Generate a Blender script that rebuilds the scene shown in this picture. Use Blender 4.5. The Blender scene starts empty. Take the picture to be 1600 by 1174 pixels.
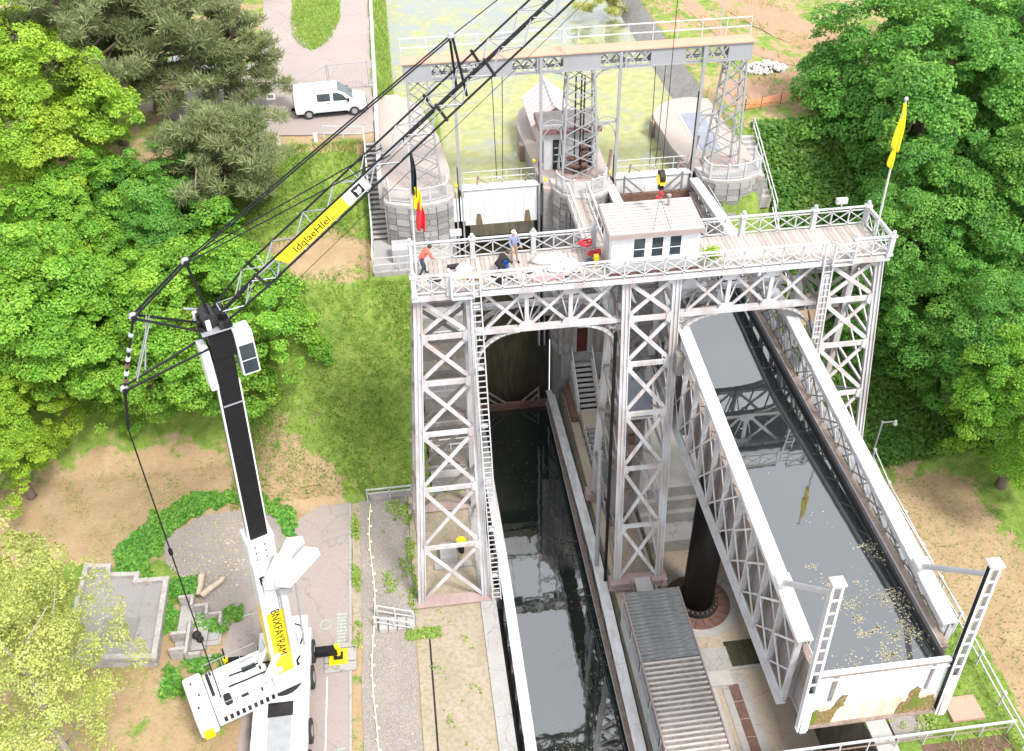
import bpy, bmesh, math, random
import numpy as np
from mathutils import Vector, Matrix
rnd = random.Random(7)
nr = np.random.default_rng(11)
scene = bpy.context.scene
COL = scene.collection
rad = math.radians

# ------------------------------------------------------------------ camera
cam_data = bpy.data.cameras.new('camera')
cam_data.sensor_width = 36.0
cam_data.lens = 1510.45 / 1600 * 36.0
cam_data.clip_start = 0.5
cam_data.clip_end = 800
cam = bpy.data.objects.new('camera', cam_data)
COL.objects.link(cam)
def cam_axes(yaw, pit, roll):
    f = np.array([math.sin(yaw) * math.cos(pit), math.cos(yaw) * math.cos(pit), -math.sin(pit)])
    r = np.array([math.cos(yaw), -math.sin(yaw), 0.0])
    d = np.cross(f, r)
    c, s = math.cos(roll), math.sin(roll)
    return c * r + s * d, -s * r + c * d, f
_r, _d, _f = cam_axes(rad(6.60267), rad(39.54689), rad(1.27164))
cam.matrix_world = Matrix(((_r[0], -_d[0], -_f[0], -11.05), (_r[1], -_d[1], -_f[1], -37.0), (_r[2], -_d[2], -_f[2], 45.2), (0, 0, 0, 1)))
scene.camera = cam

# ------------------------------------------------------------------ sky and sun (bright thin overcast)
SUN_EL, SUN_AZ = 54.0, 145.0            # azimuth clockwise from +Y
world = bpy.data.worlds.new('World')
scene.world = world
world.use_nodes = True
wn, wl = world.node_tree.nodes, world.node_tree.links
bg = wn['Background']
sky = wn.new('ShaderNodeTexSky')
sky.sky_type = 'NISHITA'
sky.sun_disc = False
sky.sun_elevation = rad(SUN_EL)
sky.sun_rotation = rad(SUN_AZ)
sky.air_density = 1.0
sky.dust_density = 3.5
sky.ozone_density = 1.0
hs = wn.new('ShaderNodeHueSaturation')          # thin even cloud: the blue mostly washed out
hs.inputs['Saturation'].default_value = 0.35
wl.new(sky.outputs[0], hs.inputs['Color'])
cloud = wn.new('ShaderNodeMix'); cloud.data_type = 'RGBA'
cloud.inputs['Factor'].default_value = 0.72
cloud.inputs['B'].default_value = (8.2, 8.5, 9.0, 1)
wl.new(hs.outputs[0], cloud.inputs['A'])
wl.new(cloud.outputs['Result'], bg.inputs['Color'])
bg.inputs['Strength'].default_value = 0.12
sun_data = bpy.data.lights.new('sun', 'SUN')
sun_data.energy = 2.3
sun_data.angle = rad(13)
sun_data.color = (1.0, 0.96, 0.90)
sun = bpy.data.objects.new('sun', sun_data)
COL.objects.link(sun)
_sd = Vector((math.sin(rad(SUN_AZ)) * math.cos(rad(SUN_EL)), math.cos(rad(SUN_AZ)) * math.cos(rad(SUN_EL)), math.sin(rad(SUN_EL))))
sun.rotation_euler = _sd.to_track_quat('Z', 'Y').to_euler()
sun.location = (0, -20, 80)
vs = scene.view_settings
vs.view_transform = 'Standard'
vs.look = 'None'
vs.exposure = 1.3
vs.gamma = 1.0
vs.use_curve_mapping = False
scene.cycles.use_denoising = True
scene.cycles.max_bounces = 4
scene.cycles.diffuse_bounces = 2
scene.cycles.glossy_bounces = 3
scene.cycles.transmission_bounces = 2
scene.cycles.caustics_reflective = False
scene.cycles.caustics_refractive = False
scene.cycles.transparent_max_bounces = 8

# ------------------------------------------------------------------ materials
M = {}
def mat(name, col, rough=0.7, col2=None, scale=3.0, amt=0.5, bump=0.0, bscale=None, metal=0.0, spec=0.5,
        stretch=(1, 1, 1), fine=None, fine_scale=40.0, fine_amt=0.35, trans=None, coords='Object', detail=6.0, ramp=(0.35, 0.68)):
    m = bpy.data.materials.new(name)
    m.use_nodes = True
    nt = m.node_tree
    n, l = nt.nodes, nt.links
    b = n['Principled BSDF']
    b.inputs['Roughness'].default_value = rough
    b.inputs['Metallic'].default_value = metal
    b.inputs['Specular IOR Level'].default_value = spec
    b.inputs['Base Color'].default_value = (*col, 1)
    tc = n.new('ShaderNodeTexCoord')
    mp = n.new('ShaderNodeMapping')
    mp.inputs['Scale'].default_value = stretch
    l.new(tc.outputs[coords], mp.inputs['Vector'])
    cur = None
    if col2 is not None:
        t = n.new('ShaderNodeTexNoise')
        t.inputs['Scale'].default_value = scale
        t.inputs['Detail'].default_value = detail
        t.inputs['Roughness'].default_value = 0.65
        l.new(mp.outputs[0], t.inputs['Vector'])
        rp = n.new('ShaderNodeMapRange')
        rp.inputs['From Min'].default_value, rp.inputs['From Max'].default_value = ramp
        rp.inputs['To Max'].default_value = amt
        l.new(t.outputs['Fac'], rp.inputs['Value'])
        mx = n.new('ShaderNodeMix'); mx.data_type = 'RGBA'
        mx.inputs['A'].default_value = (*col, 1)
        mx.inputs['B'].default_value = (*col2, 1)
        l.new(rp.outputs[0], mx.inputs['Factor'])
        cur = mx.outputs['Result']
    if fine is not None:
        t = n.new('ShaderNodeTexNoise')
        t.inputs['Scale'].default_value = fine_scale
        t.inputs['Detail'].default_value = 3
        l.new(mp.outputs[0], t.inputs['Vector'])
        rp = n.new('ShaderNodeMapRange')
        rp.inputs['From Min'].default_value, rp.inputs['From Max'].default_value = 0.42, 0.66
        rp.inputs['To Max'].default_value = fine_amt
        l.new(t.outputs['Fac'], rp.inputs['Value'])
        mx = n.new('ShaderNodeMix'); mx.data_type = 'RGBA'
        if cur is None:
            mx.inputs['A'].default_value = (*col, 1)
        else:
            l.new(cur, mx.inputs['A'])
        mx.inputs['B'].default_value = (*fine, 1)
        l.new(rp.outputs[0], mx.inputs['Factor'])
        cur = mx.outputs['Result']
    if cur is not None:
        l.new(cur, b.inputs['Base Color'])
    if bump:
        t = n.new('ShaderNodeTexNoise')
        t.inputs['Scale'].default_value = bscale or scale * 4
        t.inputs['Detail'].default_value = 5
        l.new(mp.outputs[0], t.inputs['Vector'])
        bp = n.new('ShaderNodeBump')
        bp.inputs['Strength'].default_value = bump
        bp.inputs['Distance'].default_value = 0.05
        l.new(t.outputs['Fac'], bp.inputs['Height'])
        l.new(bp.outputs[0], b.inputs['Normal'])
    if trans is not None:
        b.inputs['Subsurface Weight'].default_value = 0
        tr = n.new('ShaderNodeBsdfTranslucent')
        tr.inputs['Color'].default_value = (*trans, 1)
        ms = n.new('ShaderNodeMixShader')
        ms.inputs[0].default_value = 0.35
        l.new(b.outputs[0], ms.inputs[1]); l.new(tr.outputs[0], ms.inputs[2])
        l.new(ms.outputs[0], n['Material Output'].inputs['Surface'])
    M[name] = m
    return m

mat('steel_white', (0.50, 0.50, 0.515), 0.5, (0.30, 0.285, 0.285), 0.8, 0.8, stretch=(1, 1, 0.3), fine=(0.27, 0.17, 0.13), fine_scale=1.7, fine_amt=0.42, spec=0.3)
mat('steel_grey', (0.21, 0.205, 0.205), 0.55, (0.13, 0.105, 0.09), 1.1, 0.8, stretch=(1, 1, 0.4), fine=(0.16, 0.09, 0.06), fine_scale=3.0, fine_amt=0.45, spec=0.3)
mat('steel_pale', (0.38, 0.38, 0.40), 0.5, (0.28, 0.265, 0.25), 1.2, 0.7, fine=(0.30, 0.24, 0.2), fine_scale=4.0, fine_amt=0.35)
mat('white_paint', (0.688, 0.688, 0.697), 0.45, (0.568, 0.568, 0.576), 0.8, 0.5, fine=(0.430, 0.396, 0.361), fine_scale=5, fine_amt=0.12)
mat('beam_white', (0.62, 0.62, 0.63), 0.5, (0.42, 0.41, 0.40), 0.45, 0.8, fine=(0.30, 0.25, 0.21), fine_scale=3.2, fine_amt=0.4, stretch=(1, 0.35, 1), spec=0.3)
mat('rail_white', (0.444, 0.444, 0.451), 0.5, (0.326, 0.318, 0.311), 2.0, 0.6)
mat('rust', (0.10, 0.048, 0.034), 0.9, (0.17, 0.10, 0.075), 2.5, 0.8, bump=0.3, fine=(0.05, 0.026, 0.02), fine_scale=14)
mat('rusty_steel', (0.23, 0.17, 0.14), 0.85, (0.13, 0.08, 0.06), 1.6, 0.8, bump=0.2, fine=(0.32, 0.28, 0.25), fine_scale=9)
mat('pink_primer', (0.34, 0.255, 0.24), 0.8, (0.23, 0.16, 0.145), 1.2, 0.75, fine=(0.19, 0.12, 0.10), fine_scale=12)
mat('black_steel', (0.006, 0.006, 0.007), 0.42, (0.012, 0.012, 0.013), 2.0, 0.6, spec=0.18)
mat('dark_iron', (0.014, 0.014, 0.015), 0.5, (0.035, 0.03, 0.028), 2.0, 0.6, spec=0.18)
mat('ram_black', (0.008, 0.007, 0.008), 0.5, (0.014, 0.012, 0.013), 1.5, 0.7, stretch=(1, 1, 0.2), spec=0.18)
mat('galvanised', (0.311, 0.318, 0.333), 0.45, (0.222, 0.229, 0.244), 3, 0.6, metal=0.3)
mat('deck_wood', (0.355, 0.303, 0.274), 0.85, (0.444, 0.400, 0.370), 1.2, 0.8, stretch=(3, 0.6, 1), fine=(0.207, 0.170, 0.148), fine_scale=9, fine_amt=0.5, bump=0.2)
mat('deck_wood_dark', (0.281, 0.237, 0.215), 0.85, (0.385, 0.333, 0.303), 1.2, 0.8, stretch=(3, 0.6, 1), fine=(0.163, 0.133, 0.111), fine_scale=9, fine_amt=0.5, bump=0.2)
mat('roof_panel', (0.42, 0.39, 0.365), 0.8, (0.35, 0.325, 0.305), 0.8, 0.6, fine=(0.28, 0.26, 0.245), fine_scale=16, fine_amt=0.3, spec=0.2)
mat('roof_trim', (0.24, 0.185, 0.175), 0.7, (0.32, 0.25, 0.24), 1.5, 0.5)
mat('roof_trim_red', (0.20, 0.10, 0.095), 0.7, (0.26, 0.14, 0.13), 2.5, 0.5)
mat('wall_white', (0.577, 0.577, 0.585), 0.75, (0.503, 0.496, 0.488), 0.9, 0.6, fine=(0.370, 0.340, 0.311), fine_scale=6, fine_amt=0.12)
mat('glass_dark', (0.02, 0.03, 0.036), 0.08, (0.04, 0.055, 0.06), 3, 0.6)
mat('portal_grey', (0.281, 0.285, 0.303), 0.5, (0.222, 0.226, 0.240), 1.0, 0.7, fine=(0.266, 0.237, 0.222), fine_scale=7, fine_amt=0.3)
mat('portal_deck', (0.42, 0.215, 0.14), 0.8, (0.46, 0.27, 0.19), 0.8, 0.6, fine=(0.4, 0.27, 0.2), fine_scale=12)
mat('gate_white', (0.619, 0.636, 0.654), 0.5, (0.516, 0.533, 0.542), 0.7, 0.5, fine=(0.344, 0.310, 0.241), fine_scale=1.6, fine_amt=0.25, stretch=(2.2, 1, 0.18))
mat('gate_stain', (0.16, 0.12, 0.06), 0.95, (0.08, 0.065, 0.03), 3, 0.8, bump=0.4, fine=(0.26, 0.19, 0.10), fine_scale=14)
mat('algae_orange', (0.16, 0.095, 0.02), 0.95, (0.08, 0.08, 0.012), 2.6, 0.95, bump=0.5, fine=(0.27, 0.20, 0.12), fine_scale=9, fine_amt=0.6)
mat('algae_green', (0.10, 0.145, 0.012), 0.95, (0.05, 0.075, 0.008), 3.0, 0.9, bump=0.5, fine=(0.2, 0.16, 0.02), fine_scale=12)
mat('gate_foot', (0.52, 0.44, 0.36), 0.85, (0.36, 0.22, 0.12), 1.8, 0.8, stretch=(1.5, 1, 0.25), fine=(0.62, 0.56, 0.5), fine_scale=8)
mat('stone', (0.266, 0.255, 0.244), 0.92, (0.178, 0.167, 0.159), 1.0, 0.9, bump=0.6, bscale=9, fine=(0.348, 0.333, 0.318), fine_scale=5, fine_amt=0.5)
mat('stone_light', (0.340, 0.326, 0.311), 0.92, (0.237, 0.222, 0.211), 1.0, 0.8, bump=0.6, bscale=9, fine=(0.407, 0.392, 0.377), fine_scale=5, fine_amt=0.5)
mat('stone_dark', (0.185, 0.178, 0.170), 0.92, (0.252, 0.240, 0.229), 1.2, 0.8, bump=0.6, bscale=9, fine=(0.126, 0.118, 0.111), fine_scale=7, fine_amt=0.5)
mat('mortar', (0.163, 0.155, 0.148), 0.95, (0.222, 0.215, 0.200), 2, 0.7, bump=0.4)
mat('coping', (0.370, 0.355, 0.340), 0.9, (0.296, 0.281, 0.266), 1.2, 0.8, bump=0.3, fine=(0.244, 0.222, 0.207), fine_scale=10)
mat('paving_pale', (0.32, 0.275, 0.25), 0.9, (0.36, 0.285, 0.245), 0.35, 0.9, bump=0.2, fine=(0.25, 0.225, 0.205), fine_scale=6, fine_amt=0.45)
mat('concrete', (0.296, 0.281, 0.270), 0.92, (0.222, 0.207, 0.196), 0.5, 0.9, bump=0.25, fine=(0.355, 0.337, 0.322), fine_scale=9)
mat('concrete_warm', (0.348, 0.289, 0.222), 0.9, (0.296, 0.237, 0.178), 0.35, 0.9, bump=0.2, fine=(0.222, 0.178, 0.133), fine_scale=5, fine_amt=0.35)
mat('concrete_stained', (0.11, 0.09, 0.065), 0.95, (0.04, 0.038, 0.025), 0.55, 0.9, bump=0.4, fine=(0.18, 0.145, 0.10), fine_scale=3.0, stretch=(1.4, 1, 0.35))
mat('concrete_dark', (0.15, 0.135, 0.12), 0.95, (0.09, 0.08, 0.07), 0.6, 0.9, bump=0.3, fine=(0.21, 0.19, 0.17), fine_scale=6)
mat('moss_wall', (0.034, 0.028, 0.013), 0.95, (0.012, 0.015, 0.006), 0.5, 0.95, bump=0.5, fine=(0.085, 0.065, 0.035), fine_scale=2.2, stretch=(1.6, 1, 0.3))
mat('asphalt', (0.255, 0.213, 0.195), 0.93, (0.30, 0.248, 0.222), 0.16, 0.9, bump=0.15, bscale=60, fine=(0.200, 0.174, 0.159), fine_scale=7, fine_amt=0.35)
mat('gravel', (0.189, 0.159, 0.144), 0.96, (0.244, 0.207, 0.181), 0.5, 0.8, bump=0.8, bscale=18, fine=(0.340, 0.311, 0.285), fine_scale=16, fine_amt=0.6)
mat('gravel_pale', (0.318, 0.263, 0.200), 0.96, (0.252, 0.207, 0.148), 0.45, 0.8, bump=0.5, bscale=22, fine=(0.163, 0.148, 0.081), fine_scale=5, fine_amt=0.45)
mat('dirt_path', (0.31, 0.175, 0.105), 0.95, (0.27, 0.16, 0.098), 0.25, 0.9, bump=0.3, fine=(0.37, 0.25, 0.17), fine_scale=5)
mat('bark', (0.15, 0.105, 0.08), 0.95, (0.22, 0.17, 0.14), 3, 0.8, bump=0.6, stretch=(1, 1, 0.3))
mat('bark_pale', (0.26, 0.22, 0.17), 0.95, (0.34, 0.30, 0.25), 3, 0.8, bump=0.4)
mat('crane_white', (0.56, 0.56, 0.555), 0.4, (0.47, 0.465, 0.455), 1.2, 0.6, fine=(0.33, 0.30, 0.27), fine_scale=5, fine_amt=0.2, spec=0.35)
mat('crane_yellow', (0.78, 0.56, 0.006), 0.35, (0.70, 0.49, 0.01), 1.5, 0.5)
mat('yellow_flag', (0.80, 0.66, 0.01), 0.8, (0.72, 0.56, 0.01), 3, 0.5)
mat('red_cloth', (0.62, 0.02, 0.03), 0.8, (0.5, 0.015, 0.02), 3, 0.5)
mat('flag_black', (0.02, 0.025, 0.03), 0.8, spec=0.18)
mat('orange_cloth', (0.62, 0.11, 0.07), 0.85, (0.5, 0.08, 0.05), 8, 0.5)
mat('blue_cloth', (0.16, 0.18, 0.28), 0.85, (0.22, 0.24, 0.34), 8, 0.5)
mat('bright_blue', (0.03, 0.13, 0.45), 0.6, (0.04, 0.17, 0.5), 8, 0.5)
mat('tan_cloth', (0.30, 0.20, 0.14), 0.85, (0.24, 0.16, 0.11), 8, 0.5)
mat('navy_cloth', (0.03, 0.04, 0.07), 0.85)
mat('black_cloth', (0.022, 0.02, 0.022), 0.85, (0.04, 0.035, 0.035), 6, 0.5, spec=0.18)
mat('skin', (0.45, 0.27, 0.20), 0.6)
mat('hair_dark', (0.025, 0.016, 0.012), 0.6)
mat('cap_white', (0.75, 0.74, 0.72), 0.8)
mat('tarp_white', (0.533, 0.533, 0.525), 0.6, (0.429, 0.422, 0.414), 1.5, 0.6, bump=0.3)
mat('tarp_grey', (0.36, 0.35, 0.34), 0.7, (0.25, 0.24, 0.23), 2.5, 0.6, bump=0.3)
mat('ply_wood', (0.55, 0.42, 0.30), 0.8, (0.46, 0.34, 0.24), 2, 0.7, stretch=(1, 4, 1))
mat('red_plastic', (0.55, 0.015, 0.03), 0.5)
mat('pink_board', (0.62, 0.30, 0.30), 0.7, (0.55, 0.24, 0.25), 3, 0.5)
mat('van_paint', (0.705, 0.705, 0.714), 0.25)
mat('car_silver', (0.35, 0.38, 0.40), 0.25, metal=0.4)
mat('tyre', (0.02, 0.02, 0.02), 0.9)
mat('hub', (0.35, 0.35, 0.36), 0.4, metal=0.5)
mat('lamp_red', (0.45, 0.02, 0.02), 0.3)
mat('lamp_glass', (0.65, 0.66, 0.66), 0.15)
mat('roof_felt', (0.222, 0.204, 0.196), 0.95, (0.185, 0.170, 0.163), 0.5, 0.9, fine=(0.266, 0.244, 0.229), fine_scale=8)
mat('roof_felt_dark', (0.163, 0.148, 0.141), 0.95, (0.200, 0.181, 0.174), 0.8, 0.8)
mat('parapet', (0.36, 0.33, 0.31), 0.9, (0.25, 0.23, 0.215), 1.0, 0.85, bump=0.2, fine=(0.18, 0.165, 0.15), fine_scale=5, fine_amt=0.5)
mat('spray_green', (0.25, 0.55, 0.34), 0.9, (0.315, 0.28, 0.26), 5, 0.9, ramp=(0.45, 0.6))
mat('road_white', (0.70, 0.70, 0.68), 0.8, (0.4, 0.37, 0.35), 5, 0.5)
mat('rope_yellow', (0.70, 0.68, 0.42), 0.7)
mat('log_wood', (0.42, 0.35, 0.27), 0.9, (0.30, 0.24, 0.18), 2, 0.8, bump=0.4)
mat('brick_red', (0.40, 0.22, 0.17), 0.9, (0.48, 0.29, 0.23), 3, 0.7, fine=(0.3, 0.17, 0.13), fine_scale=12)
mat('terracotta', (0.407, 0.244, 0.185), 0.9, (0.370, 0.215, 0.163), 1, 0.5)
mat('door_red', (0.075, 0.018, 0.013), 0.8, (0.05, 0.014, 0.011), 3, 0.5, spec=0.2)
mat('orange_net', (0.62, 0.20, 0.07), 0.8)
mat('rubble_white', (0.55, 0.53, 0.50), 0.95, (0.40, 0.38, 0.36), 3, 0.7)
mat('roof_corr', (0.20, 0.175, 0.155), 0.9, (0.10, 0.085, 0.075), 0.9, 0.9, fine=(0.31, 0.275, 0.25), fine_scale=5, fine_amt=0.5, stretch=(0.7, 1, 1))
mat('roof_rib', (0.46, 0.415, 0.385), 0.85, (0.30, 0.265, 0.24), 1.6, 0.75)
mat('roof_slate', (0.148, 0.152, 0.148), 0.85, (0.096, 0.092, 0.089), 0.8, 0.9, fine=(0.311, 0.303, 0.296), fine_scale=5, fine_amt=0.4, stretch=(0.5, 1.6, 1))
mat('roof_blue', (0.17, 0.18, 0.22), 0.5, (0.24, 0.25, 0.29), 0.7, 0.7)
mat('pink_roof', (0.488, 0.414, 0.400), 0.8, (0.429, 0.370, 0.355), 0.6, 0.6)

def cracks(name, scale, width, col, amt=0.7, warp=0.35):
    """a network of thin cracks and filled joints over an existing material"""
    nt = M[name].node_tree; n, l = nt.nodes, nt.links; p = n['Principled BSDF']
    src = p.inputs['Base Color'].links[0].from_socket
    tc = n.new('ShaderNodeTexCoord'); w = n.new('ShaderNodeTexNoise'); w.inputs['Scale'].default_value = 1.3; w.inputs['Detail'].default_value = 5
    l.new(tc.outputs['Object'], w.inputs['Vector'])
    va = n.new('ShaderNodeVectorMath'); va.operation = 'SCALE'; va.inputs['Scale'].default_value = warp * 3
    l.new(w.outputs['Color'], va.inputs[0])
    vb = n.new('ShaderNodeVectorMath'); l.new(tc.outputs['Object'], vb.inputs[0]); l.new(va.outputs[0], vb.inputs[1])
    v = n.new('ShaderNodeTexVoronoi'); v.feature = 'DISTANCE_TO_EDGE'; v.inputs['Scale'].default_value = scale
    l.new(vb.outputs[0], v.inputs['Vector'])
    r = n.new('ShaderNodeMapRange'); r.inputs['From Min'].default_value, r.inputs['From Max'].default_value = 0.0, width
    r.inputs['To Min'].default_value, r.inputs['To Max'].default_value = amt, 0.0
    l.new(v.outputs['Distance'], r.inputs['Value'])
    mx = n.new('ShaderNodeMix'); mx.data_type = 'RGBA'; l.new(r.outputs[0], mx.inputs['Factor']); l.new(src, mx.inputs['A']); mx.inputs['B'].default_value = (*col, 1)
    l.new(mx.outputs['Result'], p.inputs['Base Color'])
cracks('asphalt', 0.17, 0.009, (0.14, 0.12, 0.11), 0.45)
cracks('concrete', 0.4, 0.014, (0.11, 0.10, 0.09), 0.6)
cracks('concrete_warm', 0.3, 0.012, (0.13, 0.10, 0.075), 0.6)
cracks('roof_felt', 0.35, 0.012, (0.12, 0.11, 0.105), 0.6)

def leaf_mat(name, a, b, c, tr):
    m = bpy.data.materials.new(name); m.use_nodes = True
    n, l = m.node_tree.nodes, m.node_tree.links
    p = n['Principled BSDF']
    p.inputs['Roughness'].default_value = 0.55
    p.inputs['Specular IOR Level'].default_value = 0.35
    at = n.new('ShaderNodeAttribute'); at.attribute_name = 'tint'
    r = n.new('ShaderNodeValToRGB')
    e = r.color_ramp.elements
    e[0].position, e[0].color = 0.0, (*a, 1)
    e[1].position, e[1].color = 1.0, (*c, 1)
    x = e.new(0.5); x.color = (*b, 1)
    l.new(at.outputs['Fac'], r.inputs[0])
    tcn = n.new('ShaderNodeTexCoord'); nz = n.new('ShaderNodeTexNoise')
    nz.inputs['Scale'].default_value = 0.35; nz.inputs['Detail'].default_value = 3
    l.new(tcn.outputs['Object'], nz.inputs['Vector'])
    hsv = n.new('ShaderNodeHueSaturation')
    oi = n.new('ShaderNodeObjectInfo')
    mr = n.new('ShaderNodeMapRange')
    mr.inputs['From Min'].default_value, mr.inputs['From Max'].default_value = 0.3, 0.7
    mr.inputs['To Min'].default_value, mr.inputs['To Max'].default_value = 0.485, 0.512
    l.new(nz.outputs['Fac'], mr.inputs['Value'])
    l.new(mr.outputs[0], hsv.inputs['Hue'])
    l.new(r.outputs[0], hsv.inputs['Color'])
    l.new(hsv.outputs[0], p.inputs['Base Color'])
    t = n.new('ShaderNodeBsdfTranslucent')
    mxc = n.new('ShaderNodeMix'); mxc.data_type = 'RGBA'; mxc.inputs['Factor'].default_value = 0.5
    l.new(hsv.outputs[0], mxc.inputs['A']); mxc.inputs['B'].default_value = (*tr, 1)
    l.new(mxc.outputs['Result'], t.inputs['Color'])
    ms = n.new('ShaderNodeMixShader'); ms.inputs[0].default_value = 0.38
    l.new(p.outputs[0], ms.inputs[1]); l.new(t.outputs[0], ms.inputs[2])
    l.new(ms.outputs[0], n['Material Output'].inputs['Surface'])
    M[name] = m
leaf_mat('leaf_bright', (0.085, 0.22, 0.02), (0.18, 0.38, 0.035), (0.33, 0.52, 0.06), (0.34, 0.56, 0.05))
leaf_mat('leaf_mid', (0.045, 0.155, 0.022), (0.105, 0.28, 0.036), (0.22, 0.41, 0.06), (0.20, 0.44, 0.05))
leaf_mat('leaf_lime', (0.13, 0.25, 0.018), (0.25, 0.41, 0.03), (0.40, 0.53, 0.05), (0.40, 0.58, 0.045))
leaf_mat('leaf_pale', (0.22, 0.27, 0.06), (0.37, 0.41, 0.10), (0.53, 0.54, 0.20), (0.50, 0.54, 0.14))
leaf_mat('needle', (0.11, 0.14, 0.055), (0.20, 0.24, 0.10), (0.36, 0.385, 0.19), (0.30, 0.34, 0.14))
leaf_mat('ivy', (0.039, 0.111, 0.016), (0.078, 0.182, 0.023), (0.143, 0.260, 0.039), (0.130, 0.286, 0.026))
leaf_mat('grass', (0.11, 0.20, 0.028), (0.22, 0.34, 0.055), (0.40, 0.43, 0.14), (0.36, 0.48, 0.09))

def water_mat(name, base, algae=None, acov=(0.5, 0.6), rough=0.03, specks=False, bump=0.02, ascale=0.5):
    m = bpy.data.materials.new(name); m.use_nodes = True
    n, l = m.node_tree.nodes, m.node_tree.links
    p = n['Principled BSDF']
    p.inputs['Base Color'].default_value = (*base, 1)
    p.inputs['Roughness'].default_value = rough
    p.inputs['IOR'].default_value = 1.85
    p.inputs['Specular IOR Level'].default_value = 1.0
    tc = n.new('ShaderNodeTexCoord')
    w = n.new('ShaderNodeTexNoise'); w.inputs['Scale'].default_value = 0.9; w.inputs['Detail'].default_value = 2
    l.new(tc.outputs['Object'], w.inputs['Vector'])
    bp = n.new('ShaderNodeBump'); bp.inputs['Strength'].default_value = bump; bp.inputs['Distance'].default_value = 0.3
    l.new(w.outputs['Fac'], bp.inputs['Height']); l.new(bp.outputs[0], p.inputs['Normal'])
    if algae is not None:
        d = n.new('ShaderNodeBsdfPrincipled')
        d.inputs['Roughness'].default_value = 0.75
        a1 = n.new('ShaderNodeTexNoise'); a1.inputs['Scale'].default_value = ascale; a1.inputs['Detail'].default_value = 9
        a1.inputs['Roughness'].default_value = 0.68; a1.inputs['Distortion'].default_value = 0.6
        l.new(tc.outputs['Object'], a1.inputs['Vector'])
        c2 = n.new('ShaderNodeTexNoise'); c2.inputs['Scale'].default_value = 1.7; c2.inputs['Detail'].default_value = 8
        l.new(tc.outputs['Object'], c2.inputs['Vector'])
        cr = n.new('ShaderNodeValToRGB')
        cr.color_ramp.elements[0].position, cr.color_ramp.elements[0].color = 0.3, (*algae[0], 1)
        cr.color_ramp.elements[1].position, cr.color_ramp.elements[1].color = 0.7, (*algae[1], 1)
        l.new(c2.outputs['Fac'], cr.inputs[0]); l.new(cr.outputs[0], d.inputs['Base Color'])
        mr = n.new('ShaderNodeMapRange')
        mr.inputs['From Min'].default_value, mr.inputs['From Max'].default_value = acov
        mr.inputs['To Max'].default_value = 0.93
        l.new(a1.outputs['Fac'], mr.inputs['Value'])
        fac = mr.outputs[0]
        if specks:
            at = n.new('ShaderNodeSeparateXYZ'); l.new(tc.outputs['Object'], at.inputs[0])
        ms = n.new('ShaderNodeMixShader')
        l.new(fac, ms.inputs[0]); l.new(p.outputs[0], ms.inputs[1]); l.new(d.outputs[0], ms.inputs[2])
        l.new(ms.outputs[0], n['Material Output'].inputs['Surface'])
    M[name] = m
water_mat('water_clear', (0.012, 0.017, 0.019), bump=0.012)
water_mat('water_dark', (0.008, 0.014, 0.012), bump=0.02)
water_mat('water_algae', (0.10, 0.12, 0.09), ((0.215, 0.225, 0.075), (0.315, 0.30, 0.125)), (0.28, 0.50), bump=0.02)
water_mat('water_lily', (0.02, 0.03, 0.02), ((0.16, 0.17, 0.03), (0.30, 0.28, 0.08)), (0.42, 0.52), ascale=1.6)

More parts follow.
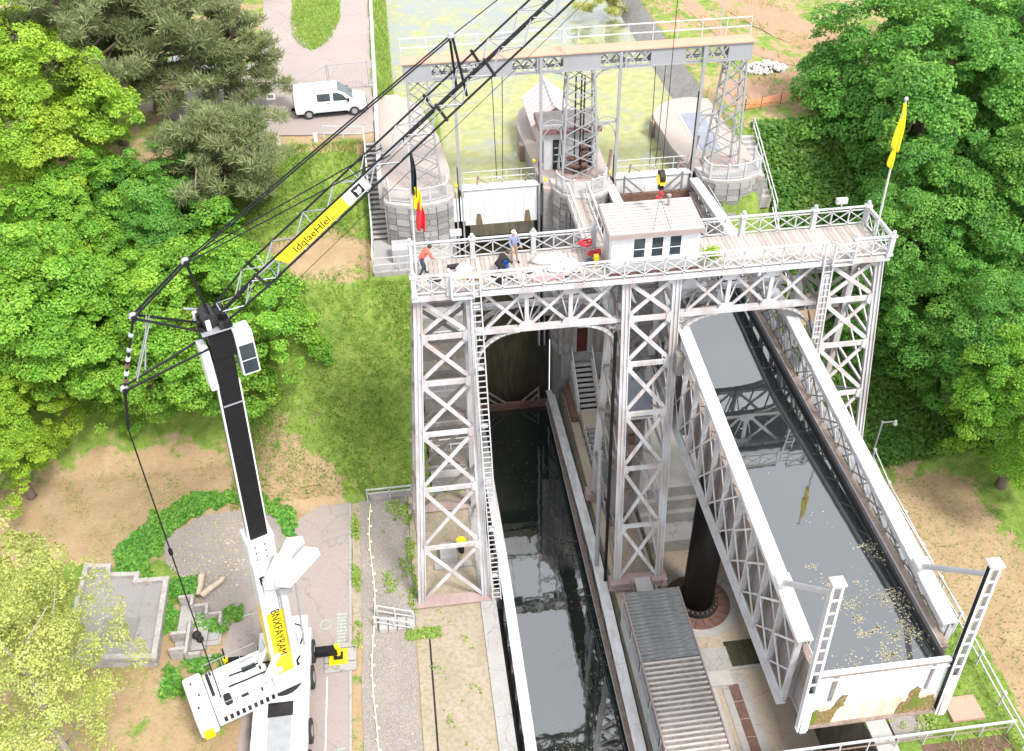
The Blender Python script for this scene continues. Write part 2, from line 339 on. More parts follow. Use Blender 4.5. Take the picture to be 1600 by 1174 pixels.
# ------------------------------------------------------------------ mesh helpers
class MB:
    """collects simple solids in world coordinates; build() links them as one mesh object"""
    def __init__(s):
        s.v, s.f, s.mi = [], [], []
        s.cur = 0
    def add(s, vs, fs):
        o = len(s.v); s.v += [tuple(p) for p in vs]
        s.f += [tuple(i + o for i in f) for f in fs]; s.mi += [s.cur] * len(fs)
        return s
    def box(s, x0, x1, y0, y1, z0, z1):
        return s.add([(x0, y0, z0), (x1, y0, z0), (x1, y1, z0), (x0, y1, z0), (x0, y0, z1), (x1, y0, z1), (x1, y1, z1), (x0, y1, z1)],
                     [(0, 3, 2, 1), (4, 5, 6, 7), (0, 1, 5, 4), (1, 2, 6, 5), (2, 3, 7, 6), (3, 0, 4, 7)])
    def bar(s, a, b, w, h, up=(0, 0, 1), ext=0.0):
        a, b = Vector(a), Vector(b); d = (b - a).normalized()
        a -= d * ext; b += d * ext
        up = Vector(up)
        if abs(d.dot(up)) > 0.98: up = Vector((0, 1, 0)) if abs(d.y) < 0.9 else Vector((1, 0, 0))
        x = d.cross(up).normalized(); y = x.cross(d)
        P = []
        for q in (a, b):
            for sx, sy in ((-1, -1), (1, -1), (1, 1), (-1, 1)):
                P.append(q + x * (sx * w / 2) + y * (sy * h / 2))
        return s.add(P, [(0, 3, 2, 1), (4, 5, 6, 7), (0, 1, 5, 4), (1, 2, 6, 5), (2, 3, 7, 6), (3, 0, 4, 7)])
    def tube(s, a, b, r, r2=None, n=8, caps=True):
        a, b = Vector(a), Vector(b); r2 = r if r2 is None else r2
        d = (b - a).normalized()
        up = Vector((0, 0, 1)) if abs(d.z) < 0.95 else Vector((1, 0, 0))
        x = d.cross(up).normalized(); y = x.cross(d)
        P = []
        for q, rr in ((a, r), (b, r2)):
            for i in range(n):
                t = 2 * math.pi * i / n
                P.append(q + x * (math.cos(t) * rr) + y * (math.sin(t) * rr))
        F = [(i, (i + 1) % n, n + (i + 1) % n, n + i) for i in range(n)]
        if caps: F += [tuple(range(n - 1, -1, -1)), tuple(range(n, 2 * n))]
        return s.add(P, F)
    def path(s, pts, r, n=6, radii=None):
        pts = [Vector(p) for p in pts]; k = len(pts); P = []
        for i, p in enumerate(pts):
            d = (pts[min(i + 1, k - 1)] - pts[max(i - 1, 0)]).normalized()
            up = Vector((0, 0, 1)) if abs(d.z) < 0.95 else Vector((1, 0, 0))
            x = d.cross(up).normalized(); y = x.cross(d); rr = radii[i] if radii else r
            for j in range(n):
                t = 2 * math.pi * j / n
                P.append(p + x * (math.cos(t) * rr) + y * (math.sin(t) * rr))
        F = []
        for i in range(k - 1):
            for j in range(n):
                F.append((i * n + j, i * n + (j + 1) % n, (i + 1) * n + (j + 1) % n, (i + 1) * n + j))
        F += [tuple(range(n - 1, -1, -1)), tuple(range((k - 1) * n, k * n))]
        return s.add(P, F)
    def prism(s, poly, z0, z1):
        n = len(poly)
        P = [(x, y, z0) for x, y in poly] + [(x, y, z1) for x, y in poly]
        F = [tuple(range(n - 1, -1, -1)), tuple(range(n, 2 * n))] + [(i, (i + 1) % n, n + (i + 1) % n, n + i) for i in range(n)]
        return s.add(P, F)
    def quad(s, a, b, c, d):
        return s.add([a, b, c, d], [(0, 1, 2, 3)])
    def plate(s, pts, nrm, t):
        n = len(pts); nv = Vector(nrm).normalized() * t
        P = [Vector(p) for p in pts] + [Vector(p) + nv for p in pts]
        return s.add(P, [tuple(range(n - 1, -1, -1)), tuple(range(n, 2 * n))] + [(i, (i + 1) % n, n + (i + 1) % n, n + i) for i in range(n)])
    def sphere(s, c, r, n=8, sz=1.0):
        c = Vector(c); P = [c + Vector((0, 0, r * sz))]; k = n // 2
        for i in range(1, k):
            t = math.pi * i / k
            for j in range(n):
                u = 2 * math.pi * j / n
                P.append(c + Vector((r * math.sin(t) * math.cos(u), r * math.sin(t) * math.sin(u), r * sz * math.cos(t))))
        P.append(c - Vector((0, 0, r * sz))); F = []
        for j in range(n): F.append((0, 1 + j, 1 + (j + 1) % n))
        for i in range(k - 2):
            for j in range(n):
                a = 1 + i * n
                F.append((a + j, a + n + j, a + n + (j + 1) % n, a + (j + 1) % n))
        e = len(P) - 1; a = 1 + (k - 2) * n
        for j in range(n): F.append((e, a + (j + 1) % n, a + j))
        return s.add(P, F)
    def data(s, name, mats, off=(0, 0, 0), smooth=False, rot=0.0):
        me = bpy.data.meshes.new(name)
        if rot:
            c, sn = math.cos(-rot), math.sin(-rot)
            vv = [((x - off[0]) * c - (y - off[1]) * sn, (x - off[0]) * sn + (y - off[1]) * c, z - off[2]) for x, y, z in s.v]
        else:
            vv = [(x - off[0], y - off[1], z - off[2]) for x, y, z in s.v]
        me.from_pydata(vv, [], s.f)
        for m in (mats if isinstance(mats, (list, tuple)) else [mats]):
            me.materials.append(M[m] if isinstance(m, str) else m)
        if any(s.mi): me.polygons.foreach_set('material_index', s.mi)
        if smooth: me.polygons.foreach_set('use_smooth', [True] * len(me.polygons))
        me.update()
        return me
    def build(s, name, mats, parent=None, smooth=False, bevel=0.0):
        off = world_loc(parent)
        me = s.data(name, mats, off, smooth)
        o = bpy.data.objects.new(name, me); COL.objects.link(o)
        if parent is not None: o.parent = parent
        if bevel:
            bv = o.modifiers.new('bevel', 'BEVEL'); bv.width = bevel; bv.segments = 2; bv.limit_method = 'ANGLE'
        return o
def world_loc(o):
    l = Vector((0, 0, 0))
    while o is not None:
        l += o.location; o = o.parent
    return l
def tag(o, label=None, cat=None, group=None, kind=None):
    if label: o['label'] = label
    if cat: o['category'] = cat
    if group: o['group'] = group
    if kind: o['kind'] = kind
    return o
def thing(name, loc, label, cat, group=None):
    o = bpy.data.objects.new(name, None); o.empty_display_size = 0.3
    COL.objects.link(o); o.location = loc
    return tag(o, label, cat, group)
def inst(name, me, parent, loc, rot=(0, 0, 0), scale=(1, 1, 1)):
    """one piece that shares mesh data; loc in world coordinates"""
    o = bpy.data.objects.new(name, me); COL.objects.link(o)
    o.location = Vector(loc) - world_loc(parent); o.rotation_euler = rot; o.scale = scale
    o.parent = parent
    return o
def structure(o, label=None):
    return tag(o, label, None, None, 'structure')
def one_bar(name, m, parent, a, b, w, h, up=(0, 0, 1), ext=0.0):
    return MB().bar(a, b, w, h, up, ext).build(name, m, parent)
def lerp(a, b, t): return a + (b - a) * t
def smooth(t):
    t = min(1, max(0, t)); return t * t * (3 - 2 * t)
UNIT = MB().box(-0.5, 0.5, -0.5, 0.5, -0.5, 0.5)
# ------------------------------------------------------------------ ground
def ip(y, pts):
    return np.interp(y, [p[0] for p in pts], [p[1] for p in pts])
def fbm(x, y, s=1.0):
    return (np.sin(x * 0.71 * s + 1.3) * np.cos(y * 0.63 * s + 0.4) + 0.6 * np.sin(x * 1.73 * s + y * 0.9 * s) + 0.35 * np.cos(x * 3.1 * s - y * 2.7 * s + 2) + 0.2 * np.sin(x * 6.7 * s + y * 5.9 * s)) / 2.15
def z_left(x, y):
    x = np.asarray(x, float); y = np.asarray(y, float)
    za = ip(y, [(-60, 0.3), (6.0, 0.3), (6.4, 0.9), (9, 5.0), (12, 9.6), (14.2, 12.0), (18.5, 12.35), (24.3, 15.95), (200, 16)])
    zb = ip(y, [(-60, 0.3), (11, 0.3), (15, 5.5), (20, 11.5), (26, 16.0), (200, 16)])
    t = np.clip((-19.5 - x) / 4.5, 0, 1); t = t * t * (3 - 2 * t)
    z = za * (1 - t) + zb * t
    slope = np.clip(z * 0.2, 0, 1) * np.clip((16.2 - z), 0, 1)
    z = z + fbm(x, y, 0.9) * 0.22 * slope
    far = (y > 32.5) & (x > -12.7)
    z = np.where(far, np.maximum(16 - (x + 12.7) * 1.9, 12), z)
    z = np.where((y > 16.4) & (y <= 32.5) & (x > -12.9), 14.2, z)
    z = np.where((y > 13.6) & (y <= 24.2) & (x > -14.2) & (x <= -12.3), np.minimum(z, np.where(y < 18, 11.7, 11.5 + (y - 18) * 0.62)), z)
    z = np.where((y > 13.6) & (y <= 18) & (x > -13.9), np.minimum(z, 11.7), z)
    z = np.where((y > 5.2) & (y <= 17.5) & (x > -11.3), 0.2, z)
    return z
def z_right(x, y):
    x = np.asarray(x, float); y = np.asarray(y, float)
    za = ip(y, [(-60, 0.2), (-14, 0.3), (2, 1.2), (6, 2.6), (12, 7.2), (17, 11.6), (22.5, 15.45), (200, 15.5)])
    z = za + np.clip((x - 17) * 0.12, 0, 2.2) * (y < 14)
    slope = np.clip(z * 0.2, 0, 1) * np.clip((15.7 - z), 0, 1)
    z = z + fbm(x + 3, y, 0.8) * 0.25 * slope
    z = np.where((y > 29.5) & (x < 11.2), np.maximum(15.4 - (11.2 - x) * 1.6, 12), z)
    z = np.where((y > 16.0) & (y <= 29.5) & (x < 11.9), 13.9, z)
    z = np.where((y <= 16.0) & (x < 13.2) & (y > 4), np.minimum(z, 0.3), z)
    return z
def height(x, y):
    return float(z_left(x, y) if x < 0 else z_right(x, y))
def grid_mesh(name, xs, ys, zf, dirt, matname):
    X, Y = np.meshgrid(xs, ys)
    Z = zf(X, Y)
    nx, ny = len(xs), len(ys)
    v = np.stack([X.ravel(), Y.ravel(), Z.ravel()], 1)
    i = np.arange(nx * ny).reshape(ny, nx)
    f = np.stack([i[:-1, :-1].ravel(), i[:-1, 1:].ravel(), i[1:, 1:].ravel(), i[1:, :-1].ravel()], 1)
    me = bpy.data.meshes.new(name)
    me.from_pydata(v.tolist(), [], f.tolist())
    at = me.attributes.new('dirt', 'FLOAT', 'POINT')
    at.data.foreach_set('value', dirt(X, Y, Z).ravel().astype(np.float32))
    me.polygons.foreach_set('use_smooth', [True] * len(me.polygons))
    me.materials.append(M[matname])
    o = bpy.data.objects.new(name, me); COL.objects.link(o)
    return structure(o)
def ground_mat():
    m = bpy.data.materials.new('ground_mix'); m.use_nodes = True
    n, l = m.node_tree.nodes, m.node_tree.links
    p = n['Principled BSDF']; p.inputs['Roughness'].default_value = 0.95; p.inputs['Specular IOR Level'].default_value = 0.2
    at = n.new('ShaderNodeAttribute'); at.attribute_name = 'dirt'
    tc = n.new('ShaderNodeTexCoord')
    def noise(sc, det=6):
        t = n.new('ShaderNodeTexNoise'); t.inputs['Scale'].default_value = sc; t.inputs['Detail'].default_value = det; t.inputs['Roughness'].default_value = 0.7
        l.new(tc.outputs['Object'], t.inputs['Vector']); return t.outputs['Fac']
    def mixc(a, b, f):
        x = n.new('ShaderNodeMix'); x.data_type = 'RGBA'
        for k, q in (('A', a), ('B', b)):
            if isinstance(q, tuple): x.inputs[k].default_value = (*q, 1)
            else: l.new(q, x.inputs[k])
        l.new(f, x.inputs['Factor']); return x.outputs['Result']
    def rng(v, a, b, lo=0.0, hi=1.0):
        x = n.new('ShaderNodeMapRange'); x.inputs['From Min'].default_value, x.inputs['From Max'].default_value = a, b
        x.inputs['To Min'].default_value, x.inputs['To Max'].default_value = lo, hi
        l.new(v, x.inputs['Value']); return x.outputs[0]
    g = mixc((0.085, 0.155, 0.022), (0.19, 0.26, 0.05), rng(noise(1.3), 0.35, 0.65))
    g = mixc(g, (0.27, 0.225, 0.11), rng(noise(3.3), 0.55, 0.72, 0, 0.8))
    d = mixc((0.28, 0.19, 0.11), (0.345, 0.25, 0.15), rng(noise(0.5), 0.35, 0.65))
    d = mixc(d, (0.22, 0.17, 0.09), rng(noise(4.5), 0.5, 0.7, 0, 0.7))
    mm = n.new('ShaderNodeMath'); mm.operation = 'ADD'
    l.new(at.outputs['Fac'], mm.inputs[0]); l.new(rng(noise(0.8, 8), 0.2, 0.8, -0.45, 0.45), mm.inputs[1])
    c = mixc(g, d, rng(mm.outputs[0], 0.44, 0.56))
    c = mixc(c, (0.13, 0.105, 0.06), rng(noise(11, 4), 0.6, 0.72, 0, 0.55))
    l.new(c, p.inputs['Base Color'])
    bp = n.new('ShaderNodeBump'); bp.inputs['Strength'].default_value = 0.5; bp.inputs['Distance'].default_value = 0.12
    l.new(noise(6, 8), bp.inputs['Height']); l.new(bp.outputs[0], p.inputs['Normal'])
    M['ground_mix'] = m
ground_mat()
def blob(X, Y, cx, cy, rx, ry, soft=0.35):
    d = np.sqrt(((X - cx) / rx) ** 2 + ((Y - cy) / ry) ** 2)
    return np.clip((1 + soft - d) / (2 * soft), 0, 1)
def dirt_left(X, Y, Z):
    d = np.full(X.shape, 0.18)
    d = np.maximum(d, blob(X, Y, -17.2, 16.4, 4.6, 2.5, .45))                   # bare terrace on the slope
    d = np.maximum(d, blob(X, Y, -31, 7.6, 11.5, 4.4))                     # worn path below the trees
    d = np.maximum(d, np.where(Y < 0, 0.62, 0))
    d = np.maximum(d, np.where((Y > 25) & (X < -12.7), 0.5, 0))
    d = np.maximum(d, np.where((Y > 23.6) & (Y < 26.5), 0.62, 0))
    d = np.maximum(d, blob(X, Y, -19.6, 6.6, 3.2, 1.4) * 0.8)
    d = np.where((X > -12.9) & (Y > 32), 0.35, d)
    return d
def dirt_right(X, Y, Z):
    d = np.full(X.shape, 0.15)
    d = np.maximum(d, np.clip((X - 15.5) / 1.5, 0, 1) * np.clip((3.5 - Y) / 2.5, 0, 1) * np.clip((23.5 - X) / 3, 0, 1) * 0.86)
    d = np.maximum(d, blob(X, Y, 18.5, 5.0, 1.6, 3.0) * 0.9)
    d = np.where((Y < -8) & (X > 12) & (X < 17.2), 0.1, d)
    d = np.where(Y > 23, 0.5, d)
    d = np.maximum(d, blob(X, Y, 14.6, 12.2, 1.8, 1.2) * 0.9)
    return d
ys = np.concatenate([np.arange(-34, 34, 0.5), np.arange(34, 112, 1.5)])
grid_mesh('ground', np.concatenate([np.arange(-110, -40, 2.5), np.arange(-40, -8.2, 0.5), [-8.3]]), ys, z_left, dirt_left, 'ground_mix')
grid_mesh('ground', np.concatenate([[9.2], np.arange(9.5, 40, 0.5), np.arange(40, 112, 2.5)]), ys, z_right, dirt_right, 'ground_mix')

def sheet(name, poly, z, m, thick=0.05):
    o = MB().prism(poly, z - thick, z).build(name, m)
    return structure(o)
def wobble(pts, amp=0.2, step=0.7, closed=True):
    out = []
    k = len(pts)
    for i in range(k):
        a, b = pts[i], pts[(i + 1) % k]
        L = math.hypot(b[0] - a[0], b[1] - a[1]); n = max(1, int(L / step))
        for j in range(n):
            t = j / n
            out.append((lerp(a[0], b[0], t) + (rnd.uniform(-amp, amp) if j else 0), lerp(a[1], b[1], t) + (rnd.uniform(-amp, amp) if j else 0)))
    return out
# lower yard on the left bank
sheet('road', [(-16.6, -30), (-16.6, 6.0), (-18.2, 6.2), (-19.6, 5.2), (-20.3, 3.6), (-22.2, -0.6), (-23.2, -2.5), (-23.6, -4.6), (-22.0, -6.5), (-22.2, -12), (-23, -30)], 0.335, 'asphalt')
sheet('gravel_patch', wobble([(-20.4, 3.7), (-20.9, 5.4), (-22.5, 6.4), (-25.6, 6.3), (-27.8, 4.6), (-27.4, 2.6), (-25.6, 0.4), (-24.4, -1.4), (-23.3, -2.5), (-22.2, -0.6)], 0.12), 0.331, 'gravel')
sheet('path', wobble([(-15.9, -30), (-15.9, 6.1), (-12.95, 6.0), (-12.95, -30)], 0.06, 1.5), 0.339, 'gravel')
sheet('kerb', [(-16.6, -30), (-16.45, -30), (-16.45, 6.0), (-16.6, 6.0)], 0.37, 'concrete')
sheet('verge', wobble([(-16.42, -4.6), (-15.92, -4.6), (-15.92, 5.9), (-16.42, 5.9)], 0.05), 0.336, 'gravel_pale')
# forecourt of the left tower and quay edge
sheet('forecourt', [(-12.9, -30), (-9.2, -30), (-9.2, 6.0), (-12.9, 6.0)], 0.343, 'gravel_pale')
sheet('quay_edge', [(-9.19, -30), (-8.3, -30), (-8.3, 6.0), (-9.19, 6.0)], 0.42, 'concrete', 0.5)
sheet('drain', [(-12.25, -30), (-12.15, -30), (-12.15, -4.4), (-12.25, -4.4)], 0.349, 'dark_iron', 0.004)
# upper level
sheet('road', wobble([(-30, 33), (-24, 26.6), (-14.0, 25.4), (-12.95, 25.6), (-12.95, 110), (-23, 110), (-22.4, 54), (-21.6, 40)], 0.12, 1.2), 16.03, 'asphalt')
sheet('grass_island', wobble([(-19.9, 54), (-19.0, 45.5), (-17.7, 41.2), (-16.6, 43.2), (-15.5, 48), (-15.3, 56), (-17.5, 66)], 0.1, 0.8), 16.05, 'ground_mix')
# right bank paths
def ribbon(name, pts, w, zoff, m, zf):
    b = MB(); P = []
    for i, (x, y) in enumerate(pts):
        a, c = pts[max(i - 1, 0)], pts[min(i + 1, len(pts) - 1)]
        d = Vector((c[0] - a[0], c[1] - a[1])).normalized(); nx, ny = -d.y, d.x
        ww = (w[i] if isinstance(w, list) else w) / 2 + rnd.uniform(-.12, .12)
        P += [(x + nx * ww, y + ny * ww, zf(x, y) + zoff), (x - nx * ww, y - ny * ww, zf(x, y) + zoff)]
    for i in range(len(pts) - 1): b.quad(P[2 * i], P[2 * i + 1], P[2 * i + 3], P[2 * i + 2])
    return structure(b.build(name, m))
def curve(pts, n=10):
    out = []
    for i in range(len(pts) - 1):
        p0, p1, p2, p3 = pts[max(i - 1, 0)], pts[i], pts[i + 1], pts[min(i + 2, len(pts) - 1)]
        for j in range(n):
            t = j / n
            out.append(tuple(0.5 * ((2 * b) + (c - a) * t + (2 * a - 5 * b + 4 * c - d) * t * t + (3 * b - a - 3 * c + d) * t ** 3) for a, b, c, d in zip(p0, p1, p2, p3)))
    out.append(tuple(pts[-1])); return out
flat = lambda x, y: float(z_right(max(x, 12.2), y)) - .012
ribbon('dirt_road', curve([(21, 75), (20.5, 55), (20.5, 47), (22.5, 40), (24.5, 34.5), (22.5, 30.5), (18, 29.3), (12.5, 29.0)]), 4.6, 0.03, 'dirt_path', flat)
ribbon('dirt_track', curve([(16.2, 75), (16.0, 55), (15.8, 45), (17.5, 37.5), (21, 33), (24, 32)]), 1.5, 0.034, 'dirt_path', flat)

# ------------------------------------------------------------------ pits, channels and head walls (setting)
b = MB()
b.box(-8.3, -1.5, -40, 19.2, -6.9, -6.6)
structure(b.build('pit_floor', 'concrete_stained'))
b = MB().box(1.5, 9.2, -40, 19.2, -6.6, -6.3)
structure(b.build('pit_floor', 'concrete_warm'))
b = MB().box(3.6, 4.4, -40, -6.0, -6.299, -6.28)
structure(b.build('floor_slab', 'coping'))
b = MB().box(4.75, 6.3, -40, -5.2, -6.299, -6.27)
tr = structure(b.build('floor_slab', 'concrete'))
for i in range(12):
    MB().box(5.2, 5.78, -5.9 - (i + 1) * 1.15, -5.95 - i * 1.15, -6.268, -6.24).build('cover_plate', 'rust', tr)
for x0, x1, y0, y1, z, m in ((1.4, 8.9, -5.0, -3.3, -6.2, 'concrete'), (1.4, 5.5, -6.0, -5.0, -6.1, 'coping'), (5.8, 7.6, -4.8, -3.0, -6.19, 'moss_wall'), (1.4, 9.1, 4.6, 6.0, -5.2, 'concrete')):
    structure(MB().box(x0, x1, y0, y1, -6.4, z).build('floor_slab', m))
stp = tag(MB().box(1.36, 9.15, 7.4, 19, -6.5, -2.6).build('stepped_bench', 'concrete'), 'broad concrete steps on the pit floor behind the black ram', 'steps')
for i in range(4):
    MB().box(1.36, 9.15, 6.0 + i * 0.36, 7.4, -6.3 + i * 0.92, -5.38 + i * 0.92).build('step', 'concrete', stp)
# retaining walls (hollow boxes as slabs)
for nm, a in (('pit_wall', (-8.9, -8.3, -40, 20, -7, 0.3)), ('pit_wall', (-1.5, -1.3, -40, 16, -7, -0.6)), ('pit_wall', (1.3, 1.5, -40, 16, -7, -0.6)), ('pit_wall', (9.2, 9.8, -40, 20, -7, 0.35))):
    structure(MB().box(*a).build(nm, 'concrete_stained'))
structure(MB().box(9.25, 10.3, -40, -4, 0.2, 0.46).build('quay_edge', 'coping'))
structure(MB().box(-1.29, 1.29, -40, 15.6, -3, -0.62).build('centre_floor', 'concrete_warm'))
structure(MB().box(-8.3, -1.7, 19.2, 20.2, -7, 11.6).build('head_wall', 'moss_wall'))
structure(MB().box(1.2, 9.2, 19.2, 20.2, -7, 11.6).build('head_wall', 'moss_wall'))
structure(MB().box(10.4, 12.2, -14.2, -8.9, 0.4, 0.5).build('gravel_bed', 'gravel'))
# upper canal: water, islands, abutments
w = MB(); w.quad((-12.4, 19.6, 13.7), (11.6, 19.6, 13.7), (11.6, 112, 13.7), (-12.4, 112, 13.7))
structure(w.build('canal_water', 'water_algae'))
nt = M['water_algae'].node_tree
tcn = [x for x in nt.nodes if x.type == 'TEX_COORD'][0]; ms = [x for x in nt.nodes if x.type == 'MIX_SHADER'][0]
sx = nt.nodes.new('ShaderNodeSeparateXYZ'); nt.links.new(tcn.outputs['Object'], sx.inputs[0])
mr = nt.nodes.new('ShaderNodeMapRange'); mr.inputs['From Min'].default_value, mr.inputs['From Max'].default_value = 36, 47
mr.inputs['To Min'].default_value, mr.inputs['To Max'].default_value = 0.0, -0.16
nt.links.new(sx.outputs['Y'], mr.inputs['Value'])
nz = [x for x in nt.nodes if x.type == 'TEX_NOISE'][1]
rg = [x for x in nt.nodes if x.type == 'MAP_RANGE' and x is not mr][0]
ad = nt.nodes.new('ShaderNodeMath'); ad.operation = 'ADD'
nt.links.new(nz.outputs['Fac'], ad.inputs[0]); nt.links.new(mr.outputs[0], ad.inputs[1]); nt.links.new(ad.outputs[0], rg.inputs['Value'])
def arc(cx, cy, rx, ry, a0, a1, n=14):
    return [(cx + rx * math.cos(rad(lerp(a0, a1, i / n))), cy + ry * math.sin(rad(lerp(a0, a1, i / n)))) for i in range(n + 1)]
isl = [(2.1, 17.6)] + arc(-0.3, 26.5, 2.6, 5.0, 0, 180) + [(-2.4, 17.6)]
structure(MB().prism(isl, 5, 14.75).build('island', 'stone'))
structure(MB().prism(isl, 14.751, 15.0).build('island_paving', 'paving_pale'))
isr = [(12.0, 17.0), (12.0, 28.5)] + arc(10.2, 26.2, 3.2, 3.6, 60, 190, 12) + [(7.1, 22), (7.6, 18.6), (7.75, 17.6)]
structure(MB().prism(isr, 5, 14.75).build('abutment', 'stone'))
structure(MB().prism(isr, 14.751, 15.0).build('abutment_paving', 'paving_pale'))
structure(MB().prism([(8.75, 20.9), (10.5, 20.9), (10.9, 27.2), (8.85, 27.2)], 15.0, 15.02).build('abutment_frame', 'coping'))
structure(MB().prism([(8.95, 21.1), (10.3, 21.1), (10.7, 27.0), (9.05, 27.0)], 15.0, 15.04).build('inspection_slab', 'roof_blue'))
lft = [(-12.6, 17.3), (-8.3, 17.4), (-8.2, 21), (-8.6, 26), (-9.6, 31), (-11.2, 33.5), (-12.6, 33.5)]
structure(MB().prism(lft, 5, 14.95).build('abutment', 'stone'))
structure(MB().prism(lft, 14.951, 15.2).build('abutment_paving', 'paving_pale'))
structure(MB().box(-12.9, -12.6, 18.5, 110, 14, 16.12).build('kerb', 'coping'))
for k in range(26):
    y = 34 + k * 2.6 + rnd.uniform(-.3, .3)
    pass
structure(MB().add([(9.7, 29.6, 13.2), (11.3, 29.6, 15.62), (11.3, 110, 15.62), (9.7, 110, 13.2)], [(0, 1, 2, 3)]).build('bank_revetment', 'stone'))
structure(MB().add([(-12.9, 33, 15.95), (-11.3, 33, 13.5), (-11.3, 110, 13.5), (-12.9, 110, 15.95)], [(0, 1, 2, 3)]).build('bank_revetment', 'ground_mix'))
# ------------------------------------------------------------------ the lift's guide gantry: three lattice towers and the bridge deck
gantry = thing('lift_gantry', (0, 1.1, 0.3), 'tall white steel lattice gantry of three towers carrying the railed plank deck', 'gantry')
ZL = [0.45, 4.4, 8.4, 11.9, 14.9, 17.45, 19.55]
def tower(xb0, xb1, xt0, xt1, zb=0.45, label=None, pm='steel_white'):
    t = bpy.data.objects.new('tower', None); COL.objects.link(t); t.parent = gantry
    if label: t['label'] = label
    def pt(i, j, z):
        u = (z - 0.3) / 19.3
        x = lerp(xb0, xt0, u) if i == 0 else lerp(xb1, xt1, u)
        y = lerp(-2.5, 0.0, u) if j == 0 else lerp(4.7, 2.2, u)
        return Vector((x, y, z))
    zs = [zb] + ZL[1:]
    for i in (0, 1):
        for j in (0, 1):
            sx = 1 if i == 0 else -1; sy = 1 if j == 0 else -1
            off = Vector((sx * 0.2, sy * 0.12, 0))
            a, bb = pt(i, j, zs[0]) + off, pt(i, j, zs[-1]) + off
            p = MB().bar(a, bb, 0.34, 0.22, (0, 1, 0))
            for e in (-0.185, 0.0, 0.185):
                p.bar(a + Vector((e, -sy * 0.135, 0)), bb + Vector((e, -sy * 0.135, 0)), 0.05, 0.1, (0, 1, 0))
            p.build('post', pm, t)
    faces = [((0, 0), (1, 0), 'y'), ((0, 1), (1, 1), 'y'), ((0, 0), (0, 1), 'x'), ((1, 0), (1, 1), 'x')]
    for fi, (c0, c1, ax) in enumerate(faces):
        outw = Vector((0, -1 if fi == 0 else 1, 0)) if ax == 'y' else Vector((-1 if fi == 2 else 1, 0, 0))
        inn = 0.38 if ax == 'y' else 0.24
        for k in range(len(zs) - 1):
            a0, a1 = pt(*c0, zs[k]), pt(*c1, zs[k]); b0, b1 = pt(*c0, zs[k + 1]), pt(*c1, zs[k + 1])
            d = (a1 - a0).normalized(); e = (b1 - b0).normalized()
            a0, a1, b0, b1 = a0 + d * inn, a1 - d * inn, b0 + e * inn, b1 - e * inn
            sh = -outw * 0.13
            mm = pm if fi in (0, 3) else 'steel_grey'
            w1 = 0.2 if ax == 'y' else 0.15
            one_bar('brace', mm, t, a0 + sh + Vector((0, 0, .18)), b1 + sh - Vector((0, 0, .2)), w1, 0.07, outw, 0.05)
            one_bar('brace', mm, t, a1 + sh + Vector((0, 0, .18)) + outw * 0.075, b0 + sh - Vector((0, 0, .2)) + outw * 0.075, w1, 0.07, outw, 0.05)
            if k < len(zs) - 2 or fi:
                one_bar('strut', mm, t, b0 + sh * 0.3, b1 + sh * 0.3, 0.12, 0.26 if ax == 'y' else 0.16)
            if fi == 0 and ax == 'y':
                for q, s in ((b0, 1), (b1, -1)):
                    g = MB(); c = q + outw * 0.045
                    g.plate([c + Vector((-s * 0.02, 0, -0.42)), c + Vector((s * 0.26, 0, -0.2)), c + Vector((s * 0.26, 0, 0.2)), c + Vector((-s * 0.02, 0, 0.42))], outw, 0.02)
                    g.build('gusset_plate', mm, t)
    for yb in (-2.75, 4.45):
        base = MB()
        base.box(xb0 - 0.25, xb1 + 0.25, yb, yb + 0.14, zb - 0.42, zb)
        base.box(xb0 - 0.25, xb1 + 0.25, yb + 0.4, yb + 0.54, zb - 0.42, zb)
        base.box(xb0 - 0.28, xb1 + 0.28, yb - 0.1, yb + 0.64, zb - 0.48, zb - 0.421)
        n = int((xb1 - xb0) / 0.5)
        for q in range(n + 1):
            x = xb0 + (xb1 - xb0) * q / n
            base.box(x - 0.02, x + 0.02, yb - 0.1, yb - 0.001, zb - 0.42, zb - 0.02)
        base.box(xb0 - 0.25, xb1 + 0.25, yb - 0.1, yb + 0.64, zb + 0.001, zb + 0.03)
        base.build('base_girder', 'pink_primer', t)
    return t, pt
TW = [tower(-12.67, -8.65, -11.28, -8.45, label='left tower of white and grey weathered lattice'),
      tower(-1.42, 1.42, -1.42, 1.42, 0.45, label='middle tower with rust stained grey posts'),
      tower(8.65, 12.67, 8.45, 11.42, 1.0, label='right tower standing against dark trees')]
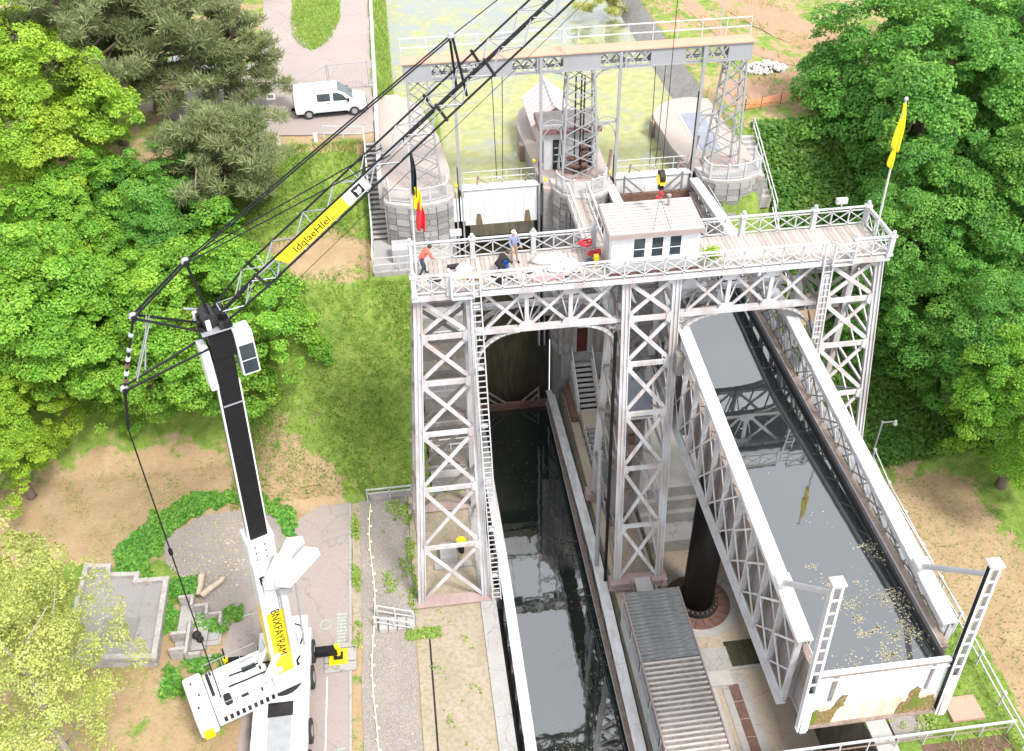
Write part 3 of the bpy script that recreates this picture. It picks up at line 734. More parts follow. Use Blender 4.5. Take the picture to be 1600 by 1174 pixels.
# bridge trusses between the towers, front and back
def gusset(parent, x, y, z, up, w=0.62, h=0.34):
    s = 1 if up else -1
    MB().plate([(x - w / 2, y, z), (x + w / 2, y, z), (x + w * 0.3, y, z + s * h), (x - w * 0.3, y, z + s * h)], (0, -1, 0), 0.02).build('gusset_plate', 'steel_white', parent)
for (x0, x1) in ((-8.1, -1.75), (1.75, 8.1)):
    for yy in (0.1, 2.1):
        tr = bpy.data.objects.new('bridge_truss', None); COL.objects.link(tr); tr.parent = gantry
        one_bar('bottom_chord', 'steel_white', tr, (x0 - .35, yy, 17.28), (x1 + .35, yy, 17.28), 0.34, 0.2)
        one_bar('top_chord', 'steel_white', tr, (x0 - .35, yy, 19.52), (x1 + .35, yy, 19.52), 0.3, 0.2)
        n = 3
        for k in range(n):
            a, c = lerp(x0, x1, k / n), lerp(x0, x1, (k + 1) / n)
            one_bar('brace', 'steel_white', tr, (a + .12, yy - .035, 17.42), (c - .12, yy - .035, 19.4), 0.15, 0.06, (0, 1, 0))
            one_bar('brace', 'steel_white', tr, (a + .12, yy + .035, 19.4), (c - .12, yy + .035, 17.42), 0.15, 0.06, (0, 1, 0))
            if k:
                one_bar('upright', 'steel_white', tr, (a, yy, 17.38), (a, yy, 19.42), 0.2, 0.12, (0, 1, 0))
                for s in (-1, 1):
                    one_bar('fan_strut', 'steel_white', tr, (a + s * .06, yy + .1, 17.4), (a + s * .55, yy + .1, 19.4), 0.06, 0.05, (0, 1, 0))
                gusset(tr, a, yy - .08, 17.39, True, 0.9); gusset(tr, a, yy - .08, 19.41, False, 0.9)
        for s, xx in ((1, x0), (-1, x1)):
            pts = [(xx - s * .35 + s * 2.1 * (1 - math.cos(rad(t))), yy, 15.25 + 1.9 * math.sin(rad(t))) for t in range(0, 91, 9)]
            kb = MB()
            for q in range(len(pts) - 1): kb.bar(pts[q], pts[q + 1], 0.11, 0.24, (0, 1, 0), 0.015)
            kb.build('knee_arch', 'steel_white', tr)
            rg_ = [(xx - s * .05 + .16 * math.cos(t * math.pi / 6), yy, 16.92 + .16 * math.sin(t * math.pi / 6)) for t in range(13)]
            MB().path(rg_, 0.035, 5).build('knee_ring', 'steel_white', tr)
# cross girders under the deck
x = -10.9
while x < 11.3:
    one_bar('cross_girder', 'steel_grey', gantry, (x, -0.05, 19.56), (x, 2.25, 19.56), 0.14, 0.2); x += 1.06
for k in range(7):
    xa = lerp(-8.0, -1.9, k / 6); xb = lerp(1.9, 8.0, k / 6)
    for a in (xa, xb):
        if k < 6:
            one_bar('lower_lateral', 'steel_pale', gantry, (a, 0.28, 17.25), (a + 1.0, 1.92, 17.25), 0.09, 0.06)
# plank deck
deck = MB().box(-11.35, 11.5, -0.42, -0.3, 19.66, 19.92).build('deck', 'steel_white', gantry)
MB().box(-11.35, 11.5, 2.5, 2.62, 19.66, 19.92).build('fascia', 'steel_white', deck)
pm_ = [MB().box(-0.105, 0.105, -1.4, 1.4, -0.03, 0.03).data('plank', m) for m in ('deck_wood', 'deck_wood_dark')]
x = -11.22
while x < 11.4:
    inst('plank', pm_[1 if rnd.random() < .3 else 0], deck, (x, 1.1, 19.95 + rnd.uniform(-.006, .006)), (0, 0, rnd.uniform(-.003, .003))); x += 0.225
# railings
def railing(name, parent, a, b, h=1.05, step=0.95, big=2.85, finial=True, cross=True, m='rail_white', toe=True, skip=None):
    a, b = Vector(a), Vector(b); L = (b - a).length; d = (b - a) / L
    r = bpy.data.objects.new(name, None); COL.objects.link(r); r.parent = parent
    up = Vector((0, 0, 1)); n = max(1, round(L / step))
    for zz, w, hh in ((h, 0.12, 0.06), (h - 0.17, 0.06, 0.05)) + (((0.14, 0.06, 0.06),) if toe else ()):
        one_bar('rail', m, r, a + up * zz, b + up * zz, w, hh)
    nb = max(1, round(L / big))
    bigs = {round(i * n / nb) for i in range(nb + 1)}
    for i in range(n + 1):
        p = a + d * (L * i / n)
        if i in bigs and finial:
            k = MB().box(p.x - .11, p.x + .11, p.y - .11, p.y + .11, p.z, p.z + h + .1)
            k.box(p.x - .16, p.x + .16, p.y - .16, p.y + .16, p.z + h - .02, p.z + h + .08)
            k.box(p.x - .15, p.x + .15, p.y - .15, p.y + .15, p.z, p.z + .12)
            k.sphere((p.x, p.y, p.z + h + .22), .1)
            k.build('post', m, r)
        else:
            one_bar('post', m, r, p, p + up * (h - .03), 0.06, 0.06)
    if cross:
        for i in range(n):
            p, q = a + d * (L * i / n), a + d * (L * (i + 1) / n)
            one_bar('cross_bar', m, r, p + up * .2, q + up * (h - .2), .045, .03, d.cross(up))
            one_bar('cross_bar', m, r, p + up * (h - .2) + d.cross(up) * .035, q + up * .2 + d.cross(up) * .035, .045, .03, d.cross(up))
    return r
railing('railing', gantry, (-11.2, 2.5, 19.95), (-2.35, 2.5, 19.95))
railing('railing', gantry, (2.35, 2.5, 19.95), (11.4, 2.5, 19.95))
railing('railing', gantry, (-11.2, -0.36, 19.95), (-9.6, -0.36, 19.95), big=1.6)
railing('railing', gantry, (-8.1, -0.42, 19.95), (8.0, -0.42, 19.95), finial=False)
railing('railing', gantry, (9.6, -0.36, 19.95), (11.4, -0.36, 19.95), big=1.8)
railing('railing', gantry, (-11.2, 2.3, 19.95), (-11.2, -0.2, 19.95), finial=False)
railing('railing', gantry, (11.4, 2.3, 19.95), (11.4, -0.2, 19.95), finial=False)
# ladders down the front faces, with small landing gates
def ladder(x, lean):
    l = bpy.data.objects.new('ladder', None); COL.objects.link(l); l.parent = gantry
    a0, a1 = Vector((x + lean, -2.86, 0.5)), Vector((x, -0.36, 20.9))
    for s in (-.23, .23):
        one_bar('rail', 'rail_white', l, a0 + Vector((s, 0, 0)), a1 + Vector((s, 0, 0)), .06, .08)
    n = 62
    for i in range(n):
        c = a0.lerp(a1, (i + .5) / n)
        one_bar('rung', 'rail_white', l, c - Vector((.22, 0, 0)), c + Vector((.22, 0, 0)), .045, .045)
    for i in range(6):
        c = a0.lerp(a1, (i + .5) / 6)
        one_bar('standoff', 'rail_white', l, c, c + Vector((0, .3, 0)), .3, .06)
    return l
ladder(-8.42, 0.18); ladder(8.42, -0.1)
for x in (-9.0, 9.05):
    g = bpy.data.objects.new('landing_gate', None); COL.objects.link(g); g.parent = gantry
    for zz in (20.95, 20.55, 20.05): one_bar('rail', 'rail_white', g, (x - .5, -.62, zz), (x + .5, -.62, zz), .06, .08)
    for s in (-.5, .5):
        one_bar('post', 'rail_white', g, (x + s, -.62, 19.8), (x + s, -.62, 21.0), .09, .09)
        one_bar('side_rail', 'rail_white', g, (x + s, -.6, 20.95), (x + s, -.4, 20.95), .05, .06)
    one_bar('cross_bar', 'rail_white', g, (x - .45, -.64, 20.1), (x + .45, -.64, 20.9), .05, .03, (0, 1, 0))
    one_bar('cross_bar', 'rail_white', g, (x - .45, -.6, 20.9), (x + .45, -.6, 20.1), .05, .03, (0, 1, 0))
    MB().box(x - .5, x + .5, -.66, -.42, 19.74, 19.8).build('platform', 'rail_white', g)
# floodlights on the back rail
for x in (-9.0, 10.0):
    f = MB(); f.box(x - .28, x + .28, 2.5, 2.72, 21.2, 21.5); f.box(x - .03, x + .03, 2.5, 2.56, 20.9, 21.2)
    tag(f.build('floodlight', 'rail_white', bevel=.05), 'small white floodlight on the back rail, %s' % ('behind the figure in orange' if x < 0 else 'near the yellow flag'), 'floodlight', 'floodlights on the back rail')

# ------------------------------------------------------------------ control cabin in the middle of the deck
cabin = thing('control_cabin', (0, 0.7, 19.98), 'white control cabin with pale boarded roof in the middle of the deck', 'cabin')
w = MB()
w.box(-2.05, 2.1, -0.2, -0.12, 20.0, 20.7); w.box(-2.05, 2.1, -0.2, -0.12, 21.85, 22.03)
xs = [-2.05, -1.05, -0.41, -0.2, 0.44, 0.65, 1.29, 2.1]
for k in range(0, 8, 2): w.box(xs[k], xs[k + 1] if k < 7 else 2.1, -0.2, -0.12, 20.7, 21.85)
w.box(-2.05, -1.97, -0.119, 1.6, 20.0, 22.03); w.box(2.02, 2.1, -0.119, 1.6, 20.0, 22.03); w.box(-1.969, 2.019, 1.52, 1.6, 20.0, 22.03)
w.box(-1.97, 2.02, -0.12, 1.52, 20.0, 20.04)
w.build('wall', 'wall_white', cabin)
for k, (a, c) in enumerate(((-1.05, -0.41), (-0.2, 0.44), (0.65, 1.29))):
    win = MB()
    win.box(a, c, -.17, -.13, 20.7, 20.77); win.box(a, c, -.17, -.13, 21.78, 21.85); win.box(a, a + .06, -.17, -.13, 20.77, 21.78); win.box(c - .06, c, -.17, -.13, 20.77, 21.78)
    win = win.build('window', 'white_paint', cabin)
    MB().box(a + .06, c - .06, -.15, -.14, 20.77, 21.78).build('pane', 'glass_dark', win)
    one_bar('glazing_bar', 'white_paint', win, (a + .06, -.155, 21.2), (c - .06, -.155, 21.2), .02, .03)
    MB().box(a - .05, c + .05, -.3, -.202, 20.62, 20.69).build('sill', 'wall_white', win)
MB().box(-2.09, -2.052, .3, 1.15, 20.05, 21.9).build('door', 'steel_pale', cabin)
RX0, RX1, RY0, RY1, RZ0, RZ1 = -2.27, 2.2, -.52, 2.1, 22.02, 22.2
roof = MB()
roof.add([(RX0, RY0, RZ0), (RX1, RY0, RZ0), (RX1, RY1, RZ1), (RX0, RY1, RZ1), (RX0, RY0, RZ0 + .24), (RX1, RY0, RZ0 + .24), (RX1, RY1, RZ1 + .24), (RX0, RY1, RZ1 + .24)],
         [(0, 3, 2, 1), (4, 5, 6, 7), (0, 1, 5, 4), (1, 2, 6, 5), (2, 3, 7, 6), (3, 0, 4, 7)])
roof = roof.build('roof', 'roof_trim', cabin)
for i in range(10):
    y0 = RY0 + .03 + i * .257; y1 = y0 + .22
    z0, z1 = [RZ0 + .24 + (y - RY0) / (RY1 - RY0) * (RZ1 - RZ0) for y in (y0, y1)]
    MB().add([(RX0 + .05, y0, z0 + .002), (RX1 - .05, y0, z0 + .002), (RX1 - .05, y1, z1 + .002), (RX0 + .05, y1, z1 + .002), (RX0 + .05, y0, z0 + .06), (RX1 - .05, y0, z0 + .06), (RX1 - .05, y1, z1 + .03), (RX0 + .05, y1, z1 + .03)],
             [(0, 3, 2, 1), (4, 5, 6, 7), (0, 1, 5, 4), (1, 2, 6, 5), (2, 3, 7, 6), (3, 0, 4, 7)]).build('roof_board', 'roof_panel', roof)
vp = MB(); vp.tube((.95, 1.45, 22.3), (.95, 1.45, 22.95), .07, n=10); vp.tube((.95, 1.45, 22.95), (.95, 1.45, 23.02), .11, n=10)
vp.build('vent_pipe', 'roof_trim', roof)
MB().box(-2.1, 2.15, -.35, -.21, 19.94, 20.03).build('threshold', 'rust', cabin)
cabin.location.y += .2
# ------------------------------------------------------------------ caissons
YN, YM, YF = -17.3, 0.25, 17.7
def caisson(cx, zw, label, front_gate, railing_side):
    c = thing('boat_caisson', (cx, YM, zw - 3.0), label, 'caisson', 'the two boat lift caissons')
    ze, zm = zw + 1.2, zw + 2.65
    zb = zw - 2.85
    def ztop(y): return lerp(ze, zm, 1 - abs(y - YM) / (YF - YM if y > YM else YM - YN))
    # trough
    t = MB()
    t.box(cx - 2.62, cx + 2.62, YN - .6, YF, zb, zb + .2)
    for s in (-1, 1):
        a, d = sorted((cx + s * 2.5, cx + s * 2.58))
        t.box(a, d, YN - .6, YF, zb + .2, zw + .28)
    t.box(cx - 2.5, cx + 2.5, YF - .15, YF, zb + .2, zw + .35)
    t.build('trough', 'steel_grey', c)
    for s in (-1, 1):
        a, d = sorted((cx + s * 2.46, cx + s * 2.72))
        MB().box(a, d, YN - .5, YF, zw + .281, zw + .42).build('rubbing_strake', 'rusty_steel', c)
        one_bar('strake_edge', 'steel_pale', c, (cx + s * 2.44, YN - .5, zw + .39), (cx + s * 2.44, YF, zw + .39), .05, .05)
    for s in (-1, 1):
        g = bpy.data.objects.new('girder', None); COL.objects.link(g); g.parent = c
        xo = cx + s * 3.0
        for y0, y1 in ((YN, YM), (YM, YF)):
            xa, xb = sorted((cx + s * 2.5, cx + s * 3.1))
            z0, z1 = ztop(y0), ztop(y1)
            MB().add([(xa, y0, z0 - .1), (xb, y0, z0 - .1), (xb, y1, z1 - .1), (xa, y1, z1 - .1), (xa, y0, z0), (xb, y0, z0), (xb, y1, z1), (xa, y1, z1)],
                     [(0, 3, 2, 1), (4, 5, 6, 7), (0, 1, 5, 4), (1, 2, 6, 5), (2, 3, 7, 6), (3, 0, 4, 7)]).build('top_flange', 'beam_white', g)
            nj = 5
            for j in range(1, nj):
                yj = lerp(y0, y1, j / nj); zj = lerp(z0, z1, j / nj)
                MB().box(xa + .01, xb - .01, yj - .16, yj + .16, zj - .02, zj + .022).build('splice_plate', 'beam_white', g)
            for xx in (xa + .08, xb - .08):
                one_bar('flange_web', 'steel_white', g, (xx, y0, z0 - .26), (xx, y1, z1 - .26), .04, .32)
        MB().box(xo - .25, xo + .12, YN, YF, zb - .12, zb - .02).build('bottom_flange', 'steel_pale', g)
        one_bar('bottom_web', 'steel_pale', g, (xo - .02, YN, zb + .1), (xo - .02, YF, zb + .1), .05, .24)
        n = 20
        yy = [lerp(YN + .1, YF - .1, i / n) for i in range(n + 1)]
        for i, y in enumerate(yy):
            zt = ztop(y) - .3
            one_bar('upright', 'steel_pale', g, (xo - s * .02, y, zb), (xo - s * .02, y, zt), .09, .24, (1, 0, 0))
            xi = cx + s * 2.62
            MB().plate([(xi, y - .03, zb + .2), (xo - s * .14, y - .03, zb + .2), (xo - s * .14, y - .03, zb + 1.2), (xi, y - .03, zw + .3)], (0, 1, 0), .05).build('rib_plate', 'steel_grey', g)
            if i < n:
                y2 = yy[i + 1]; za, zc = zb + .15, ztop((y + y2) / 2) - .35; zmid = (za + zc) / 2
                for k, (q0, q1) in enumerate((((y, za), (y2, zmid)), ((y2, zmid), (y, zc)))):
                    one_bar('lattice_bar', 'steel_white', g, (xo + s * .03, q0[0], q0[1]), (xo + s * .03, q1[0], q1[1]), .08, .05, (1, 0, 0))
                for (q0, q1) in (((y2, za), (y, zmid)), ((y, zmid), (y2, zc))):
                    one_bar('lattice_bar', 'steel_pale', g, (xo - s * .03, q0[0], q0[1]), (xo - s * .03, q1[0], q1[1]), .07, .04, (1, 0, 0))
                one_bar('inner_lattice', 'steel_grey', g, (cx + s * 2.7, y, zw + .45), (cx + s * 2.62, y2, ztop(y2) - .4), .06, .05, (1, 0, 0))  # grey puts the shade of the girder's inner side into the colour
                one_bar('inner_lattice', 'steel_grey', g, (cx + s * 2.76, y2, zw + .45), (cx + s * 2.68, y, ztop(y) - .4), .06, .05, (1, 0, 0))
    # crosshead over the ram
    MB().box(cx - 2.6, cx + 2.6, YM - 1.3, YM + 1.3, zb - .75, zb - .121).build('crosshead', 'steel_grey', c)
    for s in (-1, 1):          # guide shoes beside the towers
        for y in (-1.2, 1.6):
            xa, xb = sorted((cx + s * 3.12, cx + s * 3.5))
            MB().box(xa, xb, y - .25, y + .25, zw + .9, zw + 2.1).build('guide_shoe', 'steel_grey', c)
    # far end gate with its two A shaped brackets
    fg = MB().box(cx - 2.49, cx + 2.49, YF - .42, YF - .151, zw - 1.2, zw + .55).build('end_gate', 'rust', c)
    for s in (-1, 1):
        k = MB(); x0 = cx + s * 1.9
        for (a, d) in (((x0, YF - .3, zw + .55), (x0, YF - .3, zw + 1.9)), ((x0, YF - .3, zw + 1.8), (x0 - s * 1.3, YF - .3, zw + .6)), ((x0, YF - .3, zw + 1.2), (x0 - s * .6, YF - .3, zw + .6))):
            k.bar(a, d, .12, .1)
        k.build('bracket', 'steel_grey', fg)
    # service railing outside one girder
    s = railing_side
    if not s: return c, ztop
    xr = cx + s * 3.55
    r = bpy.data.objects.new('side_railing', None); COL.objects.link(r); r.parent = c
    wk = MB()
    wk.box(*sorted((cx + s * 3.16, cx + s * 3.6)), YN + .5, YF - .6, zw - .3, zw - .22); wk.build('catwalk', 'galvanised', r)
    for zz in (.45, .85, 1.25):
        one_bar('rail', 'rail_white', r, (xr, YN + .5, zw + zz - .25), (xr, YF - .6, zw + zz - .25), .045, .045)
    for i in range(25):
        y = lerp(YN + .5, YF - .6, i / 24)
        one_bar('post', 'rail_white', r, (xr, y, zw - .3), (xr, y, zw + 1.0), .05, .05)
    # slanting stays carrying the gate guides
    if front_gate:
        yb, zb_, yt, zt_ = -18.5, zw - 2.6, -18.0, zw + 5.5
        def gp(x, z, fwd=0.0): return Vector((x, lerp(yb, yt, (z - zb_) / (zt_ - zb_)) - fwd, z))
        eg = bpy.data.objects.new('end_gate', None); COL.objects.link(eg); eg.parent = c
        x0, x1 = cx - 2.52, cx + 2.52
        zs_ = zw - 1.55
        MB().plate([gp(x0, zs_), gp(x1, zs_), gp(x1, zw + .45), gp(x0, zw + .45)], (0, 1, 0), .12).build('skin_plate', 'gate_white', eg)
        MB().plate([gp(x0, zb_, .03), gp(x1, zb_, .03), gp(x1, zs_ - .01, .03), gp(x0, zs_ - .01, .03)], (0, 1, 0), .15).build('foot_plate', 'gate_foot', eg)
        for z in (zw + .46, zw + .12):
            one_bar('gate_rail', 'white_paint', eg, gp(x0, z, .02), gp(x1, z, .02), .16, .07)
        one_bar('gate_rail', 'rusty_steel', eg, gp(x0, zw + .36, .06), gp(x1, zw + .36, .06), .08, .12)
        one_bar('sill_bar', 'rusty_steel', eg, gp(x0 - .3, zb_ - .04, .05), gp(x1 + .3, zb_ - .04, .05), .2, .1)
        for z in (zw - .45,):
            one_bar('seam', 'steel_pale', eg, gp(x0, z, .004), gp(x1, z, .004), .012, .02)
        one_bar('seam', 'steel_pale', eg, gp(cx, zs_, .004), gp(cx, zw + .3, .004), .02, .012)
        def gate_mark(pts, m, nm):
            if nm == 'algae_stain':
                out = []
                for i in range(len(pts)):
                    (ax_, az_), (bx_, bz_) = pts[i], pts[(i + 1) % len(pts)]; nn_ = max(2, int(math.hypot(bx_ - ax_, bz_ - az_) / .07))
                    for j in range(nn_): out.append((lerp(ax_, bx_, j / nn_) + rnd.uniform(-.05, .05), max(.01, lerp(az_, bz_, j / nn_) + rnd.uniform(-.06, .06))))
                pts = out
            MB().plate([gp(cx + px_, zb_ + pz_, .055 if m == 'algae_orange' else .062) for px_, pz_ in pts], (0, 1, 0), .03).build(nm, m, eg)
        gate_mark([(-2.5, .02), (-1.62, .02), (-1.5, .75), (-1.3, 1.0), (-1.2, 1.6), (-1.42, 1.65), (-1.6, 1.1), (-1.75, .8), (-2.1, .75), (-2.35, .95), (-2.48, .6)], 'algae_orange', 'algae_stain')
        gate_mark([(-2.5, .03), (-2.25, .03), (-2.2, .55), (-2.3, .85), (-2.48, .7)], 'algae_green', 'algae_stain')
        gate_mark([(2.5, .02), (.95, .02), (1.05, .6), (1.3, .85), (1.38, 1.4), (1.55, 1.55), (1.72, 1.45), (1.68, .9), (1.9, .8), (2.3, 1.0), (2.45, .6)], 'algae_orange', 'algae_stain')
        gate_mark([(1.2, .3), (1.9, .3), (2.25, .85), (2.0, .75), (1.72, .78), (1.65, 1.25), (1.45, 1.2), (1.4, .7)], 'algae_green', 'algae_stain')
        for x, wd in ((1.85, .1), (-1.95, .14)):  # two grey streaks beside the guides, slightly wider towards the top
            gate_mark([(x, 1.4), (x + wd, 1.4), (x + wd * 1.6, 3.0), (x + .05, 3.0)], 'steel_grey', 'streak')
        for s in (-1, 1):
            gx = cx + s * 2.77
            gd = bpy.data.objects.new('gate_guide', None); COL.objects.link(gd); gd.parent = c
            for q in (-.17, .17):
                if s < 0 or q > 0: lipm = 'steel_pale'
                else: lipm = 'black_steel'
                one_bar('flange', 'white_paint', gd, gp(gx + q, zb_ - .1, .1), gp(gx + q, zt_, .1), .22, .08, (1, 0, 0))
                one_bar('flange_lip', lipm, gd, gp(gx + q - .045, zb_ + .1, .1), gp(gx + q - .045, zt_ - .1, .1), .16, .012, (1, 0, 0))
            one_bar('web', 'steel_grey', gd, gp(gx, zb_ - .1, -.05), gp(gx, zw + .3, -.05), .26, .03, (0, 1, 0))
            for i in range(13):
                z = lerp(zb_ + .1, zt_ - .15, i / 12)
                if z > zw - .3:
                    one_bar('batten', 'steel_white', gd, gp(gx - .13, z, .17), gp(gx + .13, z, .17), .03, .13)
            one_bar('cover', 'steel_white', gd, gp(gx, zb_ - .1, .26), gp(gx, zw - .4, .17), .26, .03, (0, 1, 0))
            MB().plate([gp(gx - .25, zt_, .3), gp(gx + .25, zt_, .3), gp(gx + .25, zt_, -.14), gp(gx - .25, zt_, -.14)], (0, 0, 1), .06).build('cap', 'steel_white', gd)
            a = Vector((cx + s * 2.8, -14.8, ztop(-14.8)))
            MB().tube(a, gp(gx, zt_ - .7, -.1), .13, .1, 8).build('stay', 'steel_pale', gd)
            MB().box(a.x - .3, a.x + .3, a.y - .3, a.y + .3, a.z, a.z + .25).build('stay_foot', 'beam_white', gd, bevel=.06)
    return c, ztop
cr, zt_r = caisson(4.68, 13.7, 'raised white steel caisson full of water with its closed white end gate', True, 1)
cl, zt_l = caisson(-4.68, -3.23, 'lowered steel caisson of dark water sunk between stone quays', False, 0)
for cx, zw, m in ((4.68, 13.7, 'water_clear'), (-4.68, -3.23, 'water_dark')):
    w = MB(); w.quad((cx - 2.5, -18.2 if cx > 0 else -17.9, zw), (cx + 2.5, -18.2 if cx > 0 else -17.9, zw), (cx + 2.5, YF - .43, zw), (cx - 2.5, YF - .43, zw))
    structure(w.build('caisson_water', m))
w = MB(); w.quad((2.2, 14.0, 13.712), (7.15, 14.0, 13.712), (7.15, YF - .43, 13.712), (2.2, YF - .43, 13.712))
structure(w.build('weed_patch', 'water_lily'))
# floating leaves
def scatter_quads(name, pts, size, m, label, zamp=0.0):
    k = len(pts); P = np.zeros((k, 4, 3)); pts = np.array(pts)
    a = nr.uniform(0, 6.28, k); s = size * nr.uniform(.5, 1.4, k)
    for j in range(4):
        P[:, j, 0] = pts[:, 0] + np.cos(a + j * 1.5708) * s * (1.6 if j % 2 else 1)
        P[:, j, 1] = pts[:, 1] + np.sin(a + j * 1.5708) * s * (1.6 if j % 2 else 1)
        P[:, j, 2] = pts[:, 2] + zamp * nr.uniform(0, 1, k)
    o = leaf_object(name, P, nr.uniform(0, 1, k), m)
    return tag(o, label, 'leaves', None, 'stuff')
def leaf_object(name, P, tint, m, parent=None):
    me = leaf_mesh(name, P, tint, m)
    o = bpy.data.objects.new(name, me); COL.objects.link(o)
    if parent is not None: o.parent = parent
    return o
def leaf_mesh(name, P, tint, m):
    k, q = P.shape[0], P.shape[1]
    me = bpy.data.meshes.new(name)
    me.vertices.add(k * q); me.vertices.foreach_set('co', P.reshape(-1).astype(np.float32))
    me.loops.add(k * q); me.loops.foreach_set('vertex_index', np.arange(k * q, dtype=np.int32))
    me.polygons.add(k); me.polygons.foreach_set('loop_start', np.arange(0, k * q, q, dtype=np.int32))
    try: me.polygons.foreach_set('loop_total', np.full(k, q, dtype=np.int32))
    except Exception: pass
    at = me.attributes.new('tint', 'FLOAT', 'FACE'); at.data.foreach_set('value', tint.astype(np.float32))
    me.materials.append(M[m] if isinstance(m, str) else m)
    me.update(calc_edges=True)
    return me
leaf_mat('dead_leaf', (0.42, 0.34, 0.16), (0.52, 0.46, 0.28), (0.62, 0.58, 0.42), (0.4, 0.35, 0.2))
P = []
for k in range(46):                      # drifts of fallen leaves, thickest in the corner by the gate
    t = abs(nr.normal(0, 2.6)); x = 6.9 - abs(nr.normal(0, 1.4)); sg_ = nr.uniform(.06, .3)
    for q in range(int(nr.integers(8, 46))):
        px_, py_ = nr.normal(x, sg_ * 1.4), nr.normal(-17.9 + t, sg_)
        if 2.3 < px_ < 7.1 and py_ > -18.1: P.append((px_, py_, 13.706))
for k in range(40): P.append((nr.uniform(2.4, 7.1), nr.uniform(-17, 10), 13.706))
scatter_quads('floating_leaves', P, .024, 'dead_leaf', 'tan fallen leaves drifting on the raised water by the white gate')
P = []
for cx_, cy_, n_, sg in ((-4.9, -4.5, 90, .5), (-5.2, -9.8, 90, .45), (-4.0, -5.5, 60, .7)):
    for k in range(n_): P.append((nr.normal(cx_, sg), nr.normal(cy_, sg * 1.5), -3.224))
for k in range(170): P.append((nr.uniform(-7.0, -2.3), nr.uniform(-17, 14), -3.224))
for k in range(160): P.append((-2.25 - abs(nr.normal(0, .5)), nr.uniform(-17, 4), -3.224))
scatter_quads('floating_leaves', P, .02, 'dead_leaf', 'pale specks drifting on the dark lowered water')
# ------------------------------------------------------------------ hydraulic ram
ram = thing('hydraulic_ram', (5.0, .25, -6.3), 'thick black hydraulic ram standing on the pit floor under the raised caisson', 'ram')
MB().tube((5.0, .25, -6.1), (5.0, .25, 10.2), 1.0, n=40).build('piston', 'ram_black', ram, smooth=False)
for p in ram.children[0].data.polygons: p.use_smooth = len(p.vertices) == 4
cyl = MB(); cyl.tube((5.0, .25, -6.29), (5.0, .25, -5.95), 1.35, n=32)
cyl.build('gland', 'dark_iron', ram)
for i in range(24):
    rg_ = MB()
    t = 2 * math.pi * i / 24; rg_.box(5.0 + 1.2 * math.cos(t) - .05, 5.0 + 1.2 * math.cos(t) + .05, .25 + 1.2 * math.sin(t) - .05, .25 + 1.2 * math.sin(t) + .05, -5.95, -5.85); rg_.build('gland_bolt', 'rust', ram)

MB().tube((5.0, .25, -6.299), (5.0, .25, -6.25), 2.15, n=36).build('cover_plate', 'rust', ram)
MB().tube((5.0, .25, -6.3), (5.0, .25, -6.262), 2.75, n=36).build('collar', 'concrete', ram)
for i in range(20):
    t = 2 * math.pi * i / 20
    one_bar('plate_joint', 'dark_iron', ram, (5 + 1.4 * math.cos(t), .25 + 1.4 * math.sin(t), -6.247), (5 + 2.1 * math.cos(t), .25 + 2.1 * math.sin(t), -6.247), .03, .01)
# ------------------------------------------------------------------ centre strip: canopy, stairs, walkways
can = thing('machine_canopy', (0.1, -9.5, -.6), 'long low canopy with ribbed weathered roof between the two caissons', 'canopy')
MB().add([(-1.42, -4.6, 1.86), (1.68, -4.6, 1.9), (1.68, -9.0, 1.9), (-1.42, -9.0, 1.86), (-1.42, -4.6, 1.98), (1.68, -4.6, 2.02), (1.68, -9.0, 2.02), (-1.42, -9.0, 1.98)],
         [(0, 3, 2, 1), (4, 5, 6, 7), (0, 1, 5, 4), (1, 2, 6, 5), (2, 3, 7, 6), (3, 0, 4, 7)]).build('roof', 'roof_slate', can)
rf = MB().box(-1.42, 1.68, -30, -9.001, 1.86, 1.94).build('roof', 'roof_corr', can)
rib = MB().box(-1.5, 1.5, -.05, .05, 0, .09).data('rib', 'roof_rib')
for i in range(34): inst('roof_rib', rib, rf, (.13, -9.15 - i * .29, 1.94))
rib2 = MB().box(-1.5, 1.5, -.06, .06, 0, .045).data('rib', 'roof_slate')
for i in range(18): inst('roof_rib', rib2, can.children[0], (.13, -4.8 - i * .235, 1.985))
for x in (-1.44, 1.66):
    MB().box(x, x + .06, -30, -4.6, 1.7, 2.05).build('gutter', 'roof_trim', can)
    for i in range(6):
        y = -4.8 - i * 2.1
        one_bar('column', 'steel_white', can, (x + .03, y, -.62), (x + .03, y, 1.7), .1, .1)
        if x < 0:
            pn = MB().box(x - .02, x + .04, y - 1.95, y - .15, -.6, .7).build('side_panel', 'steel_pale', can)
            MB().box(x - .015, x + .03, y - 1.9, y - .2, .72, 1.65).build('window_pane', 'glass_dark', can)
gl = MB()
gl.box(1.36, 1.5, -30, -4.4, -.6, -.2); structure(gl.build('parapet', 'concrete'))
# stepped metal bridge at the canopy end, below the middle tower
sb = thing('step_platform', (0.1, -3.6, .4), 'short metal stepped platform in front of the middle tower foot', 'platform')
MB().box(-.35, .55, -4.1, -2.9, .9, 1.0).build('top_plate', 'coping', sb)
for i in range(3): MB().box(-.35, .55, -4.6 - i * .0 - i * .22, -4.4 - i * .22, .55 - i * .25, .62 - i * .25).build('tread', 'coping', sb)
for x in (-.5, .65): one_bar('stringer', 'steel_grey', sb, (x, -2.9, .85), (x, -5.2, -.1), .08, .2)
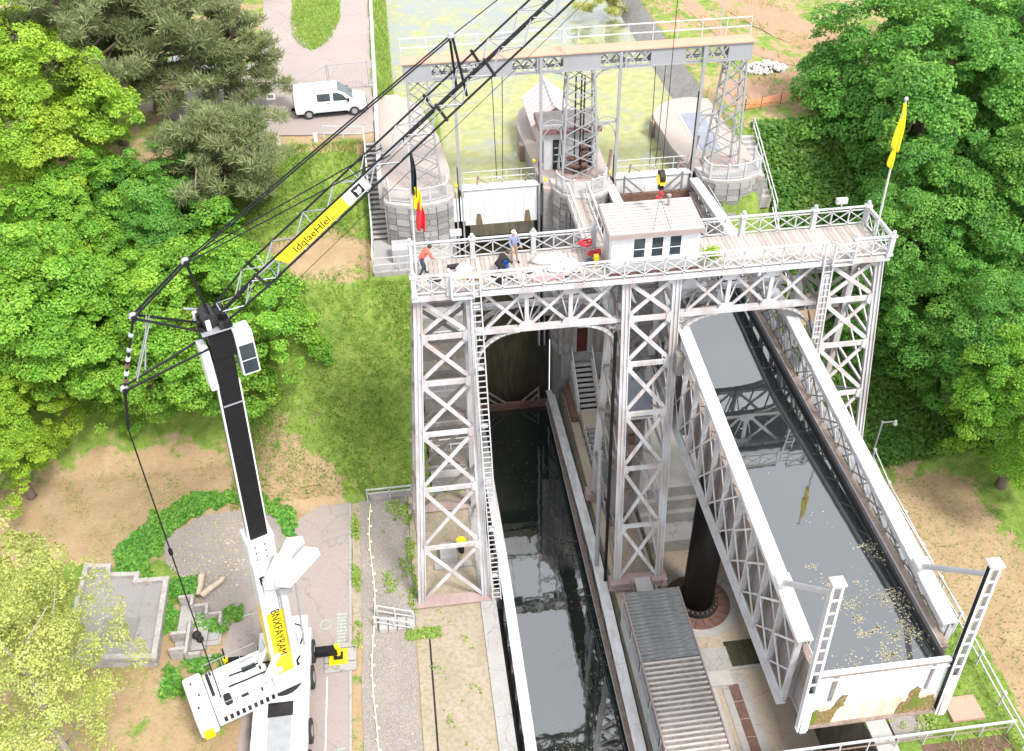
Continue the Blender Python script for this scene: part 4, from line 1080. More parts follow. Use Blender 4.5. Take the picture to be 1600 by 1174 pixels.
# stairs from the middle pier down to the centre floor
st = thing('stone_stairs', (0, 14.6, -.6), 'grey stone stairs with white handrails descending from the red door', 'stairs')
n = 13
for i in range(n):
    z = 3.1 - (i + 1) * .215
    MB().box(-.62, .62, 16.2 - (i + 1) * .3 + .07, 16.2 - i * .3 + .07, z - 1.2, z - .061).build('riser', 'dark_iron', st)
    MB().box(-.61, .61, 16.2 - (i + 1) * .3, 16.2 - i * .3 - .02, z - .06, z).build('tread', 'coping', st)
for x in (-.72, .72):
    MB().add([(x - .1, 16.4, 0), (x + .1, 16.4, 0), (x + .1, 12.2, -.6), (x - .1, 12.2, -.6), (x - .1, 16.4, 3.3), (x + .1, 16.4, 3.3), (x + .1, 12.2, .5), (x - .1, 12.2, .5)],
             [(0, 3, 2, 1), (4, 5, 6, 7), (0, 1, 5, 4), (1, 2, 6, 5), (2, 3, 7, 6), (3, 0, 4, 7)]).build('stringer_wall', 'parapet', st)
    one_bar('handrail', 'rail_white', st, (x, 16.5, 4.2), (x, 12.2, 1.3), .07, .07)
    for i in range(5):
        t = i / 4; one_bar('baluster', 'rail_white', st, (x, lerp(16.4, 12.3, t), lerp(3.3, .5, t)), (x, lerp(16.4, 12.3, t), lerp(4.2, 1.35, t)), .05, .05)
    MB().path([(x, 16.5, 4.1), (x, 16.75, 4.35), (x, 16.85, 4.1), (x, 16.7, 3.9)], .05, 6).build('scroll', 'rail_white', st)
MB().box(-.62, .62, 10.6, 12.29, -.7, .32).build('landing', 'concrete_warm', st)
st2 = thing('lower_stairs', (.1, 8, -3), 'dark lower flight of steps between chained white posts', 'stairs')
structure(MB().box(-.5, .7, 2.5, 10.6, -.61, -.6).build('stair_well', 'concrete_stained'))
for i in range(12):
    MB().box(-.45, .65, 10.6 - (i + 1) * .42, 10.6 - i * .42 - .04, -.59, .28 - i * .07).build('step', 'stone_dark', st2)
for x in (-.62, .82):
    for i in range(12):
        y = 10.7 - i * .62
        MB().box(x - .05, x + .05, y - .05, y + .05, -.6, .55 - i * .03).build('chain_post', 'rail_white', st2)
    one_bar('chain', 'steel_pale', st2, (x, 10.7, .45), (x, 3.9, .1), .03, .03)
structure(MB().box(-1.3, -.75, -4, 15.2, -.62, -.3).build('walkway', 'concrete_warm'))
structure(MB().box(.95, 1.04, -4, 15.2, -.62, .1).build('walkway', 'concrete'))
tag(MB().box(-1.28, -.8, 12.0, 15.3, -.29, .25).build('tarred_cover', 'rust', bevel=.04), 'dark brown flat cover beside the upper stone stairs', 'cover')
hb = thing('hut', (.55, 4.0, -.6), 'narrow shed with slate and blue metal roofs inside the middle tower', 'hut')
MB().box(-.3, 1.38, 3.4, 6.2, -.58, 10.9).build('wall', 'stone_dark', hb)
def slope(nm, m, x0, x1, y0, z0, y1, z1, t=.1):
    MB().add([(x0, y0, z0), (x1, y0, z0), (x1, y1, z1), (x0, y1, z1), (x0, y0, z0 + t), (x1, y0, z0 + t), (x1, y1, z1 + t), (x0, y1, z1 + t)],
         [(0, 3, 2, 1), (4, 5, 6, 7), (0, 1, 5, 4), (1, 2, 6, 5), (2, 3, 7, 6), (3, 0, 4, 7)]).build(nm, m, hb)
slope('roof', 'roof_blue', -.5, 1.45, 2.3, 8.6, 3.4, 11.0); slope('roof', 'roof_slate', -.5, 1.45, 2.7, 12.2, 4.8, 15.2)
MB().box(-.3, 1.38, 3.45, 4.7, 11.0, 12.3).build('upper_wall', 'stone_dark', hb)
one_bar('gutter', 'white_paint', hb, (-.5, 2.25, 8.6), (1.45, 2.25, 8.6), .08, .1); one_bar('gutter', 'white_paint', hb, (-.5, 2.65, 12.2), (1.45, 2.65, 12.2), .08, .1)
for k in range(7): MB().box(-.2 + rnd.uniform(0, 1.2), .1 + rnd.uniform(0, 1.1) + .2, 3.2, 3.39, 1.0 + k * .95, 1.4 + k * .95 + rnd.uniform(0, .4)).build('machine_part', rnd.choice(('rust', 'rusty_steel', 'dark_iron')), hb)
# gangway from the middle pier to the middle tower
gw = thing('gangway', (-.5, 9.5, 15), 'narrow railed gangway from the middle pier to the gantry', 'gangway')
MB().box(-1.1, .1, 2.3, 16.4, 14.9, 15.0).build('deck', 'paving_pale', gw)
for x in (-1.1, .1):
    one_bar('side_beam', 'steel_white', gw, (x, 2.3, 14.86), (x, 16.4, 14.86), .1, .3)
    railing('railing', gw, (x, 16.3, 15.0), (x, 2.4, 15.0), 1.0, 1.2, finial=False, cross=False)
# pipes beside the middle tower
for k, (x, y, r, m, lab) in enumerate(((-1.75, -.6, .09, 'black_steel', 'thin black pipe rising beside the middle tower'), (-1.95, .8, .16, 'galvanised', 'grey round pipe rising behind the black pipe by the middle tower'))):
    p = MB().tube((x - .1, y - 1.6, .2 - k * .3), (x, y, 17) if k == 0 else (x, y - .5, 8.2), r if k == 0 else .13, n=10).build('pipe', m); tag(p, lab, 'pipe')
# ------------------------------------------------------------------ stone piers
stone_me = [MB().box(-.5, .5, -.5, .5, -.5, .5).data('stone', m) for m in ('stone', 'stone_light', 'stone_dark')]
def pier(label, poly, z0, z1, courses, name='stone_pier', hc=.42, wl=.6, corbel=True):
    cx = sum(p[0] for p in poly) / len(poly); cy = sum(p[1] for p in poly) / len(poly)
    t = thing(name, (cx, cy, z0), label, 'pier', 'stone piers of the upper gates')
    core = MB().prism(poly, z0, z1 - .02); core.build('core', 'mortar', t)
    # visible front faces: all edges except the last (closing) one
    for k in range(courses):
        zc = z1 - hc * (k + .5)
        for i in range(len(poly) - 1):
            a, b = Vector((*poly[i], 0)), Vector((*poly[i + 1], 0)); L = (b - a).length; d = (b - a) / L
            nrm = Vector((d.y, -d.x, 0))
            n = max(1, round(L / wl)); sh = .5 if (k % 2 and n > 1) else 0
            xs = [0] + [L * (j + 1 - sh * .9) / n for j in range(n)] if sh else [L * j / n for j in range(n + 1)]
            xs = [min(x + (rnd.uniform(-.08, .08) if 0 < x < L else 0), L) for x in xs]; xs[-1] = L
            if sh: xs = xs[:-1] + [L] if L - xs[-2] > .25 else xs[:-2] + [L]
            for j in range(len(xs) - 1):
                w = xs[j + 1] - xs[j]
                if w < .12: continue
                c = a + d * ((xs[j] + xs[j + 1]) / 2) + nrm * rnd.uniform(-.02, .05)
                inst('stone', stone_me[rnd.choice((0, 0, 1, 1, 2))], t, (c.x, c.y, zc), (0, 0, math.atan2(d.y, d.x)), (w - .03, .16, hc - .035))
    cop = [(lerp(cx, x, 1.07), lerp(cy, y, 1.07)) for x, y in poly]
    MB().prism(cop, z1 - .015, z1 + .24).build('coping', 'coping', t, bevel=.03)
    return t
left_poly = [(-12.45, 18.4), (-12.4, 17.25)] + [(-11.9, 16.95), (-11.1, 16.65), (-10.3, 16.55), (-9.4, 16.65), (-8.7, 16.95), (-8.35, 17.4)] + [(-8.3, 19.0)]
pier('round fronted left stone pier beside the outdoor stairs', left_poly, -6.8, 14.9, 20)
mid_poly = [(-1.75, 18.6), (-1.75, 17.3), (-1.45, 16.6), (-.9, 16.1), (0, 15.9), (.9, 16.1), (1.45, 16.6), (1.75, 17.3), (1.75, 18.6)]
pier('middle stone pier below the portal with the narrow gangway', mid_poly, -6.8, 14.9, 30)
right_poly = [(7.9, 18.6), (8.0, 17.2), (8.6, 16.75), (9.4, 16.55), (10.2, 16.55), (10.9, 16.8), (11.8, 17.3), (11.95, 18.6)]
pier('right stone pier with mesh balustrade next to the ivy bank', right_poly, -6.8, 14.9, 24)
# lower block and red door on the middle pier
mp = thing('pier_doorway', (0, 15.6, 3.1), 'red door with stone surround at the foot of the middle pier', 'doorway')
for a in ((-1.6, -.38, 15.5, 15.85, 3.0, 6.4), (.38, 1.6, 15.5, 15.85, 3.0, 6.4), (-.379, .379, 15.5, 15.85, 5.2, 6.4)):
    MB().box(*a).build('surround', 'stone', mp)
MB().box(-.37, .37, 15.62, 15.7, 3.0, 5.19).build('door', 'door_red', mp)
MB().box(-1.5, 1.5, 15.3, 16.0, 1.0, 3.08).build('plinth', 'stone_dark', mp)
for x in (-1.35, -.85, .85, 1.35): MB().tube((x, 15.4, 3.0), (x, 15.4, 14.5), .09, n=8).build('drain_pipe', 'steel_grey', mp)
# mesh balustrades on the piers
def balustrade(label, pts, z, h=.95):
    t = thing('mesh_balustrade', (*pts[0], z), label, 'balustrade', 'mesh balustrades on the piers')
    for i in range(len(pts) - 1):
        a, b = Vector((*pts[i], z)), Vector((*pts[i + 1], z)); d = (b - a).normalized(); L = (b - a).length; u = Vector((0, 0, 1))
        one_bar('rail', 'rail_white', t, a + u * h, b + u * h, .08, .06); one_bar('rail', 'rail_white', t, a + u * .1, b + u * .1, .06, .05)
        k = MB(); n = max(2, int(L / .16))
        for j in range(-4, n + 4):
            for s in (1, -1):
                x0, x1 = j * .16, j * .16 + s * (h - .1)
                z0_, z1_ = .1, h
                tlo, thi = 0.0, 1.0
                dx = x1 - x0
                ta, tb = sorted(((0 - x0) / dx, (L - x0) / dx)); tlo, thi = max(tlo, ta), min(thi, tb)
                if thi - tlo > .08:
                    A = a + d * (x0 + dx * tlo) + u * lerp(z0_, z1_, tlo); B = a + d * (x0 + dx * thi) + u * lerp(z0_, z1_, thi)
                    k.bar(A, B, .018, .018)
        k.build('mesh_panel', 'rail_white', t)
        MB().box(a.x - .06, a.x + .06, a.y - .06, a.y + .06, z, z + h + .12).build('post', 'rail_white', t)
    p = pts[-1]; MB().box(p[0] - .06, p[0] + .06, p[1] - .06, p[1] + .06, z, z + h + .12).build('post', 'rail_white', t)
balustrade('white mesh balustrade on the left stone pier behind the tricolour flag', [(-12.3, 18.6), (-12.2, 17.3), (-10.9, 16.85), (-9.7, 16.85), (-8.6, 17.3), (-8.5, 18.2)], 15.14)
balustrade('white mesh balustrade on the middle stone pier', [(-1.6, 17.6), (-1.3, 16.7), (-.7, 16.3)], 15.14)
balustrade('white mesh balustrade right of the gangway on the middle stone pier', [(.45, 16.25), (1.25, 16.65), (1.6, 17.5)], 15.14)
balustrade('white mesh balustrade on the right stone pier', [(8.1, 17.9), (8.3, 17.0), (9.4, 16.7), (10.5, 16.75), (11.7, 17.4), (11.8, 18.8)], 15.14)
# ------------------------------------------------------------------ upstream portal
PY = 18.9
portal = thing('gate_portal', (0, PY, 15.1), 'pale grey lattice portal with orange walkway spanning the canal behind the gantry', 'portal')
bm_ = bpy.data.objects.new('beam', None); COL.objects.link(bm_); bm_.parent = portal
Z0, Z1 = 22.35, 23.3
xs_sol = [(-10.68, -9.0), (-6.35, -4.2), (-1.15, 1.15), (4.2, 6.35), (9.0, 10.5)]
for yy in (PY - .45, PY + .45):
    for a, d in xs_sol: MB().box(a, d, yy - .03, yy + .03, Z0, Z1).build('web_plate', 'portal_grey', bm_)
    for a, d in ((-10.68, 10.5),):
        one_bar('flange', 'portal_grey', bm_, (a, yy, Z1 + .03), (d, yy, Z1 + .03), .16, .06); one_bar('flange', 'portal_grey', bm_, (a, yy, Z0 - .03), (d, yy, Z0 - .03), .16, .06)
    for a, d in ((-9.0, -6.35), (-4.2, -1.15), (1.15, 4.2), (6.35, 9.0)):
        n = 4; st_ = (d - a) / n
        for k in range(n):
            x0 = a + k * st_
            one_bar('lattice_bar', 'portal_grey', bm_, (x0, yy - .012, Z0 + .02), (x0 + st_, yy - .012, Z1 - .02), .1, .025, (0, 1, 0))
            one_bar('lattice_bar', 'portal_grey', bm_, (x0, yy + .02, Z1 - .02), (x0 + st_, yy + .02, Z0 + .02), .1, .025, (0, 1, 0))
        one_bar('lattice_rail', 'portal_grey', bm_, (a, yy, Z0 + .09), (d, yy, Z0 + .06), .05, .08); one_bar('lattice_rail', 'portal_grey', bm_, (a, yy, Z1 - .05), (d, yy, Z1 - .05), .05, .1)
        one_bar('stiffener', 'portal_grey', bm_, ((a + d) / 2, yy - .06, Z0), ((a + d) / 2, yy - .06, Z1), .14, .05, (0, 1, 0))
MB().box(-10.75, 10.6, PY - .6, PY + .62, Z1 + .07, Z1 + .13).build('walkway', 'portal_deck', portal)
for y in (PY + .6,):
    r = bpy.data.objects.new('railing', None); COL.objects.link(r); r.parent = portal
    for zz in (.55, 1.1): one_bar('rail', 'rail_white', r, (-10.7, y, Z1 + zz + .1), (10.6, y, Z1 + zz + .1), .06, .06)
    for i in range(15): x = lerp(-10.7, 10.6, i / 14); one_bar('post', 'rail_white', r, (x, y, Z1 + .1), (x, y, Z1 + 1.25), .05, .05)
r = bpy.data.objects.new('railing', None); COL.objects.link(r); r.parent = portal
for zz in (.55, 1.05): one_bar('rail', 'rail_white', r, (-1.0, PY - .55, Z1 + zz + .1), (-1.0, PY + .5, Z1 + zz + .1), .05, .05)
for y in (PY - .55, PY + .5): one_bar('post', 'rail_white', r, (-1.0, y, Z1 + .1), (-1.0, y, Z1 + 1.2), .05, .05)
def ptower(xt0, xt1, xb0, xb1):
    t = bpy.data.objects.new('tower', None); COL.objects.link(t); t.parent = portal
    zb, zt = 15.15, Z0 - .06
    def pt(i, j, u):
        return Vector((lerp(xb0, xt0, u) if i == 0 else lerp(xb1, xt1, u), PY + (-1 if j == 0 else 1) * lerp(.8, .45, u), lerp(zb, zt, u)))
    for i in (0, 1):
        for j in (0, 1):
            one_bar('post', 'portal_grey', t, pt(i, j, 0), pt(i, j, 1), .12, .12)
    n = 7
    for c0, c1, ax in (((0, 0), (1, 0), 0), ((0, 1), (1, 1), 0), ((0, 0), (0, 1), 1), ((1, 0), (1, 1), 1)):
        for k in range(n):
            u0, u1 = k / n, (k + 1) / n; off = Vector((0, -.05, 0)) if ax == 0 else Vector((-.05, 0, 0))
            one_bar('lattice_bar', 'portal_grey', t, pt(*c0, u0) + off, pt(*c1, u1) + off, .065, .03, off)
            one_bar('lattice_bar', 'portal_grey', t, pt(*c1, u0) - off * .2, pt(*c0, u1) - off * .2, .065, .03, off)
    for s, xx in ((-1, xt0), (1, xt1)):
        if abs(xx) < 10:
            pts = [(xx + s * .9 * (1 - math.cos(rad(q))), PY - .45, zt - .9 + .9 * math.sin(rad(q))) for q in range(0, 91, 15)]
            k = MB()
            for q in range(len(pts) - 1): k.bar(pts[q], pts[q + 1], .1, .06, (0, 1, 0), .01)
            k.build('knee_arch', 'portal_grey', t)
    MB().box(xb0 - .15, xb1 + .15, PY - .95, PY + .95, 15.0, 15.15).build('foot_plate', 'pink_primer', t)
ptower(-10.45, -9.3, -10.7, -8.9); ptower(-.8, .8, -1.15, 1.15); ptower(9.15, 10.25, 8.6, 10.5)
mech = MB()
for k in range(18):
    x, y, z = rnd.uniform(-.6, .6), PY + rnd.uniform(-.3, .3), rnd.uniform(15.3, 17.5)
    mech.tube((x - .2, y, z), (x + .2, y, z), rnd.uniform(.08, .22), n=8)
mech.build('winch_gear', 'rust', portal)
mast = MB()
for x in (-.25, .1, .3): mast.tube((x, PY, 15.2), (x, PY, 21.8), .05, n=6)
mast.build('drive_shaft', 'dark_iron', portal)
for k, x in enumerate((-7.72, -2.5, 2.35, 7.5)):
    rd_ = bpy.data.objects.new('lift_rod', None); COL.objects.link(rd_); rd_.parent = portal
    MB().box(x - .09, x + .09, PY - .62, PY - .5, 14.6, Z1).build('guide_rail', 'portal_grey', rd_)
    MB().box(x - .15, x - .091, PY - .6, PY - .52, 14.4, 16.6 if k < 3 else 20.5).build('rack', 'black_steel', rd_)
    s = 1 if k % 2 == 0 else -1
    xi = (-9.2, -.95, .95, 9.0)[k]
    if k:
        one_bar('tie_strut', 'portal_grey', rd_, (x, PY - .5, 18.9), (xi, PY - .5, 18.9), .1, .12)
        pts = [(lerp(x, xi, t / 8), PY - .5, 18.95 + .32 * math.sin(math.pi * t / 8)) for t in range(9)]
        pts2 = [(lerp(x, xi, t / 8), PY - .5, 17.6 + 1.2 * math.sin(math.pi * t / 8) ** .6) for t in range(9)]
        q = MB()
        for P_ in (pts, pts2):
            for u in range(8): q.bar(P_[u], P_[u + 1], .06, .05, (0, 1, 0), .01)
        q.build('tie_arch', 'portal_grey', rd_)
for cx in (-5.1, 4.95):
    for dx in (-.32, .32):
        MB().tube((cx + dx * .6, PY - .1, 15.1), (cx + dx, PY - .1, Z0), .025, n=5).build('hoist_cable', 'dark_iron', portal)
# ------------------------------------------------------------------ upper gates
def lift_gate(label, x0, x1, z0, stains):
    g = thing('lift_gate', ((x0 + x1) / 2, 18.3, z0), label, 'gate', 'upper canal lift gates')
    MB().box(x0, x1, 18.25, 18.45, z0 + .5, 15.0).build('skin_plate', 'gate_white', g)
    MB().box(x0 - .05, x1 + .05, 18.15, 18.75, 15.001, 15.12).build('top_plate', 'white_paint', g)
    MB().box(x0 + .3, x1 - .2, 18.22, 18.44, z0 - .35, z0 + .499).build('foot_beam', 'concrete_stained', g)
    for zz in (15.55, 16.0): one_bar('rail', 'rail_white', g, (x0, 18.7, zz), (x1, 18.7, zz), .045, .045)
    for i in range(6): x = lerp(x0 + .05, x1 - .05, i / 5); one_bar('post', 'rail_white', g, (x, 18.7, 15.1), (x, 18.7, 16.02), .04, .04)
    MB().path([((x0 + x1) / 2 + .22 * math.cos(t), 18.6, 15.3 + .22 * math.sin(t)) for t in [i * math.pi / 6 for i in range(13)]], .05, 6).build('lifting_eye', 'steel_pale', g)
    for x in (x0 + .9, x1 - .7):
        k = MB().tube((x, 18.6, 15.1), (x + .1, 18.6, 15.75), .06, n=6); k.bar((x, 18.6, 15.6), (x + .75, 18.6, 15.15), .06, .06); k.build('valve_stem', 'rusty_steel', g)
    for x in stains:
        MB().plate([(x - .2, 18.245, z0 - .3), (x + .25, 18.245, z0 - .3), (x + .22, 18.245, z0 + .7), (x + .12, 18.245, z0 + 1.3), (x - .12, 18.245, z0 + 1.32), (x - .2, 18.245, z0 + .8)], (0, -1, 0), .012).build('mud_stain', 'gate_stain', g)
    for x in (x0 + .35, x0 + 1.25, x0 + 1.9, x1 - .9):
        MB().plate([(x, 18.246, z0 + .9), (x + .03, 18.246, z0 + .9), (x + .03, 18.246, 14.4), (x, 18.246, 14.4)], (0, -1, 0), .006).build('streak', 'gate_foot', g)  # thin rust streaks down the skin plate
    for s, x in ((-1, x0), (1, x1)):
        for q in (.12, .32, .5):
            MB().box(x + s * q - .05, x + s * q + .05, 18.05, 18.5, 2, 15.05).build('guide_rail', 'steel_pale' if q != .32 else 'black_steel', g)
lift_gate('white lift gate with two dark mud stains left of the middle pier', -7.5, -2.75, 11.9, (-6.6, -3.4))
lift_gate('white lift gate at the far end of the raised caisson', 2.45, 7.3, 12.6, ())
# ------------------------------------------------------------------ kiosk and gabled shelter on the island
ki = thing('gate_kiosk', (-.3, 20.9, 15.0), 'small white flat roofed kiosk behind the middle portal tower', 'kiosk')
MB().box(-2.0, 1.4, 20.1, 22.2, 15.01, 17.62).build('wall', 'wall_white', ki)
rf = MB().box(-2.35, 1.7, 19.75, 22.5, 17.621, 17.98).build('roof', 'roof_trim_red', ki)
MB().box(-2.3, 1.65, 19.8, 22.45, 17.981, 18.03).build('roof_gravel', 'gravel', rf)
for x, dw in ((-1.15, .48), (.95, .4)):
    d_ = MB().box(x - dw / 2 - .05, x + dw / 2 + .05, 20.06, 20.099, 15.05, 17.1).build('window', 'dark_iron', ki)
    for q in range(4): MB().box(x - dw / 2, x + dw / 2, 20.045, 20.059, 15.15 + q * .48, 15.58 + q * .48).build('pane', 'glass_dark', d_)
    for q in range(3): one_bar('glazing_bar', 'white_paint', d_, (x - dw / 2, 20.04, 15.6 + q * .48), (x + dw / 2, 20.04, 15.6 + q * .48), .03, .05)
MB().box(-2.04, -2.001, 20.5, 21.0, 15.3, 16.9).build('side_window', 'glass_dark', ki)
sh = thing('gabled_shelter', (-.6, 26.4, 15.0), 'low building with pale sheet gable roof behind the white kiosk', 'building')
MB().box(-1.9, .6, 24.2, 28.6, 15.01, 16.2).build('wall', 'pink_roof', sh)
rr_ = bpy.data.objects.new('roof', None); COL.objects.link(rr_); rr_.parent = sh
for s in (-1, 1):
    for k in range(7):
        y0, y1 = 23.9 + k * .72, 23.9 + k * .72 + .7
        e0 = -.65 + s * 1.65
        MB().add([(-.65, y0, 17.6), (-.65, y1, 17.6), (e0, y1, 16.25), (e0, y0, 16.25), (-.65, y0, 17.68), (-.65, y1, 17.64), (e0, y1, 16.29), (e0, y0, 16.33)],
                 [(0, 3, 2, 1), (4, 5, 6, 7), (0, 1, 5, 4), (1, 2, 6, 5), (2, 3, 7, 6), (3, 0, 4, 7)]).build('roof_sheet', 'pink_roof', rr_)
one_bar('ridge', 'white_paint', sh, (-.65, 23.9, 17.7), (-.65, 28.95, 17.7), .18, .06)
for s in (-1, 1):
    MB().add([(-1.9 if s > 0 else -1.9, 24.2 if s < 0 else 28.6, 16.2), (.6, 24.2 if s < 0 else 28.6, 16.2), (-.65, 24.2 if s < 0 else 28.6, 17.55)], [(0, 1, 2)]).build('gable', 'pink_roof', sh)
# fender timbers and mooring hooks on the island
for x, y, l_ in ((-2.9, 24.4, 'brown timber fender on the island edge left of the kiosk'), (6.95, 26.5, 'brown timber fender on the right abutment edge')):
    tag(MB().box(x - .2, x + .15, y - .35, y + .35, 13.4, 14.9).build('timber_fender', 'rusty_steel', bevel=.05), l_, 'fender')
for x, y, s, l_ in ((-2.3, 17.9, -1, 'small yellow life ring on the left side of the middle pier'), (1.95, 18.3, 1, 'small yellow life ring on the right of the middle pier'), (-8.0, 18.0, 1, 'small yellow life ring by the left gate'), (-2.6, 20.6, 1, 'small yellow life ring on the island edge')):
    tag(MB().sphere((x, y, 15.5), .13, 8).build('float_buoy', 'crane_yellow', smooth=True), l_.replace('life ring', 'float'), 'float', 'yellow floats by the gates')
for x, y, z0, x2, y2, z2, l_ in ((1.75, 18.1, 15.1, 2.05, 18.4, 17.0, 'leaning dark timber prop beside the middle pier'), (7.6, 19.2, 15.0, 8.1, 19.6, 16.9, 'leaning dark timber prop on the right abutment')):
    tag(MB().bar((x, y, z0), (x2, y2, z2), .16, .16).build('timber_prop', 'rusty_steel'), l_, 'prop')
# ------------------------------------------------------------------ outdoor stairs beside the left pier
os_ = thing('outdoor_stairs', (-13.1, 20, 12), 'grey outdoor stairs with white railing climbing beside the left stone pier', 'stairs')
n = 20
for i in range(n):
    z = 12.0 + (i + 1) * .195
    MB().box(-13.55, -12.55, 18.0 + i * .31 + .1, 18.0 + (i + 1) * .31 + .1, z - .9, z - .061).build('riser', 'rusty_steel', os_)
    MB().box(-13.56, -12.54, 18.0 + i * .31, 18.0 + (i + 1) * .31 - .03, z - .06, z).build('tread', 'coping', os_)
MB().box(-13.6, -8.6, 14.1, 17.99, 11.6, 12.0).build('landing', 'concrete', os_)
one_bar('side_beam', 'rail_white', os_, (-13.62, 17.9, 12.0), (-13.62, 24.4, 16.0), .1, .3)
r = bpy.data.objects.new('railing', None); COL.objects.link(r); r.parent = os_
for h in (.5, 1.0):
    one_bar('rail', 'rail_white', r, (-13.62, 18.0, 12 + h), (-13.62, 24.3, 16 + h), .06, .06)
    one_bar('rail', 'rail_white', r, (-13.62, 14.2, 12 + h), (-13.62, 18.0, 12 + h), .06, .06)
    one_bar('rail', 'rail_white', r, (-13.62, 14.2, 12 + h), (-9, 14.2, 12 + h), .06, .06)
    one_bar('rail', 'rail_white', r, (-13.62, 24.3, 16 + h), (-16.3, 24.9, 16 + h), .06, .06)
for x, y, z in [(-13.62, 14.2, 12), (-13.62, 16, 12), (-13.62, 18, 12), (-13.62, 20.1, 13.3), (-13.62, 22.2, 14.6), (-13.62, 24.3, 16), (-12, 14.2, 12), (-10.5, 14.2, 12), (-15, 24.6, 16), (-16.3, 24.9, 16)]:
    one_bar('post', 'rail_white', r, (x, y, z), (x, y, z + 1.05), .07, .07)
cb = tag(MB().box(-12.4, -11.2, 15.0, 16.2, 12.0, 13.0).build('service_box', 'steel_pale', bevel=.04), 'pale grey service box on the landing at the foot of the outdoor stairs', 'box')
# stepped concrete below the landing, seen through the left tower
ter = thing('concrete_terrace', (-9.8, 11, .3), 'stepped concrete terrace seen through the left tower lattice', 'terrace')
for i in range(9):
    MB().box(-11.3, -8.32, 6.2 + i * 1.12, 17.4, .25 + i * 1.26, 1.5 + i * 1.26).build('step', 'concrete' if i % 3 == 0 else 'concrete_dark', ter)
for i in (1, 3, 5, 7):
    y, z = 6.25 + i * 1.12, 1.5 + i * 1.26
    for h in (.45, .9): one_bar('terrace_rail', 'rail_white', ter, (-11.2, y, z + h), (-8.5, y, z + h), .06, .06)
    for x in (-11.1, -9.9, -8.6): one_bar('terrace_post', 'rail_white', ter, (x, y, z), (x, y, z + .95), .07, .07)
    one_bar('stair_stringer', 'rusty_steel', ter, (-10.6, y - .15, z), (-9.0, y - .15, z - 1.26), .12, .22)
# right pier stairs
rs = thing('pier_stairs', (12.4, 20.5, 12), 'narrow pale steps with railing on the far side of the right stone pier', 'stairs')
for i in range(12):
    z = 15.3 - i * .2
    MB().box(12.0, 12.9, 22.4 - (i + 1) * .4, 22.4 - i * .4, z - .8, z).build('step', 'coping', rs)
for h in (.5, 1.0): one_bar('rail', 'rail_white', rs, (12.95, 22.6, 15.4 + h), (12.95, 16.5, 12.3 + h), .06, .06)
for t in range(6): one_bar('post', 'rail_white', rs, (12.95, lerp(22.6, 16.5, t / 5), lerp(15, 12, t / 5)), (12.95, lerp(22.6, 16.5, t / 5), lerp(16.4, 13.3, t / 5)), .06, .06)
for h in (.5, 1.0): one_bar('lower_rail', 'rail_white', rs, (12.6, 16.4, 12.5 + h), (12.9, 12.5, 8.8 + h), .06, .06)
# low walls and railings of the lower yard
fw = thing('foot_railing', (-14, 6.1, .3), 'low white wall with railing at the foot of the grass slope', 'railing')
MB().box(-15.3, -12.5, 6.0, 6.25, .3, .75).build('wall', 'parapet', fw)
for h in (1.0, 1.35): one_bar('rail', 'rail_white', fw, (-15.4, 5.95, h), (-12.5, 5.95, h), .08, .08)
for x in (-15.4, -14.0, -12.6): one_bar('post', 'rail_white', fw, (x, 5.95, .3), (x, 5.95, 1.4), .08, .08)
tf = thing('stair_railing', (-13.7, -3.8, .3), 'white double railing of the small steps left of the left tower foot', 'railing')
for dx, dy in ((0, 0), (-.35, -.75)):
    for h in (.55, 1.0): one_bar('rail', 'rail_white', tf, (-15.0 + dx * .2, -3.0 + dy, h + .35), (-13.0 + dx * .2, -3.5 + dy, h + .1), .06, .06)
    for t in (0, .5, 1): one_bar('post', 'rail_white', tf, (lerp(-15, -13, t) + dx * .2, lerp(-3, -3.5, t) + dy, .3), (lerp(-15, -13, t) + dx * .2, lerp(-3, -3.5, t) + dy, 1.3 - .2 * t), .09, .09)
for i in range(4): MB().box(-14.9 + i * .5, -14.45 + i * .5, -4.1, -3.3, .3, .65 - i * .08).build('step', 'coping', tf)
# inside the left tower foot
bx = thing('junction_block', (-10.6, .6, .34), 'pale concrete block with yellow topped bollard inside the left tower foot', 'block')
MB().box(-11.2, -10.2, .2, 1.4, .34, .9).build('block', 'coping', bx); MB().box(-11.6, -9.4, -.2, .199, .34, .5).build('slab', 'concrete', bx)
MB().tube((-9.9, 1.0, .34), (-9.9, 1.0, 1.3), .16, n=10).build('bollard', 'dark_iron', bx); MB().tube((-9.9, 1.0, 1.3), (-9.9, 1.0, 1.42), .3, n=12).build('bollard_cap', 'crane_yellow', bx)
# small bridge at the bottom right
fb = thing('footbridge', (10.5, -15, .3), 'footbridge with white handrail and brown metal deck at the lower right', 'footbridge')
MB().box(4.2, 16.0, -15.6, -14.5, .1, .3).build('deck', 'rust', fb)
for i in range(16): MB().box(4.4 + i * .35, 4.7 + i * .35, -15.5, -14.6, .301, .34).build('deck_plate', 'steel_pale', fb)
one_bar('rail', 'rail_white', fb, (4.2, -14.45, 1.35), (16.2, -14.45, 1.35), .1, .1); one_bar('rail', 'rusty_steel', fb, (4.2, -14.45, .85), (16.2, -14.45, .85), .05, .05)
for i in range(9): x = lerp(4.3, 16, i / 8); one_bar('post', 'rail_white', fb, (x, -14.45, .2), (x, -14.45, 1.35), .06, .06)
bk = thing('brick_kerb', (14.2, -15.9, .3), 'row of red bricks under the footbridge handrail', 'brickwork')
for i in range(14): MB().box(12.2 + i * .27, 12.42 + i * .27, -16.1, -15.65, .1, .42).build('brick', 'brick_red', bk)
tag(MB().box(13.6, 15.3, -13.6, -12.3, .3, .52).build('terracotta_slab', 'terracotta', bevel=.02), 'flat pink terracotta slab on the grass beside the footbridge', 'slab')
